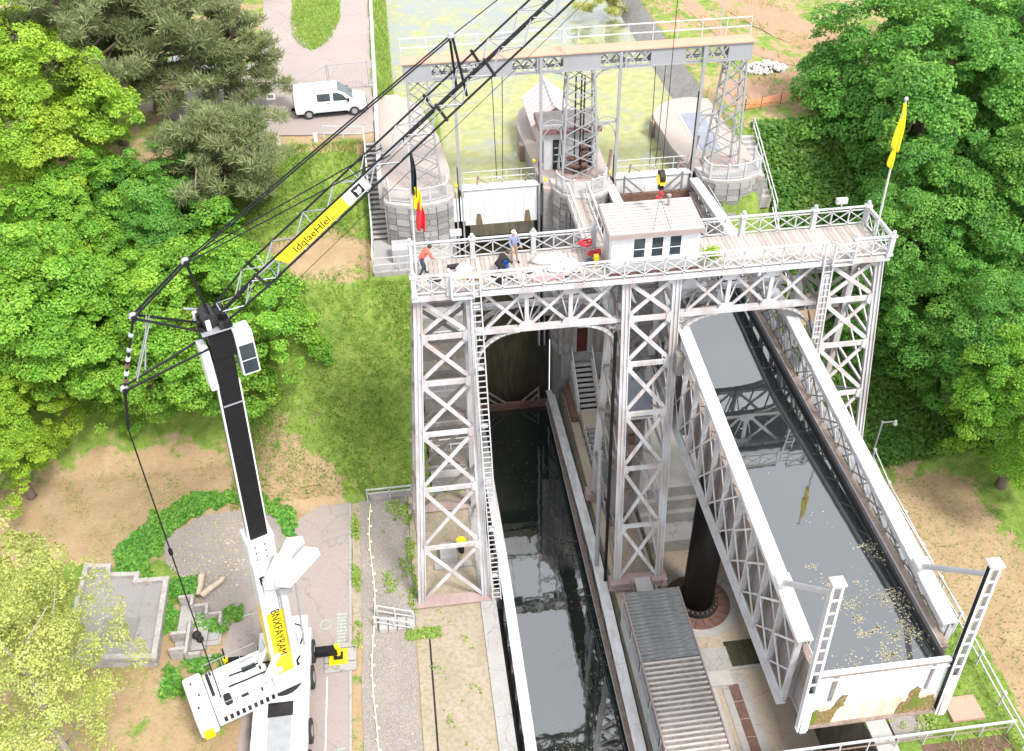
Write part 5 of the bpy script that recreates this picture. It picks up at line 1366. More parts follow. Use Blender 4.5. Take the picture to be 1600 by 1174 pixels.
tag(MB().box(9.9, 10.6, -17.6, -16.2, .1, .9).build('concrete_block', 'coping', bevel=.03), 'pale concrete block below the brick row', 'block')
# railing up the right bank
rb = thing('bank_railing', (16.4, -5, .5), 'white two rail fence running up the right bank beside the raised caisson', 'fence')
prev = None
for i in range(11):
    y = lerp(-20, 3.4, i / 10); x = 16.35; z = height(x, y)
    one_bar('post', 'rail_white', rb, (x, y, z - .2), (x, y, z + 1.15), .07, .07)
    MB().box(x - .09, x + .09, y - .09, y + .09, z + 1.0, z + 1.2).build('post_cap', 'rail_white', rb)
    if prev:
        for h in (.55, 1.08): one_bar('rail', 'rail_white', rb, (x, prev[0], prev[1] + h), (x, y, z + h), .07, .07)
    prev = (y, z)
lp = thing('lamp_bracket', (16.4, 4.2, 1.5), 'small white lamp on a short arm at the top of the bank fence', 'lamp')
MB().tube((16.4, 3.6, 1.8), (16.4, 3.6, 5.0), .06).build('pole', 'galvanised', lp); MB().bar((16.4, 3.6, 4.9), (17.2, 3.5, 5.0), .06, .06).build('arm', 'galvanised', lp); MB().tube((17.2, 3.5, 4.75), (17.2, 3.5, 5.05), .15, .08).build('lamp_head', 'rail_white', lp)
# ------------------------------------------------------------------ mobile crane on the lower road
CR = Vector((-19.8, -7.2, .34))
AZ = math.atan2(.38, .925)
ax = Vector((math.cos(AZ), math.sin(AZ), 0)); an = Vector((-math.sin(AZ), math.cos(AZ), 0))
def cp(s, z, l=0.0): return Vector((CR.x, CR.y, 0)) + ax * s + an * l + Vector((0, 0, z))
crane = thing('mobile_crane', tuple(CR), 'white and yellow mobile crane with black telescopic boom and lattice jib reaching over the gantry', 'crane')
# carrier (parallel to the quay)
car_ = bpy.data.objects.new('carrier', None); COL.objects.link(car_); car_.parent = crane
MB().box(-21.2, -18.45, -24, -4.2, 1.25, 1.75).build('chassis', 'crane_white', car_, bevel=.05)
MB().box(-20.4, -19.25, -11.6, -9.4, 1.752, 1.77).build('chequer_plate', 'galvanised', car_)
MB().box(-20.45, -19.2, -9.39, -8.6, 1.752, 1.78).build('well', 'dark_iron', car_)
MB().box(-20.9, -18.7, -4.15, -3.2, .8, 1.6).build('bumper', 'crane_white', car_, bevel=.08)
for y in (-5.2, -6.8, -9.9, -11.6, -13.3, -15, -18):
    for s, x in ((1, -18.55), (-1, -21.1)):
        wh = MB().tube((x - .2, y, .95), (x + .2, y, .95), .62, n=18).build('tyre', 'tyre', car_)
        MB().tube((x - .22, y, .95), (x + .22, y, .95), .3, n=12).build('hub', 'hub', wh)
for (y, s) in ((-5.3, 1), (-5.3, -1)):
    o = bpy.data.objects.new('outrigger', None); COL.objects.link(o); o.parent = crane
    x0 = -18.4 if s > 0 else -21.2; x1 = x0 + s * (1.25 if s > 0 else 1.8)
    MB().box(*sorted((x0, x1)), y - .2, y + .2, .75, 1.15).build('beam', 'black_steel', o)
    MB().tube((x1, y, .55), (x1, y, 1.35), .14, n=10).build('jack', 'crane_yellow', o)
    if s > 0:
        MB().box(x1 - .75, x1 + .95, y - 1.0, y + .75, .34, .43).build('ground_mat', 'concrete', o)
        for q in (-.32, .55): one_bar('mat_strap', 'dark_iron', o, (x1 - .76, y + q - .1, .435), (x1 + .96, y + q - .1, .435), .03, .012)
        MB().box(x1 - .5, x1 + .5, y - .6, y + .4, .431, .5).build('pad', 'crane_yellow', o, bevel=.03)
        MB().box(x1 - .25, x1 + .25, y - .32, y + .15, .501, .56).build('foot', 'dark_iron', o)
    else:
        MB().box(x1 - .4, x1 + .4, y - .45, y + .45, .34, .45).build('pad', 'orange_net', o, bevel=.03)
        MB().bar((x1, y, 1.4), (x1 - .05, y + .2, 1.9), .08, .2).build('lock_lever', 'dark_iron', o)
# slewing superstructure
su = bpy.data.objects.new('superstructure', None); COL.objects.link(su); su.parent = crane
MB().tube(cp(0, 1.75), cp(0, 2.05), 1.05, n=24).build('slew_ring', 'dark_iron', su)
def obox(name, m, s0, s1, l0, l1, z0, z1, bevel=.04, parent=None):
    P = [cp(s, z, l) for z in (z0, z1) for s, l in ((s0, l0), (s1, l0), (s1, l1), (s0, l1))]
    return MB().add(P, [(0, 3, 2, 1), (4, 5, 6, 7), (0, 1, 5, 4), (1, 2, 6, 5), (2, 3, 7, 6), (3, 0, 4, 7)]).build(name, m, parent or su, bevel=bevel)
obox('engine_house', 'crane_white', -3.6, -.6, -1.3, 1.3, 2.06, 3.1, .08)
obox('counterweight', 'crane_white', -4.55, -3.62, -1.45, 1.45, 1.9, 3.25, .14)
obox('counterweight_tip', 'crane_yellow', -4.4, -3.9, -1.6, -1.452, 1.95, 2.6, .1)
obox('frame', 'crane_white', -.58, 1.0, -.95, -.55, 2.06, 3.0); obox('frame', 'crane_white', -.58, 1.0, .55, .95, 2.06, 3.0)
obox('hatch', 'glass_dark', -1.75, -1.05, .35, .68, 3.101, 3.115, 0); obox('grille', 'galvanised', -1.75, -1.0, .92, 1.1, 3.101, 3.12, 0)
obox('roof_seam', 'steel_pale', -3.4, -.7, -.02, .0, 3.101, 3.11, 0); obox('roof_seam', 'steel_pale', -3.4, -.7, -.72, -.7, 3.101, 3.11, 0)
obox('handhold', 'dark_iron', -2.2, -1.85, -1.0, -.85, 3.101, 3.13, 0)
obox('hose_tray', 'dark_iron', -3.45, -3.3, -.2, 1.2, 3.101, 3.14, 0)
obox('winch_drum', 'dark_iron', -3.0, -2.65, -1.1, -.5, 3.101, 3.35, .08)
for k in range(7):
    s, l = rnd.uniform(-.5, .9), rnd.uniform(-.5, .5)
    one_bar('hydraulic_hose', 'dark_iron', su, cp(s, 2.6, l), cp(s + rnd.uniform(-.4, .4), 3.15, l + rnd.uniform(-.3, .3)), .07, .07)
for k in range(6):
    s0_ = -3.4 + k * .5; obox('panel_joint', 'steel_grey', s0_, s0_ + .02, -1.28, 1.28, 3.1, 3.106, 0)
for k in range(9):
    q = -3.3 + k * .3; obox('vent_slat', 'dark_iron', q, q + .16, -1.306, -1.3, 2.3, 2.7, 0)
for k, (s0_, l0_) in enumerate(((-4.2, .9), (-4.2, -.6), (-4.0, .1), (-3.2, 1.05), (-1.2, -1.1), (-.9, .15))): MB().tube(cp(s0_, 3.1 if s0_ > -3.6 else 3.24, l0_), cp(s0_, 3.32, l0_), .05, n=8).build('lifting_lug', 'dark_iron', su)
for l in (-1.33, 1.33):
    for k in range(4): one_bar('rail_post', 'galvanised', su, cp(-3.4 + k * .9, 3.1, l * .96), cp(-3.4 + k * .9, 3.75, l * .96), .03, .03)
    one_bar('hand_rail', 'galvanised', su, cp(-3.4, 3.75, l * .96), cp(-.7, 3.75, l * .96), .03, .03)
MB().path([cp(-2.4, 3.15, .5), cp(-1.6, 3.3, .3), cp(-.9, 3.2, .45), cp(-.2, 3.1, .2), cp(.3, 3.4, .1)], .045, 6).build('hydraulic_hose', 'black_steel', su)
MB().path([cp(-2.6, 3.15, -.1), cp(-1.7, 3.28, -.25), cp(-.9, 3.2, -.2), cp(-.1, 3.15, -.3), cp(.3, 3.5, -.2)], .045, 6).build('hydraulic_hose', 'black_steel', su)
cabn = obox('operator_cab', 'crane_white', -.3, 1.35, 1.0, 1.75, 2.0, 3.45, .1)
obox('windscreen', 'glass_dark', 1.351, 1.37, 1.08, 1.67, 2.5, 3.3, 0, cabn); obox('roof_glass', 'glass_dark', .5, 1.2, 1.1, 1.65, 3.451, 3.465, 0, cabn)
MB().path([cp(1.45, 2.4, 1.05), cp(1.7, 2.9, 1.1), cp(1.75, 3.2, 1.5), cp(1.5, 3.3, 1.7)], .05, 6).build('guard_rail', 'dark_iron', cabn)
for l in (-.5, .5):
    MB().tube(cp(-.9, 3.0, l), cp(.1, 4.5, l * .9), .15, n=10).build('luffing_cylinder', 'crane_white', su)
    one_bar('back_strut', 'crane_white', su, cp(-1.6, 3.1, l * 1.5), cp(.05, 3.5, l * 1.3), .2, .16)
# boom: outer white/yellow section, black inner sections
bo = bpy.data.objects.new('boom', None); COL.objects.link(bo); bo.parent = crane
def boom_c(z): return lerp(.15, 1.25, (z - 2.2) / 21.8)
def boom_sec(name, m, z0, z1, w, d, bev=.05):
    P = []
    for z in (z0, z1):
        for s, l in ((-d / 2, -w / 2), (d / 2, -w / 2), (d / 2, w / 2), (-d / 2, w / 2)): P.append(cp(boom_c(z) + s, z, l))
    return MB().add(P, [(0, 3, 2, 1), (4, 5, 6, 7), (0, 1, 5, 4), (1, 2, 6, 5), (2, 3, 7, 6), (3, 0, 4, 7)]).build(name, m, bo, bevel=bev)
boom_sec('base_section', 'crane_yellow', 2.3, 7.6, 1.02, 1.12)
boom_sec('base_section', 'crane_white', 7.601, 11.2, 1.02, 1.12)
boom_sec('collar', 'crane_white', 11.201, 12.6, 1.12, 1.22)
for z in (11.3, 12.5): boom_sec('collar_band', 'steel_pale', z, z + .08, 1.17, 1.27, .01)
for q in (-.5, .5): one_bar('edge_strip', 'crane_white', bo, cp(boom_c(2.4) + q, 2.4, -.5), cp(boom_c(7.6) + q, 7.6, -.5), .16, .06, tuple(an))
boom_sec('inner_section', 'black_steel', 12.601, 22.6, .74, .82)
for q in (-.43, .43): one_bar('edge_rail', 'crane_white', bo, cp(boom_c(12.6) + q, 12.6, -.25), cp(boom_c(21.3) + q, 21.3, -.25), .06, .2, tuple(an))
one_bar('section_joint', 'galvanised', bo, cp(boom_c(20.3) - .38, 20.3, -.385), cp(boom_c(20.3) + .38, 20.3, -.385), .05, .05)
for q, w_ in ((-.3, .02), (.28, .03)): one_bar('cable_run', 'steel_grey', bo, cp(boom_c(7.7) + q, 7.7, -.512), cp(boom_c(11.1) + q, 11.1, -.512), w_, .012, tuple(an))
for z in (4.2, 7.62, 8.9, 11.0): one_bar('weld_seam', 'steel_pale', bo, cp(boom_c(z) - .5, z, -.515), cp(boom_c(z) + .5, z, -.515), .02, .015)
for k in range(5): hb2 = MB().sphere(cp(boom_c(8 + k * .6) + .42, 8 + k * .6, -.53), .05, 6).build('pipe_clip', 'dark_iron', bo)
for z in (11.5, 11.9, 12.3):
    for l in (-.3, .15): MB().sphere(cp(boom_c(z) + l, z, -.565), .045, 6).build('bolt', 'dark_iron', bo)
def facing(p, right, up):
    """matrix with local x = right, y = up"""
    r = Vector(right).normalized(); u = Vector(up); u = (u - r * u.dot(r)).normalized(); nn = r.cross(u)
    return Matrix(((r.x, u.x, nn.x, p.x), (r.y, u.y, nn.y, p.y), (r.z, u.z, nn.z, p.z), (0, 0, 0, 1)))
def lettering(name, body, p, right, up, size, m, parent, ext=.006):
    c = bpy.data.curves.new(name, 'FONT'); c.body = body; c.size = size; c.extrude = ext; c.align_x = 'CENTER'; c.align_y = 'CENTER'
    c.resolution_u = 3
    c.materials.append(M[m])
    tmp = bpy.data.objects.new(name, c); COL.objects.link(tmp); bpy.context.view_layer.update()
    me = bpy.data.meshes.new_from_object(tmp.evaluated_get(bpy.context.evaluated_depsgraph_get())); bpy.data.objects.remove(tmp)
    me.materials.clear(); me.materials.append(M[m])
    o = bpy.data.objects.new(name, me); COL.objects.link(o)
    mw = facing(Vector(p) - world_loc(parent), right, up)
    o.matrix_local = mw; o.parent = parent
    return o
bd = (cp(boom_c(20), 20) - cp(boom_c(4), 4)).normalized()
lettering('lettering', 'BNXFAYRAM', cp(boom_c(6.0), 6.0, 0) - an * .518, -bd, ax, .6, 'black_steel', bo)
def emblem(p, right, up, sz, parent, name='emblem'):
    b = MB(); mw = facing(Vector(p), right, up)
    f = lambda x, y, z=0.0: mw @ Vector((x * sz, y * sz, z))
    q = MB()
    q.add([f(-.5, -.5, .012), f(.5, -.5, .012), f(.5, .5, .012), f(-.5, .5, .012)], [(0, 1, 2, 3)]); o = q.build(name, 'black_steel', parent)
    q = MB(); q.add([f(-.25, -.38, .02), f(.1, -.38, .02), f(.32, -.1, .02), (f(.3, .35, .02)), f(.05, .2, .02), f(-.32, .3, .02), f(-.18, -.05, .02)], [(0, 1, 2, 3, 4, 5, 6)]); q.build('emblem_mark', 'crane_white', o)
emblem(cp(boom_c(10.0) - .1, 10.0, -.512), ax, bd, .55, bo)
# folded white swing-away unit beside the boom
sw = bpy.data.objects.new('side_unit', None); COL.objects.link(sw); sw.parent = crane
for k, (l0, l1, z1, s1) in enumerate(((-.75, -1.35, 14.0, 2.4), (-1.45, -2.05, 13.6, 2.9))):
    P = [cp(1.1, 9.7, -.62), cp(1.1, 9.7, -.62 - .7), cp(1.75, 9.7, -1.32), cp(1.75, 9.7, -.62)]
    a0, a1 = cp(1.0, 10.0, l0 * .8), cp(s1 - .35, z1 - 1.6, l1 * .85)
    MB().bar(a0, a1, .8, .42, tuple(an)).build('arm_plate', 'crane_white', sw, bevel=.05)
MB().bar(cp(.75, 9.6, -.7), cp(1.6, 11.4, -1.05), 1.2, .55, tuple(an)).build('bracket', 'crane_white', sw, bevel=.06)
MB().bar(cp(.8, 4.6, -.7), cp(1.05, 9.6, -.75), .3, .3, tuple(an)).build('cylinder', 'crane_white', sw, bevel=.05)
MB().tube(cp(1.3, 5.0, -1.02), cp(1.6, 9.6, -1.05), .05, n=6).build('tube', 'galvanised', sw)
MB().box(*sorted((cp(1.5, 0).x - .25, cp(1.5, 0).x + .25)), cp(1.5, 0, -1.1).y - .2, cp(1.5, 0, -1.1).y + .2, 9.2, 9.6).build('end_block', 'galvanised', sw)
# boom head
hd = bpy.data.objects.new('boom_head', None); COL.objects.link(hd); hd.parent = crane
def hbox(name, m, s0, s1, l0, l1, z0, z1, bev=.03):
    P = [cp(s, z, l) for z in (z0, z1) for s, l in ((s0, l0), (s1, l0), (s1, l1), (s0, l1))]
    return MB().add(P, [(0, 3, 2, 1), (4, 5, 6, 7), (0, 1, 5, 4), (1, 2, 6, 5), (2, 3, 7, 6), (3, 0, 4, 7)]).build(name, m, hd, bevel=bev)
hbox('head_block', 'black_steel', .8, 1.7, -.46, .46, 22.601, 23.9)
hbox('side_cabinet', 'crane_white', .42, .74, -.4, .4, 21.2, 23.2, .06)
cbx = hbox('cooler_cabinet', 'crane_white', 1.72, 2.42, -.5, .3, 21.5, 23.5, .06)
for z0, z1 in ((21.62, 22.2), (22.26, 22.95)):
    P = [cp(s, z, -.51) for s, z in ((1.79, z0), (2.35, z0), (2.35, z1), (1.79, z1))]
    MB().plate(P, tuple(-an), .012).build('grille', 'glass_dark', cbx)
hbox('platform', 'galvanised', .6, 1.8, -.6, .8, 23.9, 23.96, 0)
for k in range(40):
    s, l, z = rnd.uniform(.65, 1.75), rnd.uniform(-.6, .8), rnd.uniform(23.95, 24.45)
    d = rnd.uniform(.05, .14)
    hbox('winch_part', rnd.choice(('black_steel', 'black_steel', 'dark_iron', 'crane_white', 'galvanised')), s - d, s + d, l - d, l + d, 23.96, z, .02)
MB().tube(cp(1.05, 24.3, -.35), cp(1.05, 24.3, .45), .3, n=14).build('rope_drum', 'dark_iron', hd)
MB().tube(cp(1.45, 24.25, -.3), cp(1.45, 24.25, .4), .22, n=14).build('rope_drum', 'black_steel', hd)
MB().tube(cp(.4, 24.4, .85), cp(.9, 24.2, .8), .05).build('camera_arm', 'galvanised', hd)
# lattice jib
jib = bpy.data.objects.new('jib', None); COL.objects.link(jib); jib.parent = crane
JA, JB = (1.5, 24.0), (21.75, 36.35)
jd = Vector((JB[0] - JA[0], 0, JB[1] - JA[1])).normalized(); jn = Vector((-jd.z, 0, jd.x))
def jp(u, t=0.0, l=0.0):
    s = JA[0] + jd.x * u + jn.x * t; z = JA[1] + jd.z * u + jn.z * t
    return cp(s, z, l)
JL = math.hypot(JB[0] - JA[0], JB[1] - JA[1])
def jw(u): return lerp(.3, .46, smooth(u / 2.0))
for sl in (-1, 1):
    for tt, r_ in ((0, .045), (1, .042)):
        pts = [jp(u, tt * jw(u) * 1.5, sl * jw(u)) for u in (0, 1, 2, 6, 12, 18, JL)]
        MB().path(pts, r_, 7).build('chord', 'black_steel', jib)
u = .3; k = 0
while u < JL - .8:
    u2 = u + .78; h0, h1 = jw(u) * 1.5, jw(u2) * 1.5
    for sl in (-1, 1):
        p, q = (jp(u, 0, sl * jw(u)), jp(u2, h1, sl * jw(u2))) if k % 2 else (jp(u, h0, sl * jw(u)), jp(u2, 0, sl * jw(u2)))
        MB().tube(p, q, .022, n=5, caps=False).build('lacing', 'galvanised', jib)
    for tt in (0, 1):
        p, q = (jp(u, tt * h0, -jw(u)), jp(u2, tt * h1, jw(u2))) if k % 2 else (jp(u, tt * h0, jw(u)), jp(u2, tt * h1, -jw(u2)))
        MB().tube(p, q, .02, n=5, caps=False).build('lacing', 'galvanised', jib)
    if k % 3 == 0:
        for tt in (0, 1): MB().tube(jp(u, tt * h0, -jw(u)), jp(u, tt * h0, jw(u)), .025, n=5).build('batten', 'galvanised', jib)
    u = u2; k += 1
for u in (2.2, 11.2, 13.6):
    for sl in (-1, 1):
        MB().tube(jp(u, -.05, sl * .5), jp(u, .8, sl * .5), .06, n=8).build('joint', 'dark_iron', jib)
MB().tube(jp(2.0, .3, 0), jp(9.5, .3, 0), .04, n=8).build('inner_tube', 'galvanised', jib)
MB().tube(jp(11.2, .45, -.55), jp(11.2, .45, .55), .05).build('roller', 'galvanised', jib)
# yellow name board along the jib
def nb(u0, u1, m, nm, o0=0.0):
    # outer face toward -an (camera side), upper half of the jib's side
    l = -.52 - o0
    return MB().plate([jp(u0 + .25, .16, l), jp(u1, .16, l), jp(u1 + .0, .68, l), jp(u0, .68, l)], tuple(-an), .02).build(nm, m, jib)
B0, B1, B2 = 3.1, 6.4, 7.5
nb(B0, B1, 'crane_yellow', 'name_board'); 
MB().plate([jp(B1 + .002, .16, -.52), jp(B2, .16, -.52), jp(B2, .68, -.52), jp(B1 + .002, .68, -.52)], tuple(-an), .02).build('name_board', 'crane_white', jib)
lettering('lettering', 'ldqlaeHlel.', jp(4.75, .38, -.55), jp(1) - jp(0), jp(0, 1) - jp(0, 0), .44, 'black_steel', jib, .004)
emblem(jp(7.02, .42, -.545), jp(1) - jp(0), jp(0, 1) - jp(0, 0), .42, jib)
# masts, pendants and ropes (all in the boom's vertical plane, spread sideways a little)
rg = bpy.data.objects.new('rigging', None); COL.objects.link(rg); rg.parent = crane
A_ = (.8, 26.8); B_ = (-1.42, 25.25); C_ = (-2.5, 22.35); H_ = (1.15, 24.1)
def rod(a, b, r, l0=0.0, l1=None, m='black_steel', nm='mast_leg', n=7):
    l1 = l0 if l1 is None else l1
    return MB().tube(cp(a[0], a[1], l0), cp(b[0], b[1], l1), r, n=n).build(nm, m, rg)
for sl in (-1, 1):
    rod(H_, A_, .05, sl * .3, sl * .12); rod((.8, 23.9), B_, .05, sl * .35, sl * .14); rod((.75, 23.2), C_, .05, sl * .4, sl * .14)
    rod(A_, B_, .045, sl * .1, nm='pendant'); rod((-.9, 25.0), (-2.0, 22.6), .025, sl * .1, nm='tie', m='galvanised')
    rod(A_, (11.67, 32.63), .03, sl * .08, nm='pendant'); rod(A_, (8.75, 28.95), .026, sl * .12, sl * .35, nm='pendant')
    rod((11.98, 30.5), (11.67, 32.63), .05, sl * .42, sl * .12)
    rod((11.67, 32.63), (21.3, 36.8), .02, sl * .12, sl * .3, nm='stay_rope', m='galvanised')
rod(B_, C_, .05, nm='pendant')
for t in (.25, .45): 
    c = (lerp(B_[0], C_[0], t), lerp(B_[1], C_[1], t)); MB().sphere(cp(*c), .11, 8).build('shackle', 'galvanised', rg)
for q in range(4):
    t0, t1 = .55 + q * .1, .6 + q * .1
    rod((lerp(B_[0], C_[0], t0), lerp(B_[1], C_[1], t0)), (lerp(B_[0], C_[0], t1), lerp(B_[1], C_[1], t1)), .085, m='crane_white' if q % 2 == 0 else 'rust', nm='marker_sleeve')
rod((-1.0, 25.1), (-1.6, 22.9), .03, 0, nm='tie', m='galvanised')
for p in (A_, B_, C_): 
    MB().sphere(cp(*p), .17, 8).build('sheave_block', 'galvanised', rg); MB().tube(cp(p[0], p[1], -.22), cp(p[0], p[1], .22), .11, n=8).build('sheave_pin', 'black_steel', rg)
rod(C_, (-2.85, 20.5), .06, nm='pendant'); rod((-2.85, 20.5), (-3.1, 3.3), .03, 0, -.6, nm='backstay_rope', n=6)
rod((-2.95, 13.6), (-2.95, 13.3), .09, 0, nm='rope_clamp')
rod((11.67, 32.63), (16.5, 35.0), .02, 0, nm='stay_rope', m='dark_iron')
MB().sphere(cp(11.67, 32.63), .16, 8).build('mast_head', 'galvanised', rg)
rod((1.7, 24.3), (12.0, 30.6), .015, -.1, nm='hoist_rope', m='dark_iron')
rod((3.0, 24.1), (21.7, 36.0), .012, -.5, nm='hoist_rope', m='dark_iron')
# ------------------------------------------------------------------ hook block over the cabin
hk = thing('hook_block', (.31, 1.0, 22.9), 'black and yellow crane hook block hanging above the cabin roof', 'hook')
hx, hy = .31, 1.0
MB().tube((hx, hy, 24.5), (hx + .0, hy, 36.2), .016, n=5).build('hoist_rope', 'dark_iron', hk)
MB().tube((hx - .12, hy, 24.35), (hx + .12, hy, 24.35), .3, n=16).build('sheave', 'dark_iron', hk)
for s in (-1, 1): MB().tube((hx + s * .121, hy, 24.2), (hx + s * .17, hy, 24.2), .24, n=14).build('cheek_plate', 'crane_yellow', hk)
MB().box(hx - .1, hx + .1, hy - .22, hy - .2, 24.0, 24.5).build('front_plate', 'crane_yellow', hk)
MB().box(hx - .12, hx + .12, hy - .12, hy + .12, 23.72, 24.05).build('swivel', 'black_steel', hk, bevel=.03)
MB().path([(hx, hy, 23.75), (hx, hy, 23.55), (hx + .12, hy, 23.42), (hx + .08, hy, 23.25), (hx - .08, hy, 23.24), (hx - .14, hy, 23.38)], .055, 7).build('hook', 'red_plastic', hk)
for a, b_ in ((-.55, -.75), (.25, -.85)):
    MB().tube((hx, hy, 23.3), (hx + a, b_ + .45, 22.36), .012, n=5).build('sling', 'dark_iron', hk)
# ------------------------------------------------------------------ vehicles on the upper road
def loft(name, secs, m, parent, smooth_=False, bevel=.06, mats=None):
    """secs: list of (x, [(y,z)...]) cross sections with equal counts"""
    k = len(secs[0][1]); b = MB(); P = []
    for x, pr in secs: P += [(x, y, z) for y, z in pr]
    F = []
    for i in range(len(secs) - 1):
        for j in range(k): F.append((i * k + j, i * k + (j + 1) % k, (i + 1) * k + (j + 1) % k, (i + 1) * k + j))
    F += [tuple(range(k - 1, -1, -1)), tuple(range((len(secs) - 1) * k, len(secs) * k))]
    b.add(P, F)
    me = b.data(name, m); o = bpy.data.objects.new(name, me); COL.objects.link(o); o.parent = parent
    if bevel:
        bv = o.modifiers.new('bevel', 'BEVEL'); bv.width = bevel; bv.segments = 3; bv.limit_method = 'ANGLE'; bv.angle_limit = rad(25)
    return o
def vehicle(name, loc, rz, label, cat, L, W, prof, paint, glass, wheels, wr):
    v = thing(name, loc, label, cat); v.rotation_euler = (0, 0, rz)
    secs = []
    for x, zl, zs, zr, wr_ in prof:      # low, shoulder, roof heights, roof half width
        w = W / 2
        secs.append((x, [(-w * .92, zl), (w * .92, zl), (w, (zl + zs) / 2), (w * .98, zs), (wr_, zr), (-wr_, zr), (-w * .98, zs), (-w, (zl + zs) / 2)]))
    loft('body', secs, paint, v)
    def loc_box(nm, m, a, parent=None, bevel=0.0):
        o = bpy.data.objects.new(nm, MB().box(*a).data(nm, m)); COL.objects.link(o); o.parent = parent or v; return o
    for pts, th in glass:
        for s in (-1, 1):
            b = MB().plate([(x, s * y, z) for x, y, z in pts], (0, s, 0), .015)
            o = bpy.data.objects.new('side_window', b.data('side_window', 'glass_dark')); COL.objects.link(o); o.parent = v
    for x in wheels:
        for s in (-1, 1):
            b = MB().tube((x, s * (W / 2 - .2), wr), (x, s * (W / 2 + .015), wr), wr, n=20)
            o = bpy.data.objects.new('wheel', b.data('wheel', 'tyre')); COL.objects.link(o); o.parent = v
            b = MB().tube((x, s * (W / 2), wr), (x, s * (W / 2 + .03), wr), wr * .6, n=14)
            h = bpy.data.objects.new('rim', b.data('rim', 'hub')); COL.objects.link(h); h.parent = o
    return v, loc_box
vp_ = [(-2.45, .5, 1.1, 1.75, .78), (-2.4, .38, 1.15, 1.88, .82), (-.2, .32, 1.15, 1.93, .84), (.55, .32, 1.15, 1.9, .82), (1.15, .32, 1.12, 1.55, .76), (1.55, .32, 1.08, 1.18, .74), (2.2, .36, .98, 1.05, .72), (2.45, .42, .8, .85, .66), (2.5, .5, .7, .74, .6)]
van, lb = vehicle('delivery_van', (-15.9, 29.3, 16.04), rad(3), 'white delivery van parked on the upper road', 'van', 4.95, 1.95, vp_, 'van_paint',
    [([(-.85, .965, 1.22), (.05, .965, 1.22), (.05, .885, 1.72), (-.85, .885, 1.72)], 0), ([(.25, .965, 1.2), (1.25, .955, 1.18), (.95, .9, 1.55), (.6, .88, 1.72), (.25, .88, 1.72)], 0)], (-1.55, 1.62), .33)
b = MB().plate([(.62, -.74, 1.9), (1.62, -.74, 1.2), (1.62, .74, 1.2), (.62, .74, 1.9)], (.5, 0, .8), .02)
o = bpy.data.objects.new('windscreen', b.data('windscreen', 'glass_dark')); COL.objects.link(o); o.parent = van
lb('bumper', 'black_steel', (2.46, 2.56, -.85, .85, .36, .6)); lb('bumper', 'black_steel', (-2.52, -2.42, -.9, .9, .36, .55))
lb('sill', 'black_steel', (-1.1, 1.15, -.99, -.96, .3, .42))
for s in (-1, 1):
    lb('headlight', 'lamp_glass', (2.3, 2.49, s * .72 - .14, s * .72 + .14, .76, .9)); lb('tail_light', 'lamp_red', (-2.475, -2.44, s * .86 - .07, s * .86 + .07, .9, 1.4)); lb('mirror', 'black_steel', (1.2, 1.35, s * 1.1 - .1, s * 1.1 + .1, 1.15, 1.35))
    lb('door_seam', 'steel_grey', (.13, .145, s * .978 - .004, s * .978 + .004, .5, 1.2)); lb('door_handle', 'black_steel', (-.2, -.02, s * .985 - .01, s * .985 + .01, 1.05, 1.09))
cp_ = [(-2.1, .45, .85, .95, .7), (-2.0, .3, .9, 1.0, .72), (-1.5, .28, .92, 1.35, .6), (-.4, .28, .95, 1.46, .6), (.5, .28, .93, 1.35, .6), (1.1, .28, .9, .97, .7), (1.9, .3, .78, .82, .7), (2.1, .4, .62, .66, .6)]
car2, lb = vehicle('parked_car', (-26.6, 37.6, 16.02), rad(-12), 'silver car half hidden below the pine branches', 'car', 4.2, 1.75, cp_, 'car_silver',
    [([(-1.3, .86, .98), (-.3, .86, .98), (-.35, .68, 1.36), (-1.0, .68, 1.34)], 0), ([(-.2, .86, .98), (.75, .86, .97), (.4, .7, 1.3), (-.2, .68, 1.37)], 0)], (-1.3, 1.3), .31)
b = MB().plate([(.42, -.6, 1.37), (1.05, -.66, 1.0), (1.05, .66, 1.0), (.42, .6, 1.37)], (.5, 0, .8), .015)
o = bpy.data.objects.new('windscreen', b.data('windscreen', 'glass_dark')); COL.objects.link(o); o.parent = car2
for s in (-1, 1): lb('headlight', 'lamp_glass', (2.0, 2.1, s * .6 - .12, s * .6 + .12, .6, .72))
# temporary mesh fences beside the van
fpts = [(-23.0, 31.0), (-20.8, 30.4), (-18.45, 30.0), (-16.1, 33.1), (-13.1, 33.3)]
for i in range(len(fpts) - 1):
    a, b_ = Vector((*fpts[i], 16.03)), Vector((*fpts[i + 1], 16.03)); d = (b_ - a).normalized()
    f = thing('mesh_fence', tuple(a), ('leftmost', 'second', 'third', 'rightmost')[i] + ' temporary wire mesh fence panel behind the white van', 'fence', 'temporary fence panels')
    for h in (.1, 1.9): one_bar('rail', 'galvanised', f, a + Vector((0, 0, h)) + d * .1, b_ + Vector((0, 0, h)) - d * .1, .035, .035)
    for p in (a + d * .08, b_ - d * .08): one_bar('post', 'galvanised', f, p, p + Vector((0, 0, 2.0)), .05, .05)
    k = MB(); L = (b_ - a).length
    for q in range(1, int(L / .25)): p = a + d * (q * .25); k.bar(p + Vector((0, 0, .1)), p + Vector((0, 0, 1.9)), .008, .008)
    k.build('wire_mesh', 'galvanised', f)
    for p in (a, b_): MB().box(p.x - .3, p.x + .3, p.y - .12, p.y + .12, 16.03, 16.15).build('foot', 'concrete', f)
sg = thing('fence_notice', (-19.9, 30.15, 17.0), 'small white notice hung on the temporary fence left of the van', 'notice')
MB().box(-20.35, -19.75, 30.1, 30.13, 16.9, 17.35).build('panel', 'white_paint', sg); MB().box(-20.25, -19.85, 30.09, 30.099, 17.0, 17.25).build('print', 'steel_grey', sg)
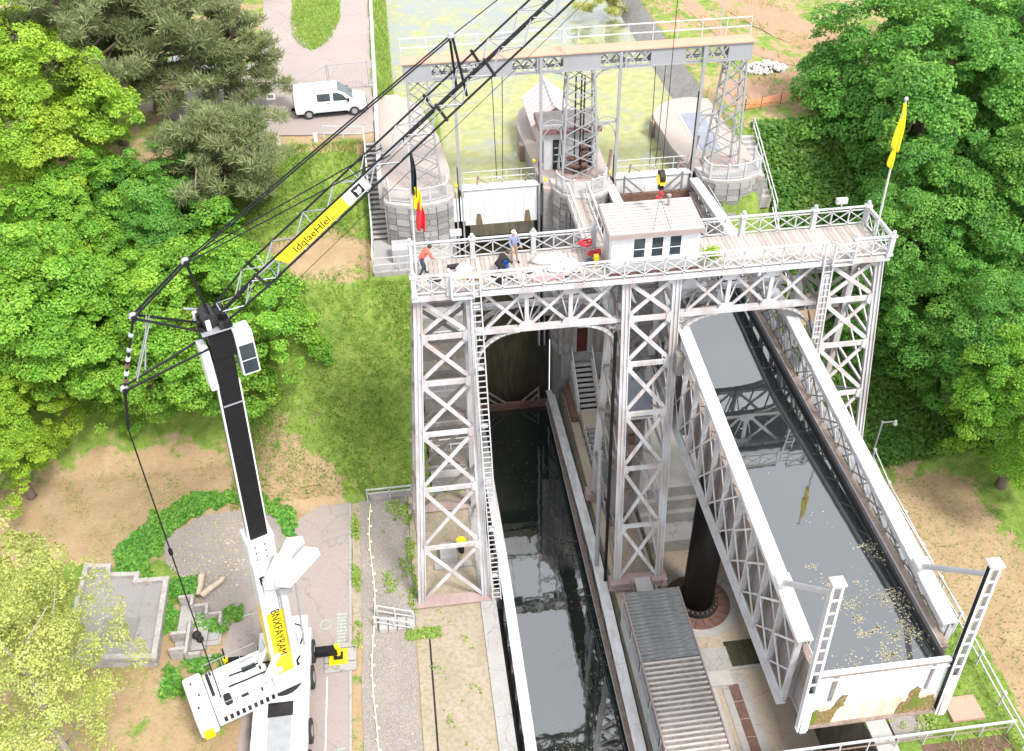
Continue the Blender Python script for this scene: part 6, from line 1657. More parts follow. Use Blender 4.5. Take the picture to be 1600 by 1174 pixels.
for i, x in enumerate((-19.4, -16.9)):
    tag(MB().box(x - .12, x + .12, 24.7, 24.94, 15.8, 16.55).build('marker_post', 'white_paint', bevel=.03), 'short white marker post at the top of the grass slope, %s' % ('nearer the pines' if i == 0 else 'nearer the outdoor stairs'), 'post', 'white marker posts')
# ------------------------------------------------------------------ flat roofed machine house at the lower left
mh = thing('machine_house', (-27.4, -3.4, .3), 'low flat roofed building with pale parapet half hidden by the yellow green tree', 'building')
hp = [(-30.6, -5.6), (-26.0, -6.2), (-26.1, -1.25), (-27.7, -1.15), (-27.75, -.7), (-29.3, -.5), (-29.4, .1), (-30.6, .3)]
hp = [(-11.05 + (x + 11.05) * 1.0528, -37 + (y + 37) * 1.0528) for x, y in hp]
MB().prism(hp, .1, 1.1).build('wall', 'parapet', mh)
MB().prism([(lerp(-29.1, x, .99), lerp(-1.4, y, .99)) for x, y in hp], 1.101, 1.14).build('roof', 'roof_felt', mh)
for i in range(len(hp)):
    a, b_ = Vector((*hp[i], 1.22)), Vector((*hp[(i + 1) % len(hp)], 1.22)); a.z += .004 * (i % 2); b_.z += .004 * (i % 2); one_bar('parapet', 'parapet', mh, a, b_, .3 - .006 * i, .24 + .012 * i, ext=.17 - .003 * i)
MB().prism([(-30.0, -3.1), (-28.1, -3.3), (-28.0, -1.8), (-29.9, -1.6)], 1.141, 1.2).build('roof_hatch', 'roof_felt_dark', mh)
for k in range(10): x, y = rnd.uniform(-28, -26.9), rnd.uniform(-4.3, -.8); MB().tube((x, y, 1.141), (x, y, 1.15), .07, n=8).build('roof_stain', 'roof_felt_dark', mh)
sy = thing('sunken_yard', (-24.9, -2.4, .3), 'stepped concrete yard with low walls beside the flat roofed building', 'yard')
for (x0, x1, y0, y1, zf, hw) in ((-26.0, -25.15, -3.9, -.9, .62, .75), (-25.15, -24.35, -3.9, -1.4, .5, .6), (-24.35, -23.6, -3.6, -1.9, .36, .5)):
    MB().box(x0, x1, y0, y1, .2, zf).build('floor', 'concrete', sy)
    MB().box(x0 + .002, x1 - .002, y1, y1 + .16, .2, zf + hw).build('low_wall', 'parapet', sy)
    MB().box(x1 - .16, x1 - .004, y1 - .55, y1 - .002, zf, zf + hw - .02).build('low_wall', 'parapet', sy)
for a in ((-26.1, -25.3, -4.3, -4.12, .3, 1.25), (-26.1, -25.3, -3.3, -3.12, .63, 1.3), (-25.3, -25.14, -4.5, -2.3, .505, 1.15), (-25.13, -24.5, -4.5, -4.32, .3, .95)):
    MB().box(*a).build('low_wall', 'parapet', sy)
MB().box(-24.3, -23.75, -3.3, -2.7, .361, .42).build('drain_cover', 'concrete', sy)
for i in range(3): MB().box(-24.6, -23.9, -4.4 - i * .22, -4.25 - i * .22, .3, .45 - i * .04).build('step', 'concrete', sy)
tag(MB().sphere((-24.85, -3.1, .72), .26, 8).sphere((-24.65, -3.35, .66), .2, 8).build('refuse_bag', 'black_cloth', smooth=True), 'black refuse bag in the concrete yard', 'bag')
# two felled logs on the gravel
for k, (a, b_, r_) in enumerate((((-25.1, 1.35, .55), (-25.2, -.1, .52), .2), ((-24.95, -.3, .52), (-23.85, .9, .55), .19))):
    pts = [Vector(a).lerp(Vector(b_), t / 5) + Vector((rnd.uniform(-.05, .05), rnd.uniform(-.05, .05), 0)) for t in range(6)]
    tag(MB().path(pts, r_, 9, [r_ * (1.1 - .06 * i) for i in range(6)]).build('felled_log', 'log_wood', smooth=True), ('upright lying' if k == 0 else 'slanting') + ' pale felled log on the gravel patch', 'log', 'felled logs')
# rope with markers down the gravel path
rp = thing('marker_rope', (-15.3, -2, .34), 'pale yellow rope strung with round markers along the gravel path', 'rope')
pts = [(-15.25 - .12 * math.sin(i * .4), 5.6 - i * .62, .42 + .03 * math.sin(i * 1.1)) for i in range(34)]
MB().path(pts, .035, 5).build('line', 'rope_yellow', rp)
for i in range(1, 33): MB().sphere((pts[i][0] + (.09 if i % 2 else -.05), pts[i][1], .43), .085, 6).build('marker', 'rope_yellow' if i % 3 else 'white_paint', rp)
# paint marks and hose on the road
for (x0, x1, y0, y1) in ((-17.25, -16.72, -5.0, -2.4), (-17.2, -16.7, -14.5, -10.6)):
    sm = MB(); yy = y0
    while yy < y1:
        xx = x0
        while xx < x1 - .08:
            w_ = rnd.uniform(.05, .16); sm.box(xx, min(xx + w_, x1), yy, yy + rnd.uniform(.05, .13), .336, .3385); xx += w_ + rnd.uniform(.03, .07)
        yy += .22
    structure(sm.build('spray_mark', 'spray_green'))
structure(MB().path([(-17.9 + .3 * math.cos(t), -3.1 + .3 * math.sin(t), .345) for t in [i * math.pi / 10 for i in range(21)]], .022, 4).build('spray_mark', 'spray_green'))
structure(MB().bar((-23.1, -2.0, .34), (-21.9, -1.75, .34), .05, .006).build('spray_mark', 'spray_green'))
structure(MB().bar((-17.75, -6.5, .34), (-17.85, -30, .34), .06, .008).build('road_line', 'road_white'))
# rubble heap, barrier netting and flag mast on the right bank
rh = thing('rubble_heap', (17.4, 32.6, 15.5), 'heap of pale rubble beside the dirt road', 'rubble')
rm = [MB().sphere((0, 0, 0), .5, 6, .7).data('rubble', 'rubble_white'), MB().box(-.4, .4, -.3, .3, -.25, .25).data('rubble', 'rubble_white')]
for k in range(120):
    a, d = rnd.uniform(0, 6.28), rnd.random() ** .6; x, y = 17.3 + 1.7 * d * math.cos(a), 32.7 + 1.0 * d * math.sin(a)
    s = rnd.uniform(.2, .5); inst('rubble_stone', rm[k % 2], rh, (x, y, 15.55 + .65 * (1 - d) * rnd.uniform(.5, 1)), (rnd.uniform(0, 3), rnd.uniform(0, 3), rnd.uniform(0, 3)), (s, s, s))
bn = thing('barrier_net', (16, 26.6, 15.5), 'low orange barrier netting beside the dirt road', 'netting')
nbp = curve([(13.4, 25.8), (15.5, 26.3), (18, 27.1), (20.5, 27.6)], 6)
k = MB()
for i in range(len(nbp) - 1):
    (x0, y0), (x1, y1) = nbp[i], nbp[i + 1]
    for h in range(7): k.bar((x0, y0, 15.58 + h * .1), (x1, y1, 15.58 + h * .1), .05, .02)
k.build('net', 'orange_net', bn)
for i in range(0, len(nbp), 4): one_bar('stake', 'dark_iron', bn, (*nbp[i], 15.4), (*nbp[i], 16.35), .04, .04)
mp_ = thing('lamp_mast', (18.0, 47.5, 15.5), 'thin white mast standing on the right bank at the top edge', 'mast')
MB().tube((14.6, 36.5, 15.5), (14.6, 36.5, 22.0), .06, .04, 6).build('pole', 'rail_white', mp_); MB().box(14.62, 15.1, 36.46, 36.5, 21.0, 21.6).build('board', 'pink_board', mp_)
# ------------------------------------------------------------------ people on the deck
def person(loc, rz, label, joints, mats, hair, cap=None):
    J = {'pelvis': (0, 0, .95), 'spine': (0, .02, 1.18), 'chest': (0, .02, 1.38), 'neck': (0, .03, 1.5), 'head': (0, .05, 1.6), 'crown': (0, .04, 1.72)}
    for s, t in ((-1, 'l'), (1, 'r')):
        J.update({'sh_' + t: (s * .19, 0, 1.42), 'el_' + t: (s * .25, .08, 1.14), 'wr_' + t: (s * .22, .3, 1.02), 'hd_' + t: (s * .21, .37, 1.0),
                  'hip_' + t: (s * .1, 0, .9), 'kn_' + t: (s * .12, .04, .5), 'an_' + t: (s * .12, 0, .09), 'to_' + t: (s * .14, .17, .04)})
    J.update({k: v for k, v in joints.items() if k != 'face'})
    E_ = [('pelvis', 'spine'), ('spine', 'chest'), ('chest', 'neck'), ('neck', 'head'), ('head', 'crown')]
    for t in 'lr': E_ += [('chest', 'sh_' + t), ('sh_' + t, 'el_' + t), ('el_' + t, 'wr_' + t), ('wr_' + t, 'hd_' + t), ('pelvis', 'hip_' + t), ('hip_' + t, 'kn_' + t), ('kn_' + t, 'an_' + t), ('an_' + t, 'to_' + t)]
    Rr = {'pelvis': .15, 'spine': .14, 'chest': .16, 'neck': .06, 'head': .095, 'crown': .08, 'sh': .075, 'el': .05, 'wr': .035, 'hd': .034, 'hip': .1, 'kn': .07, 'an': .05, 'to': .04}
    names = list(J)
    me = bpy.data.meshes.new('person'); me.from_pydata([J[n] for n in names], [(names.index(a), names.index(b)) for a, b in E_], [])
    o = bpy.data.objects.new('person', me); COL.objects.link(o)
    sk = o.modifiers.new('skin', 'SKIN'); ss = o.modifiers.new('sub', 'SUBSURF'); ss.levels = 1; ss.render_levels = 1
    for i, n in enumerate(names):
        r_ = Rr[n.split('_')[0]]; me.skin_vertices[0].data[i].radius = (r_, r_)
        me.skin_vertices[0].data[i].use_root = (n == 'pelvis')
    bpy.context.view_layer.update()
    ev = o.evaluated_get(bpy.context.evaluated_depsgraph_get()); m2 = bpy.data.meshes.new_from_object(ev)
    V = [tuple(v.co) for v in m2.vertices]; F = [tuple(p.vertices) for p in m2.polygons]
    bpy.data.objects.remove(o)
    b = MB(); b.add(V, F); nbody = len(F)
    for t in 'lr':                      # five fingers on each hand
        w, h = Vector(J['wr_' + t]), Vector(J['hd_' + t]); d = (h - w).normalized(); side = d.cross(Vector((0, 0, 1))).normalized(); dn = side.cross(d)
        for k in range(4):
            p = h + side * (.022 * (k - 1.5)); L = (.07, .08, .075, .055)[k]
            b.path([p - d * .02, p + d * L * .5 - dn * .008, p + d * L - dn * .035], .01, 5, [.01, .009, .007])
        s = 1 if t == 'l' else -1
        b.path([h - d * .05 + side * s * .02, h - d * .01 + side * s * .055, h + d * .03 + side * s * .06], .011, 5, [.012, .011, .008])
    hc = Vector(J['head']).lerp(Vector(J['crown']), .4); fw = Vector(joints.get('face', (0, 1, 0))).normalized()
    b.sphere(hc + fw * .1 - Vector((0, 0, .015)), .022, 6)                   # nose
    for s in (-1, 1):
        sd = fw.cross(Vector((0, 0, 1))).normalized() * s; b.sphere(hc + sd * .098, .026, 6)
    zone = {'leg': 1, 'arm': 0, 'torso': 0, 'skin': 2, 'shoe': 3}
    seg = []
    for a, c in E_:
        n = a.split('_')[0]; n2 = c.split('_')[0]
        z = 'skin' if c in ('head', 'crown') or n2 == 'hd' else 'shoe' if n2 == 'to' else 'leg' if n2 in ('kn', 'an', 'hip') else 'torso'
        seg.append((Vector(J[a]), Vector(J[c]), zone[z]))
    me = b.data('person', [mats[0], mats[1], 'skin', 'black_cloth'], smooth=True)
    def near(p):
        best = None
        for a, c, z in seg:
            ab = c - a; t = max(0, min(1, (p - a).dot(ab) / ab.length_squared)); q = (p - a - ab * t).length
            if best is None or q < best[0]: best = (q, z)
        return best[1]
    for i, p in enumerate(me.polygons): p.material_index = near(p.center) if i < nbody else 2
    o = bpy.data.objects.new('person', me); COL.objects.link(o); o.location = loc; o.rotation_euler = (0, 0, rz)
    tag(o, label, 'person')
    hb_ = MB(); hb_.sphere(hc + Vector((0, 0, .035)) - fw * .02, .115, 10, .9)
    keep = [f for f in hb_.f if sum((Vector(hb_.v[i]) - hc).dot(fw) for i in f) / len(f) < .045 or sum(hb_.v[i][2] for i in f) / len(f) > hc.z + .085]
    hb_.f = keep; hb_.mi = [0] * len(keep)
    h = bpy.data.objects.new('cap' if cap else 'hair', hb_.data('hair', cap or hair, smooth=True)); COL.objects.link(h); h.parent = o
    if cap:
        pk = MB().plate([hc + fw * .1 + Vector((-.08, 0, .05)), hc + fw * .1 + Vector((.08, 0, .05)), hc + fw * .2 + Vector((.05, 0, .035)), hc + fw * .2 + Vector((-.05, 0, .035))], (0, 0, 1), .012)
        q = bpy.data.objects.new('cap_peak', pk.data('cap_peak', cap)); COL.objects.link(q); q.parent = o
    return o
ZD = 19.985
person((-10.75, 1.25, ZD), rad(-75), 'person in an orange red jacket stooping at the left end of the deck',
       {'spine': (0, .12, 1.15), 'chest': (0, .27, 1.3), 'neck': (0, .37, 1.38), 'head': (0, .46, 1.42), 'crown': (0, .52, 1.52), 'sh_l': (-.2, .28, 1.33), 'sh_r': (.2, .28, 1.33), 'el_l': (-.25, .42, 1.08), 'el_r': (.25, .42, 1.08), 'wr_l': (-.2, .6, .9), 'wr_r': (.2, .6, .9), 'hd_l': (-.19, .66, .85), 'hd_r': (.19, .66, .85), 'kn_l': (-.12, .18, .5), 'an_l': (-.12, .2, .09), 'to_l': (-.13, .37, .04), 'an_r': (.12, -.16, .1), 'to_r': (.13, .0, .04), 'face': (0, .8, -.5)}, ('orange_cloth', 'navy_cloth'), 'hair_dark')
person((-6.35, 1.75, ZD), rad(200), 'person in a blue shirt, tan trousers and white cap standing by the back rail', {'an_l': (-.15, .1, .09), 'to_l': (-.17, .27, .04)}, ('blue_cloth', 'tan_cloth'), 'hair_dark', 'cap_white')
person((-7.15, .8, ZD), rad(-60), 'dark haired person in black bending down on the deck beside the blue shirt figure',
       {'pelvis': (0, -.1, .62), 'spine': (0, .08, .78), 'chest': (0, .26, .9), 'neck': (0, .38, .95), 'head': (0, .47, .97), 'crown': (0, .56, 1.04), 'sh_l': (-.19, .27, .92), 'sh_r': (.19, .27, .92), 'el_l': (-.26, .42, .7), 'el_r': (.26, .42, .7), 'wr_l': (-.2, .58, .5), 'wr_r': (.2, .58, .5), 'hd_l': (-.19, .64, .44), 'hd_r': (.19, .64, .44), 'hip_l': (-.11, -.1, .58), 'hip_r': (.11, -.1, .58), 'kn_l': (-.16, .25, .5), 'kn_r': (.16, .25, .5), 'an_l': (-.14, -.02, .09), 'an_r': (.14, -.02, .09), 'to_l': (-.16, .15, .04), 'to_r': (.16, .15, .04), 'face': (0, .7, -.7)}, ('black_cloth', 'black_cloth'), 'hair_dark')
# ------------------------------------------------------------------ things lying on the deck
def lump(name, c, r, m, label, cat, sq=.5, n=10, amp=.25, group=None):
    b = MB().sphere((0, 0, 0), 1, n)
    b.v = [(c[0] + x * r[0] * (1 + rnd.uniform(-amp, amp)), c[1] + y * r[1] * (1 + rnd.uniform(-amp, amp)), c[2] + max(z, -.1) * r[2] * (1 + rnd.uniform(-amp, amp))) for x, y, z in b.v]
    return tag(b.build(name, m, smooth=True), label, cat, group)
lump('tarpaulin', (-4.6, 1.55, ZD), (.95, .42, .5), 'tarp_white', 'large crumpled white tarpaulin bundle on the deck left of the cabin', 'tarpaulin')
lump('tarpaulin', (-4.2, .85, ZD), (.8, .35, .25), 'tarp_white', 'flat white sheet in front of the tarpaulin bundle', 'tarpaulin')
lump('cover_sheet', (-3.75, 1.2, ZD), (.5, .35, .32), 'tarp_grey', 'crumpled grey sheet against the white tarpaulin', 'sheet')
lump('tarpaulin', (-8.75, 1.45, ZD), (.45, .3, .35), 'tarp_white', 'small white bundle beside the black case on the deck', 'bundle')
lump('kit_bag', (-10.25, .75, ZD), (.32, .2, .2), 'black_cloth', 'black kit bag at the feet of the figure in orange', 'bag')
lump('kit_bag', (-7.25, .1, ZD), (.17, .2, .3), 'black_cloth', 'black rucksack on the deck near the front rail', 'bag')
lump('jacket_bundle', (-2.85, .95, ZD), (.22, .25, .35), 'navy_cloth', 'navy jacket bundle left of the cabin door', 'bundle')
tag(MB().box(-2.65, -2.4, .75, 1.05, ZD, ZD + .55).build('fuel_can', 'crane_yellow', bevel=.05), 'yellow tan container beside the navy bundle', 'container')
bu = thing('bucket', (-6.85, 1.25, ZD), 'bright blue bucket between the two figures on the deck', 'bucket')
MB().tube((-6.85, 1.25, ZD), (-6.85, 1.25, ZD + .38), .17, .22, 14, caps=False).tube((-6.85, 1.25, ZD), (-6.85, 1.25, ZD + .02), .17, n=14).build('pail', 'bright_blue', bu)
MB().path([(-6.85 + .22 * math.cos(t), 1.25, ZD + .36 + .2 * math.sin(t)) for t in [i * math.pi / 8 for i in range(9)]], .012, 5).build('handle', 'galvanised', bu)
for k, (x, y, z, lab) in enumerate(((-2.9, 1.9, ZD + .55, 'red coiled hose hung on the back rail beside the cabin'), (-2.5, 1.6, ZD + .12, 'red coiled hose lying by the cabin wall'))):
    c = MB()
    for q in range(5):
        rr = .2 + .05 * rnd.random(); ph = rnd.random()
        c.path([(x + (rr + .1) * math.cos(t), y + rr * math.sin(t) * .7, z + .05 * q + .06 * math.sin(t * 2 + ph)) for t in [i * math.pi / 9 for i in range(19)]], .022, 5)
    tag(c.build('hose_coil', 'red_plastic'), lab, 'hose', 'red hose coils')
for k, (x, y, w, d, a, m, lab) in enumerate(((-8.95, .95, 1.0, .6, .08, 'ply_wood', 'plywood board lying flat behind the left landing gate'), (-8.3, .7, .6, .5, -.2, 'ply_wood', 'smaller plywood board overlapping the first one'), (-4.95, .12, 1.5, .35, .06, 'pink_board', 'pinkish red board lying along the front rail'), (-9.25, 1.7, .55, .25, .1, 'black_cloth', 'flat black case by the back rail'))):
    o = MB().box(-w / 2, w / 2, -d / 2, d / 2, 0, .08 if k < 3 else .15).build('board' if k < 3 else 'tool_case', m, bevel=.01); o.location = (x, y, ZD + .004 + (.085 if k == 1 else 0)); o.rotation_euler = (0, 0, a)
    tag(o, lab, 'board' if k < 3 else 'case')
for k in range(9):
    x, y = rnd.uniform(-8, -3.2), rnd.uniform(0, .7); a = rnd.uniform(-.6, .6)
    o = MB().bar((-.22, 0, 0), (.22, 0, 0), .06, .05).build('hand_tool', 'dark_iron'); o.location = (x, y, ZD + .03); o.rotation_euler = (0, 0, a)
    tag(o, 'small dark hand tool lying on the deck planks left of the cabin', 'tool', 'hand tools scattered on the deck')
gb = thing('green_plant', (2.75, .1, ZD), 'pale green potted plant at the right corner of the cabin', 'plant')
MB().tube((2.75, .1, ZD), (2.75, .1, ZD + .3), .15, .2, 12).build('pot', 'white_paint', gb)
P = np.array([[(2.75 + a, .1 + b_, ZD + .3 + c) for a, b_, c in ((q[0], q[1], q[2]), (q[0] + .08, q[1], q[2] + .03), (q[0] + .1, q[1] + .1, q[2] + .04), (q[0], q[1] + .08, q[2]))] for q in nr.normal(0, .17, (260, 3)) + [0, 0, .25]])
lf = leaf_object('leaves', P - np.array(gb.location), nr.uniform(0, 1, 260), 'leaf_lime', gb)
# ------------------------------------------------------------------ flags
def flag_pole(label, base, top, r=.06):
    t = thing('flagpole', base, label, 'flagpole')
    MB().tube(base, top, r, r * .6, 10).build('pole', 'rail_white', t); MB().sphere(top, r * 1.6, 8).build('finial', 'rail_white', t)
    MB().box(base[0] - .15, base[0] + .15, base[1] - .15, base[1] + .15, base[2], base[2] + .1).build('socket', 'rail_white', t)
    return t
f1 = flag_pole('white flagpole at the left end of the deck with a limp black yellow red flag', (-11.05, .1, 19.98), (-10.85, .1, 27.3))
f2 = flag_pole('leaning white flagpole at the right end of the deck with a limp yellow flag', (11.05, .6, 19.98), (10.85, .6, 27.4))
def limp(parent, top, L, w, m, name, x0=0.0, sway=.1):
    n, k = 14, 9; V = []; F = []
    for i in range(n + 1):
        u = i / n
        for j in range(k):
            v = j / (k - 1); ww = w * (.35 + .65 * math.sin(min(1, u * 1.25 + .12) * math.pi * .55))
            V.append((top[0] + x0 + v * ww * .55 + .03 * math.sin(u * 5), top[1] + .13 * math.sin(v * 9 + u * 2.5) * (.4 + u), top[2] - u * L - v * .15 * L * u * .6))
    for i in range(n):
        for j in range(k - 1): F.append((i * k + j, i * k + j + 1, (i + 1) * k + j + 1, (i + 1) * k + j))
    o = MB().add(V, F).build(name, m, parent, smooth=True); so = o.modifiers.new('thick', 'SOLIDIFY'); so.thickness = .012
    return o
limp(f1, (-10.86, .08, 26.9), 1.9, .4, 'flag_black', 'black_stripe'); limp(f1, (-10.86, .06, 25.3), 1.0, .6, 'yellow_flag', 'yellow_stripe', .02); limp(f1, (-10.84, .04, 24.55), 1.3, .7, 'red_cloth', 'red_stripe', .05)
limp(f2, (10.87, .58, 27.2), 2.1, .5, 'yellow_flag', 'cloth', -.1); limp(f2, (10.9, .55, 25.4), 1.2, .26, 'yellow_flag', 'cloth_tail', -.12)
# ------------------------------------------------------------------ trees
def unit(v): return v / np.linalg.norm(v, axis=-1, keepdims=True)
def crown_leaves(g, rx, rz, npuff, nleaf, size, puff=(.20, .32), flat=.62, inner=.25, up=.55, droop=0.0):
    """leaf quads gathered in domed sprays over an uneven crown centred at the origin"""
    d = unit(g.normal(size=(npuff, 3))); d[:, 2] = np.abs(d[:, 2]) * np.where(g.random(npuff) < .78, 1, -.75)
    ph = g.uniform(0, 6.28, 6)
    lob = 1 + .16 * np.sin(3 * np.arctan2(d[:, 1], d[:, 0]) + ph[0]) + .10 * np.sin(5 * np.arctan2(d[:, 1], d[:, 0]) + ph[1] + d[:, 2] * 4)
    rr = np.where(g.random(npuff) < inner, g.uniform(.45, .8, npuff), g.uniform(.84, 1.06, npuff)) * lob
    C = d * rr[:, None] * np.array([rx, rx, rz])
    R = g.uniform(puff[0], puff[1], npuff) * rx
    Q, T = [], []
    for c, r, dd in zip(C, R, d):
        n = int(nleaf * (r / (puff[1] * rx)) ** 1.7) + 12
        v = unit(g.normal(size=(n, 3))); v[:, 2] = np.abs(v[:, 2]) * .95 - .2
        v = unit(v + dd * .4)
        sh = (g.uniform(.45, 1.06, n) ** .6)[:, None]
        an_ = g.uniform(.7, 1.35, 3); out = v[:, :2] @ dd[:2]
        p = c + v * sh * r * np.array([1, 1, flat]) * an_
        if droop: p[:, 2] -= droop * np.maximum(out, 0) * r
        nrm = unit(v * .55 + np.array([0, 0, up]) + dd * .25 + g.normal(size=(n, 3)) * .42)
        a = unit(np.cross(nrm, g.normal(size=(n, 3)))); b = np.cross(nrm, a)
        s = (size * g.uniform(.6, 1.35, n))[:, None]
        q = np.stack([p - a * s, p - b * s * .62 + nrm * s * .12, p + a * s, p + b * s * .62 + nrm * s * .12], 1)
        Q.append(q)
        base = g.uniform(.2, .65)
        T.append(np.clip(base + g.normal(0, .2, n), 0, 1))
    return np.concatenate(Q), np.concatenate(T)
def needle_leaves(g, rx, rz, npad, nleaf, size):
    """whorled branches that carry flat, ragged pads of needle tufts near their ends"""
    Q, T, C = [], [], []
    nb = max(10, npad // 9)
    for k in range(nb):
        z = -1 + 2 * (k + g.uniform(0, 1)) / nb; ang = k * 2.4 + g.uniform(-.5, .5)
        reach = rx * math.sqrt(max(.06, 1 - (max(z, -.2)) ** 2)) * g.uniform(.6, 1.12)
        tip = np.array([math.cos(ang) * reach, math.sin(ang) * reach, z * rz + .12 * reach]); C.append(tip)
        side = np.array([-math.sin(ang), math.cos(ang), 0])
        for j in range(9):
            f = g.uniform(.35, 1.05); c = tip * np.array([f, f, 1]) + side * g.normal(0, .16) * reach * f + np.array([0, 0, g.normal(0, .18) - (1 - f) * .12 * reach])
            pr = g.uniform(.25, .62) * rx / 5; n = int(nleaf * g.uniform(.5, 1.2) * pr / .5)
            v = unit(g.normal(size=(n, 3))); p = c + v * (g.uniform(.05, 1, n) ** .6)[:, None] * pr * np.array([1.5, 1.5, .55])
            dr = unit(v * .9 + np.array([0, 0, .45]) + g.normal(size=(n, 3)) * .55)
            a = unit(np.cross(dr, g.normal(size=(n, 3)))); s = (size * g.uniform(.6, 1.4, n))[:, None]; w = s * .14
            Q.append(np.stack([p - a * w, p + a * w, p + dr * s * 1.5 + a * w * .3, p + dr * s * 1.5 - a * w * .3], 1))
            T.append(np.clip(g.uniform(.2, .75) + g.normal(0, .2, n), 0, 1))
    return np.concatenate(Q), np.concatenate(T), C
def wood(name, parent, base, top, r, limbs, m, seed):
    g = random.Random(seed); b = MB()
    n = 7; pts = []
    for i in range(n + 1):
        t = i / n; pts.append(Vector(base).lerp(Vector(top), t) + Vector((g.uniform(-.12, .12), g.uniform(-.12, .12), 0)) * (t * 1.5))
    b.path(pts, r, 9, [r * (1.25 if i == 0 else 1 - .75 * i / n) for i in range(n + 1)])
    for e, f in limbs:
        s = pts[0].lerp(pts[-1], f); e = Vector(e); mid = s.lerp(e, .5) + Vector((g.uniform(-.3, .3), g.uniform(-.3, .3), g.uniform(0, .5)))
        b.path([s, mid, e], r * .3, 6, [r * .38, r * .24, r * .08])
    return b.build(name, m, parent, smooth=True)
g = np.random.default_rng(5)
CROWNS = []
for k in range(4):
    Q, T = crown_leaves(g, 6.0, 6.4 + .4 * k, 430, 560, .095, (.05, .20), flat=.72, inner=.2, up=.42, droop=.35)
    CROWNS.append((Q, T))
CM = {}
def broad_tree(label, c, r, rz, leafm, var, seed, group, ground=None, tilt=0.0):
    z0 = height(c[0], c[1]) if ground is None else ground
    t = thing('broadleaf_tree', (c[0], c[1], z0), label, 'tree', group)
    key = var
    if key not in CM: CM[key] = leaf_mesh('crown', *CROWNS[var], 'leaf_mid')
    gg = random.Random(seed)
    o = bpy.data.objects.new('crown', CM[key]); COL.objects.link(o); o.parent = t
    o.material_slots[0].link = 'OBJECT'; o.material_slots[0].material = M[leafm]
    o.location = (0, 0, c[2] - z0); o.rotation_euler = (0, tilt, gg.uniform(0, 6.28)); o.scale = (r / 6, r / 6, rz / 6.6)
    limbs = [((c[0] + r * .7 * math.cos(a), c[1] + r * .7 * math.sin(a), c[2] + gg.uniform(-.3, .5) * rz), gg.uniform(.45, .85)) for a in [gg.uniform(0, 6.28) for _ in range(10)]]
    wood('trunk', t, (c[0], c[1], z0 - .4), (c[0], c[1], c[2] + rz * .4), .32 * r / 6 + .1, limbs, 'bark', seed)
    return t
LG, RG = 'broadleaf trees of the left bank', 'broadleaf trees of the right bank'
broad_tree('tall bright green tree at the upper left edge', (-34.2, 23.5, 19.0), 5.6, 6.6, 'leaf_lime', 0, 1, LG)
broad_tree('bright green tree at the left edge below the tallest one', (-34.6, 15.0, 11.0), 6.0, 6.2, 'leaf_bright', 1, 2, LG)
broad_tree('broad bright green tree behind the crane boom', (-23.4, 13.6, 8.8), 5.6, 6.0, 'leaf_bright', 2, 3, LG)
broad_tree('smaller green tree below the pine branches', (-26.6, 19.2, 12.4), 3.9, 4.6, 'leaf_mid', 3, 4, LG)
broad_tree('yellow green tree low at the left edge above the worn path', (-36.8, 9.5, 6.0), 3.6, 4.6, 'leaf_lime', 0, 5, LG)
broad_tree('green tree between the left edge trees and the crane boom', (-28.8, 14.2, 7.6), 4.4, 5.2, 'leaf_bright', 3, 6, LG)
broad_tree('green tree filling the gap below the tall upper left tree', (-31.2, 19.8, 13.2), 4.2, 4.6, 'leaf_bright', 2, 16, LG)
broad_tree('yellow green bush beyond the upper road at the top edge', (-23.8, 57.5, 17.6), 2.6, 2.8, 'leaf_lime', 1, 7, LG)
broad_tree('huge dark green tree behind the yellow flag', (24.6, 21.5, 15.5), 7.6, 8.6, 'leaf_mid', 0, 8, RG)
broad_tree('tall green tree in the upper right corner', (34.0, 28.0, 18.0), 7.2, 7.8, 'leaf_mid', 1, 9, RG)
broad_tree('dark green tree right of the gantry end', (21.6, 13.2, 10.4), 5.0, 6.2, 'leaf_mid', 2, 10, RG)
broad_tree('green tree at the right edge below the corner tree', (29.0, 13.5, 13.0), 5.6, 6.6, 'leaf_mid', 3, 11, RG)
broad_tree('green tree right of the right tower legs', (22.2, 6.4, 8.2), 4.6, 5.4, 'leaf_mid', 1, 12, RG)
broad_tree('bright green tree low at the right edge', (23.2, .2, 7.4), 3.9, 5.2, 'leaf_bright', 0, 13, RG)
broad_tree('dark tree close behind the right tower', (18.6, 11.6, 6.0), 3.2, 4.4, 'leaf_mid', 3, 14, RG)
# pale yellow green tree in the lower left corner
Q, T = crown_leaves(g, 4.3, 5.6, 260, 190, .062, (.10, .19), flat=.7, inner=.5, up=.3)
t = thing('larch_tree', (-29.4, -10.6, .3), 'airy pale yellow green tree in the lower left corner', 'tree')
leaf_object('crown', Q + np.array([0, 0, 8.0]), T, 'leaf_pale', t)
wood('trunk', t, (-29.4, -10.6, 0), (-29.4, -10.6, 13.5), .2, [((-29.4 + 3.4 * math.cos(a), -10.6 + 3.4 * math.sin(a), 6 + 1.3 * q), .25 + .06 * q) for q, a in enumerate([.3, 2.1, 3.9, 5.4, 1.2, 2.9, 4.6, 5.9])], 'bark_pale', 30)
Q, T = crown_leaves(g, 3.4, 5.0, 130, 190, .085, (.10, .20), flat=.7, inner=.4, up=.3)
t = thing('larch_tree', (-32.4, -5.6, .3), 'second pale yellow green tree at the left edge above the corner one', 'tree')
leaf_object('crown', Q + np.array([0, 0, 6.5]), T, 'leaf_pale', t)
wood('trunk', t, (-32.4, -5.6, 0), (-32.4, -5.6, 10), .25, [((-32.4 + 3 * math.cos(a), -5.6 + 3 * math.sin(a), 6), .5) for a in (0, 1.5, 3, 4.5)], 'bark_pale', 31)
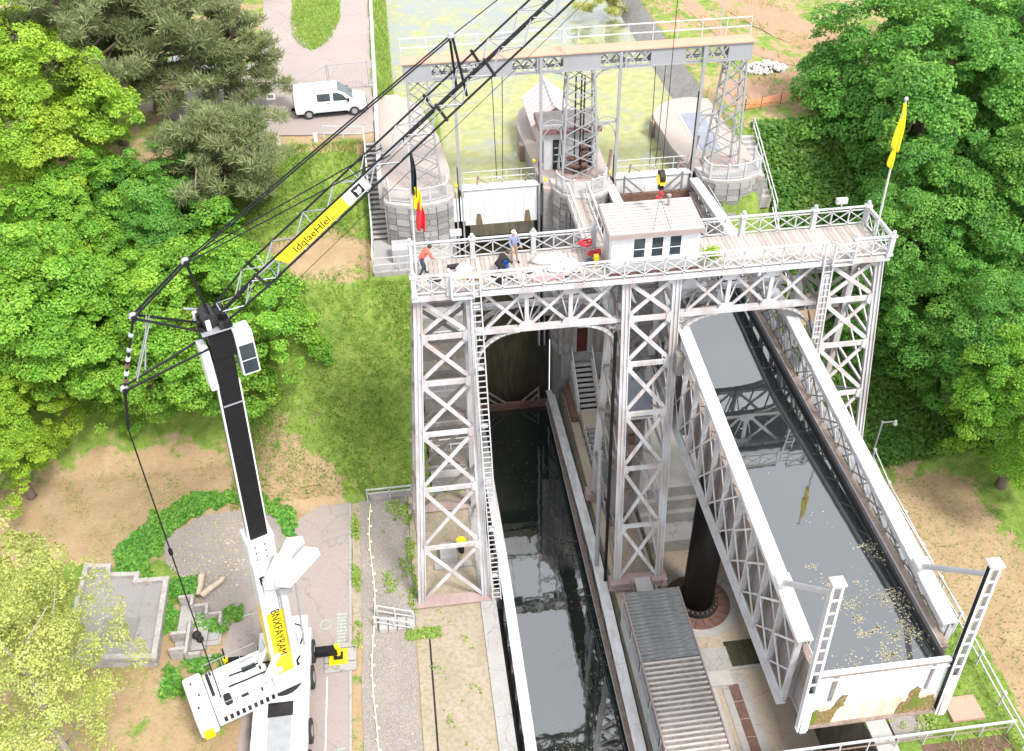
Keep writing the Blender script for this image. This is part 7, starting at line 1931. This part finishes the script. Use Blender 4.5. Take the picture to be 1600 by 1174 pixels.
# pines
PINES = []
def pine(label, base, c, rx, rz, seed, npad=330, nl=170):
    gg = np.random.default_rng(seed)
    Q, T, C = needle_leaves(gg, rx, rz, npad, nl, .22)
    t = thing('pine_tree', base, label, 'tree', 'pines beside the upper road')
    o = leaf_object('crown', Q + np.array(c) - np.array(base), T, 'needle', t)
    sel = C
    wood('trunk', t, (base[0], base[1], base[2] - .3), (c[0], c[1], c[2] + rz * .7), .3, [(tuple(np.array(c) + q * .97), min(.95, max(.2, .55 + .3 * q[2] / rz))) for q in sel], 'bark', seed)
pine('leaning dark pine with bare trunk between the bright tree and the upper road', (-29.8, 26.5, 16), (-31.4, 28.0, 24.0), 5.0, 3.6, 41)
pine('tall spreading pine standing over the silver car', (-28.4, 31.5, 16), (-26.6, 30.0, 22.0), 5.4, 4.6, 42, 430)
pine('lower pine spreading down the slope below the white van', (-24.6, 22.6, 14.6), (-22.6, 21.2, 17.3), 4.6, 2.6, 43, 340)
pine('pine beside the upper road left of the van', (-23.4, 31.2, 16), (-22.0, 30.6, 20.2), 3.4, 3.0, 45, 230)
pine('far pine at the top left edge', (-33.5, 41, 16), (-33.5, 41, 23), 5.5, 4.5, 44, 320)
# added conifer standing in for a tree reflection on the far canal
gg = np.random.default_rng(8)
Q, T, C = needle_leaves(gg, 2.6, 1.5, 120, 200, .16)
t = thing('reflection_conifer', (10.9, 51, 14.5), 'yellowish tree reflection on the far canal water, built as a conifer', 'tree')
leaf_object('crown', Q + np.array([8.3, 50.5, 15.7]) - np.array([10.9, 51, 14.5]), np.clip(T + .3, 0, 1), 'leaf_pale', t)
wood('trunk', t, (10.9, 51, 14.2), (7.6, 50.4, 16), .2, [((7 + q, 49.5 + q * .6, 15.6), .6) for q in range(3)], 'bark', 50)
# ------------------------------------------------------------------ grass, ivy and weeds
def blades(name, pts, h, w, m, label, lean=.5, cat='grass'):
    pts = np.array(pts); k = len(pts); a = nr.uniform(0, 6.28, k); hh = h * nr.uniform(.5, 1.4, k); ww = w * nr.uniform(.6, 1.3, k)
    dx, dy = np.cos(a), np.sin(a); lx, ly = nr.normal(0, lean, k) * hh, nr.normal(0, lean, k) * hh
    P = np.zeros((k, 3, 3))
    P[:, 0] = pts - np.stack([dx * ww, dy * ww, 0 * ww], 1); P[:, 1] = pts + np.stack([dx * ww, dy * ww, 0 * ww], 1); P[:, 2] = pts + np.stack([lx, ly, hh], 1)
    o = leaf_object(name, P, np.clip(.45 + .25 * fbm(pts[:, 0], pts[:, 1], 1.3) + nr.normal(0, .2, k), 0, 1), m)
    return tag(o, label, cat, None, 'stuff')
def scatter(n, x0, x1, y0, y1, ok, zf):
    x = nr.uniform(x0, x1, n); y = nr.uniform(y0, y1, n); keep = ok(x, y); x, y = x[keep], y[keep]
    return np.stack([x, y, zf(x, y) - .03], 1)
den = lambda x, y: nr.random(len(x)) < np.clip(.55 + .6 * fbm(x, y, 1.1), .05, 1)
pts = scatter(80000, -24, -11.4, 6.3, 24.5, lambda x, y: den(x, y) & (nr.random(len(x)) > blob(x, y, -17.2, 16.4, 4.6, 2.4, .4)) & ~((x > -13.8) & (y > 13.8)), z_left)
blades('grass', pts, .30, .03, 'grass', 'rough grass on the left bank below the outdoor stairs', .6)
pts = scatter(26000, 12.2, 23, -20, 9, lambda x, y: (nr.random(len(x)) < np.clip(1.0 - (x - 12) * .06, .25, 1)) & ((x < 16.5) | (nr.random(len(x)) < .45)), z_right)
blades('grass', pts, .22, .03, 'grass', 'grass on the right bank beside the raised caisson', .6)
pts = scatter(34000, -40, -17.0, -16, 11.5, lambda x, y: ((fbm(x, y, 1.7) > .12) | (nr.random(len(x)) < .06)) & ~((x > -21) & (y < 6.2)) & ~((x > -23.4) & (y < 1)) & (blob(x, y, -24.2, 3, 3.6, 3.6, .1) < .3), z_left)
blades('grass', pts, .16, .03, 'grass', 'thin dry grass around the flat roofed building', .8)
pts = scatter(9000, -20, -15.3, 41, 62, lambda x, y: blob(x, y, -17.6, 50, 2.1, 8.5, .05) > .5, lambda x, y: x * 0 + 16.07)
blades('grass', pts, .2, .035, 'grass', 'grass on the road island at the top edge', .6)
pts = scatter(9000, -13, -11.5, 30, 70, lambda x, y: fbm(x, y, 2) > -.3, z_left)
blades('grass', pts, .25, .035, 'grass', 'grass along the left canal bank', .6)
pts = scatter(14000, 11.3, 34, 23, 60, lambda x, y: fbm(x, y, .8) > .1, lambda x, y: x * 0 + 15.52)
blades('grass', pts, .2, .04, 'grass', 'patchy grass around the dirt road', .6)
def ivy(name, pts, size, m, label, h=.35):
    pts = np.array(pts); k = len(pts); p = pts + np.stack([nr.normal(0, .05, k), nr.normal(0, .05, k), nr.uniform(.02, h, k)], 1)
    nrm = unit(nr.normal(size=(k, 3)) * .5 + np.array([0, -.35, 1])); a = unit(np.cross(nrm, nr.normal(size=(k, 3)))); b = np.cross(nrm, a); s = (size * nr.uniform(.6, 1.4, k))[:, None]
    Q = np.stack([p - a * s, p - b * s * .7, p + a * s, p + b * s * .7], 1)
    return tag(leaf_object(name, Q, np.clip(nr.normal(.5, .25, k), 0, 1), m), label, 'ground cover', None, 'stuff')
pts = scatter(60000, 12.9, 26, 3, 23.5, lambda x, y: (x > 13.1) & (blob(x, y, 14.6, 12.2, 1.5, .9, .2) < .5), z_right)
ivy('ivy', pts, .15, 'ivy', 'dense dark ivy covering the right bank', .4)
def ringok(x, y):
    d = np.sqrt(((x + 24.3) / 4.6) ** 2 + ((y - 2.7) / 5.0) ** 2) + .1 * fbm(x, y, 2.2)
    a = np.arctan2(y - 2.7, x + 24.3)
    return (d > .84 + .08 * fbm(x, y, 3.1)) & (d < 1.04 + .3 * np.clip(-np.cos(a), 0, 1) + .1 * fbm(x, y, 1.4)) & ~((x > -22.6) & (y < 3.6)) & ~((y < -3.6)) 
pts = scatter(60000, -31, -19.4, -3.5, 8.5, ringok, z_left)
ivy('ground_ivy', pts, .11, 'leaf_mid', 'band of green ground cover round the gravel patch', .28)
pts = np.concatenate([scatter(2600, -26.4, -23.3, -6.6, -4.4, lambda x, y: fbm(x, y, 2.5) > 0, z_left), scatter(1800, -27.5, -25.2, 0, 1.2, lambda x, y: x < 0, z_left)])
ivy('weeds', pts, .10, 'leaf_mid', 'green weeds beside the concrete yard steps', .4)
pts = np.concatenate([scatter(2600, -16.4, -15.95, -5, 5.8, lambda x, y: fbm(x, y, 2.2) > .15, lambda x, y: x * 0 + .34), scatter(2600, -14.6, -12.7, -3, 5.8, lambda x, y: fbm(x, y, 1.9) > .3, lambda x, y: x * 0 + .34),
                      scatter(1800, -12.8, -9.4, -14, -3, lambda x, y: fbm(x, y, 3) > .45, lambda x, y: x * 0 + .34), scatter(1500, -13.4, -11.6, -4.8, -4.2, lambda x, y: x < 0, lambda x, y: x * 0 + .34), scatter(1200, -13.2, -12.7, -3.2, 5.5, lambda x, y: fbm(x, y, 3) > 0, lambda x, y: x * 0 + .34)])
ivy('weeds', pts, .07, 'grass', 'weeds sprouting along the kerbs and the left tower foot', .2)
pts = scatter(1400, 10.4, 13.0, -14, -9, lambda x, y: fbm(x, y, 2.2) > .1, lambda x, y: x * 0 + .5)
ivy('weeds', pts, .07, 'grass', 'weeds on the gravel bed below the white end gate', .15)

P = []
for k in range(420):
    a_, d_ = nr.uniform(0, 6.28), nr.random() ** .5
    P.append((-24.2 + 3.0 * d_ * math.cos(a_), 2.9 + 3.0 * d_ * math.sin(a_), .345))
scatter_quads('gravel_debris', P, .045, 'dead_leaf', 'pale chips strewn over the gravel patch', .03)
P = [(nr.uniform(-15.8, -13.0), nr.uniform(-13, 5.6), .345) for k in range(260)]
scatter_quads('gravel_debris', P, .03, 'dead_leaf', 'pale chips strewn along the gravel path', .02)
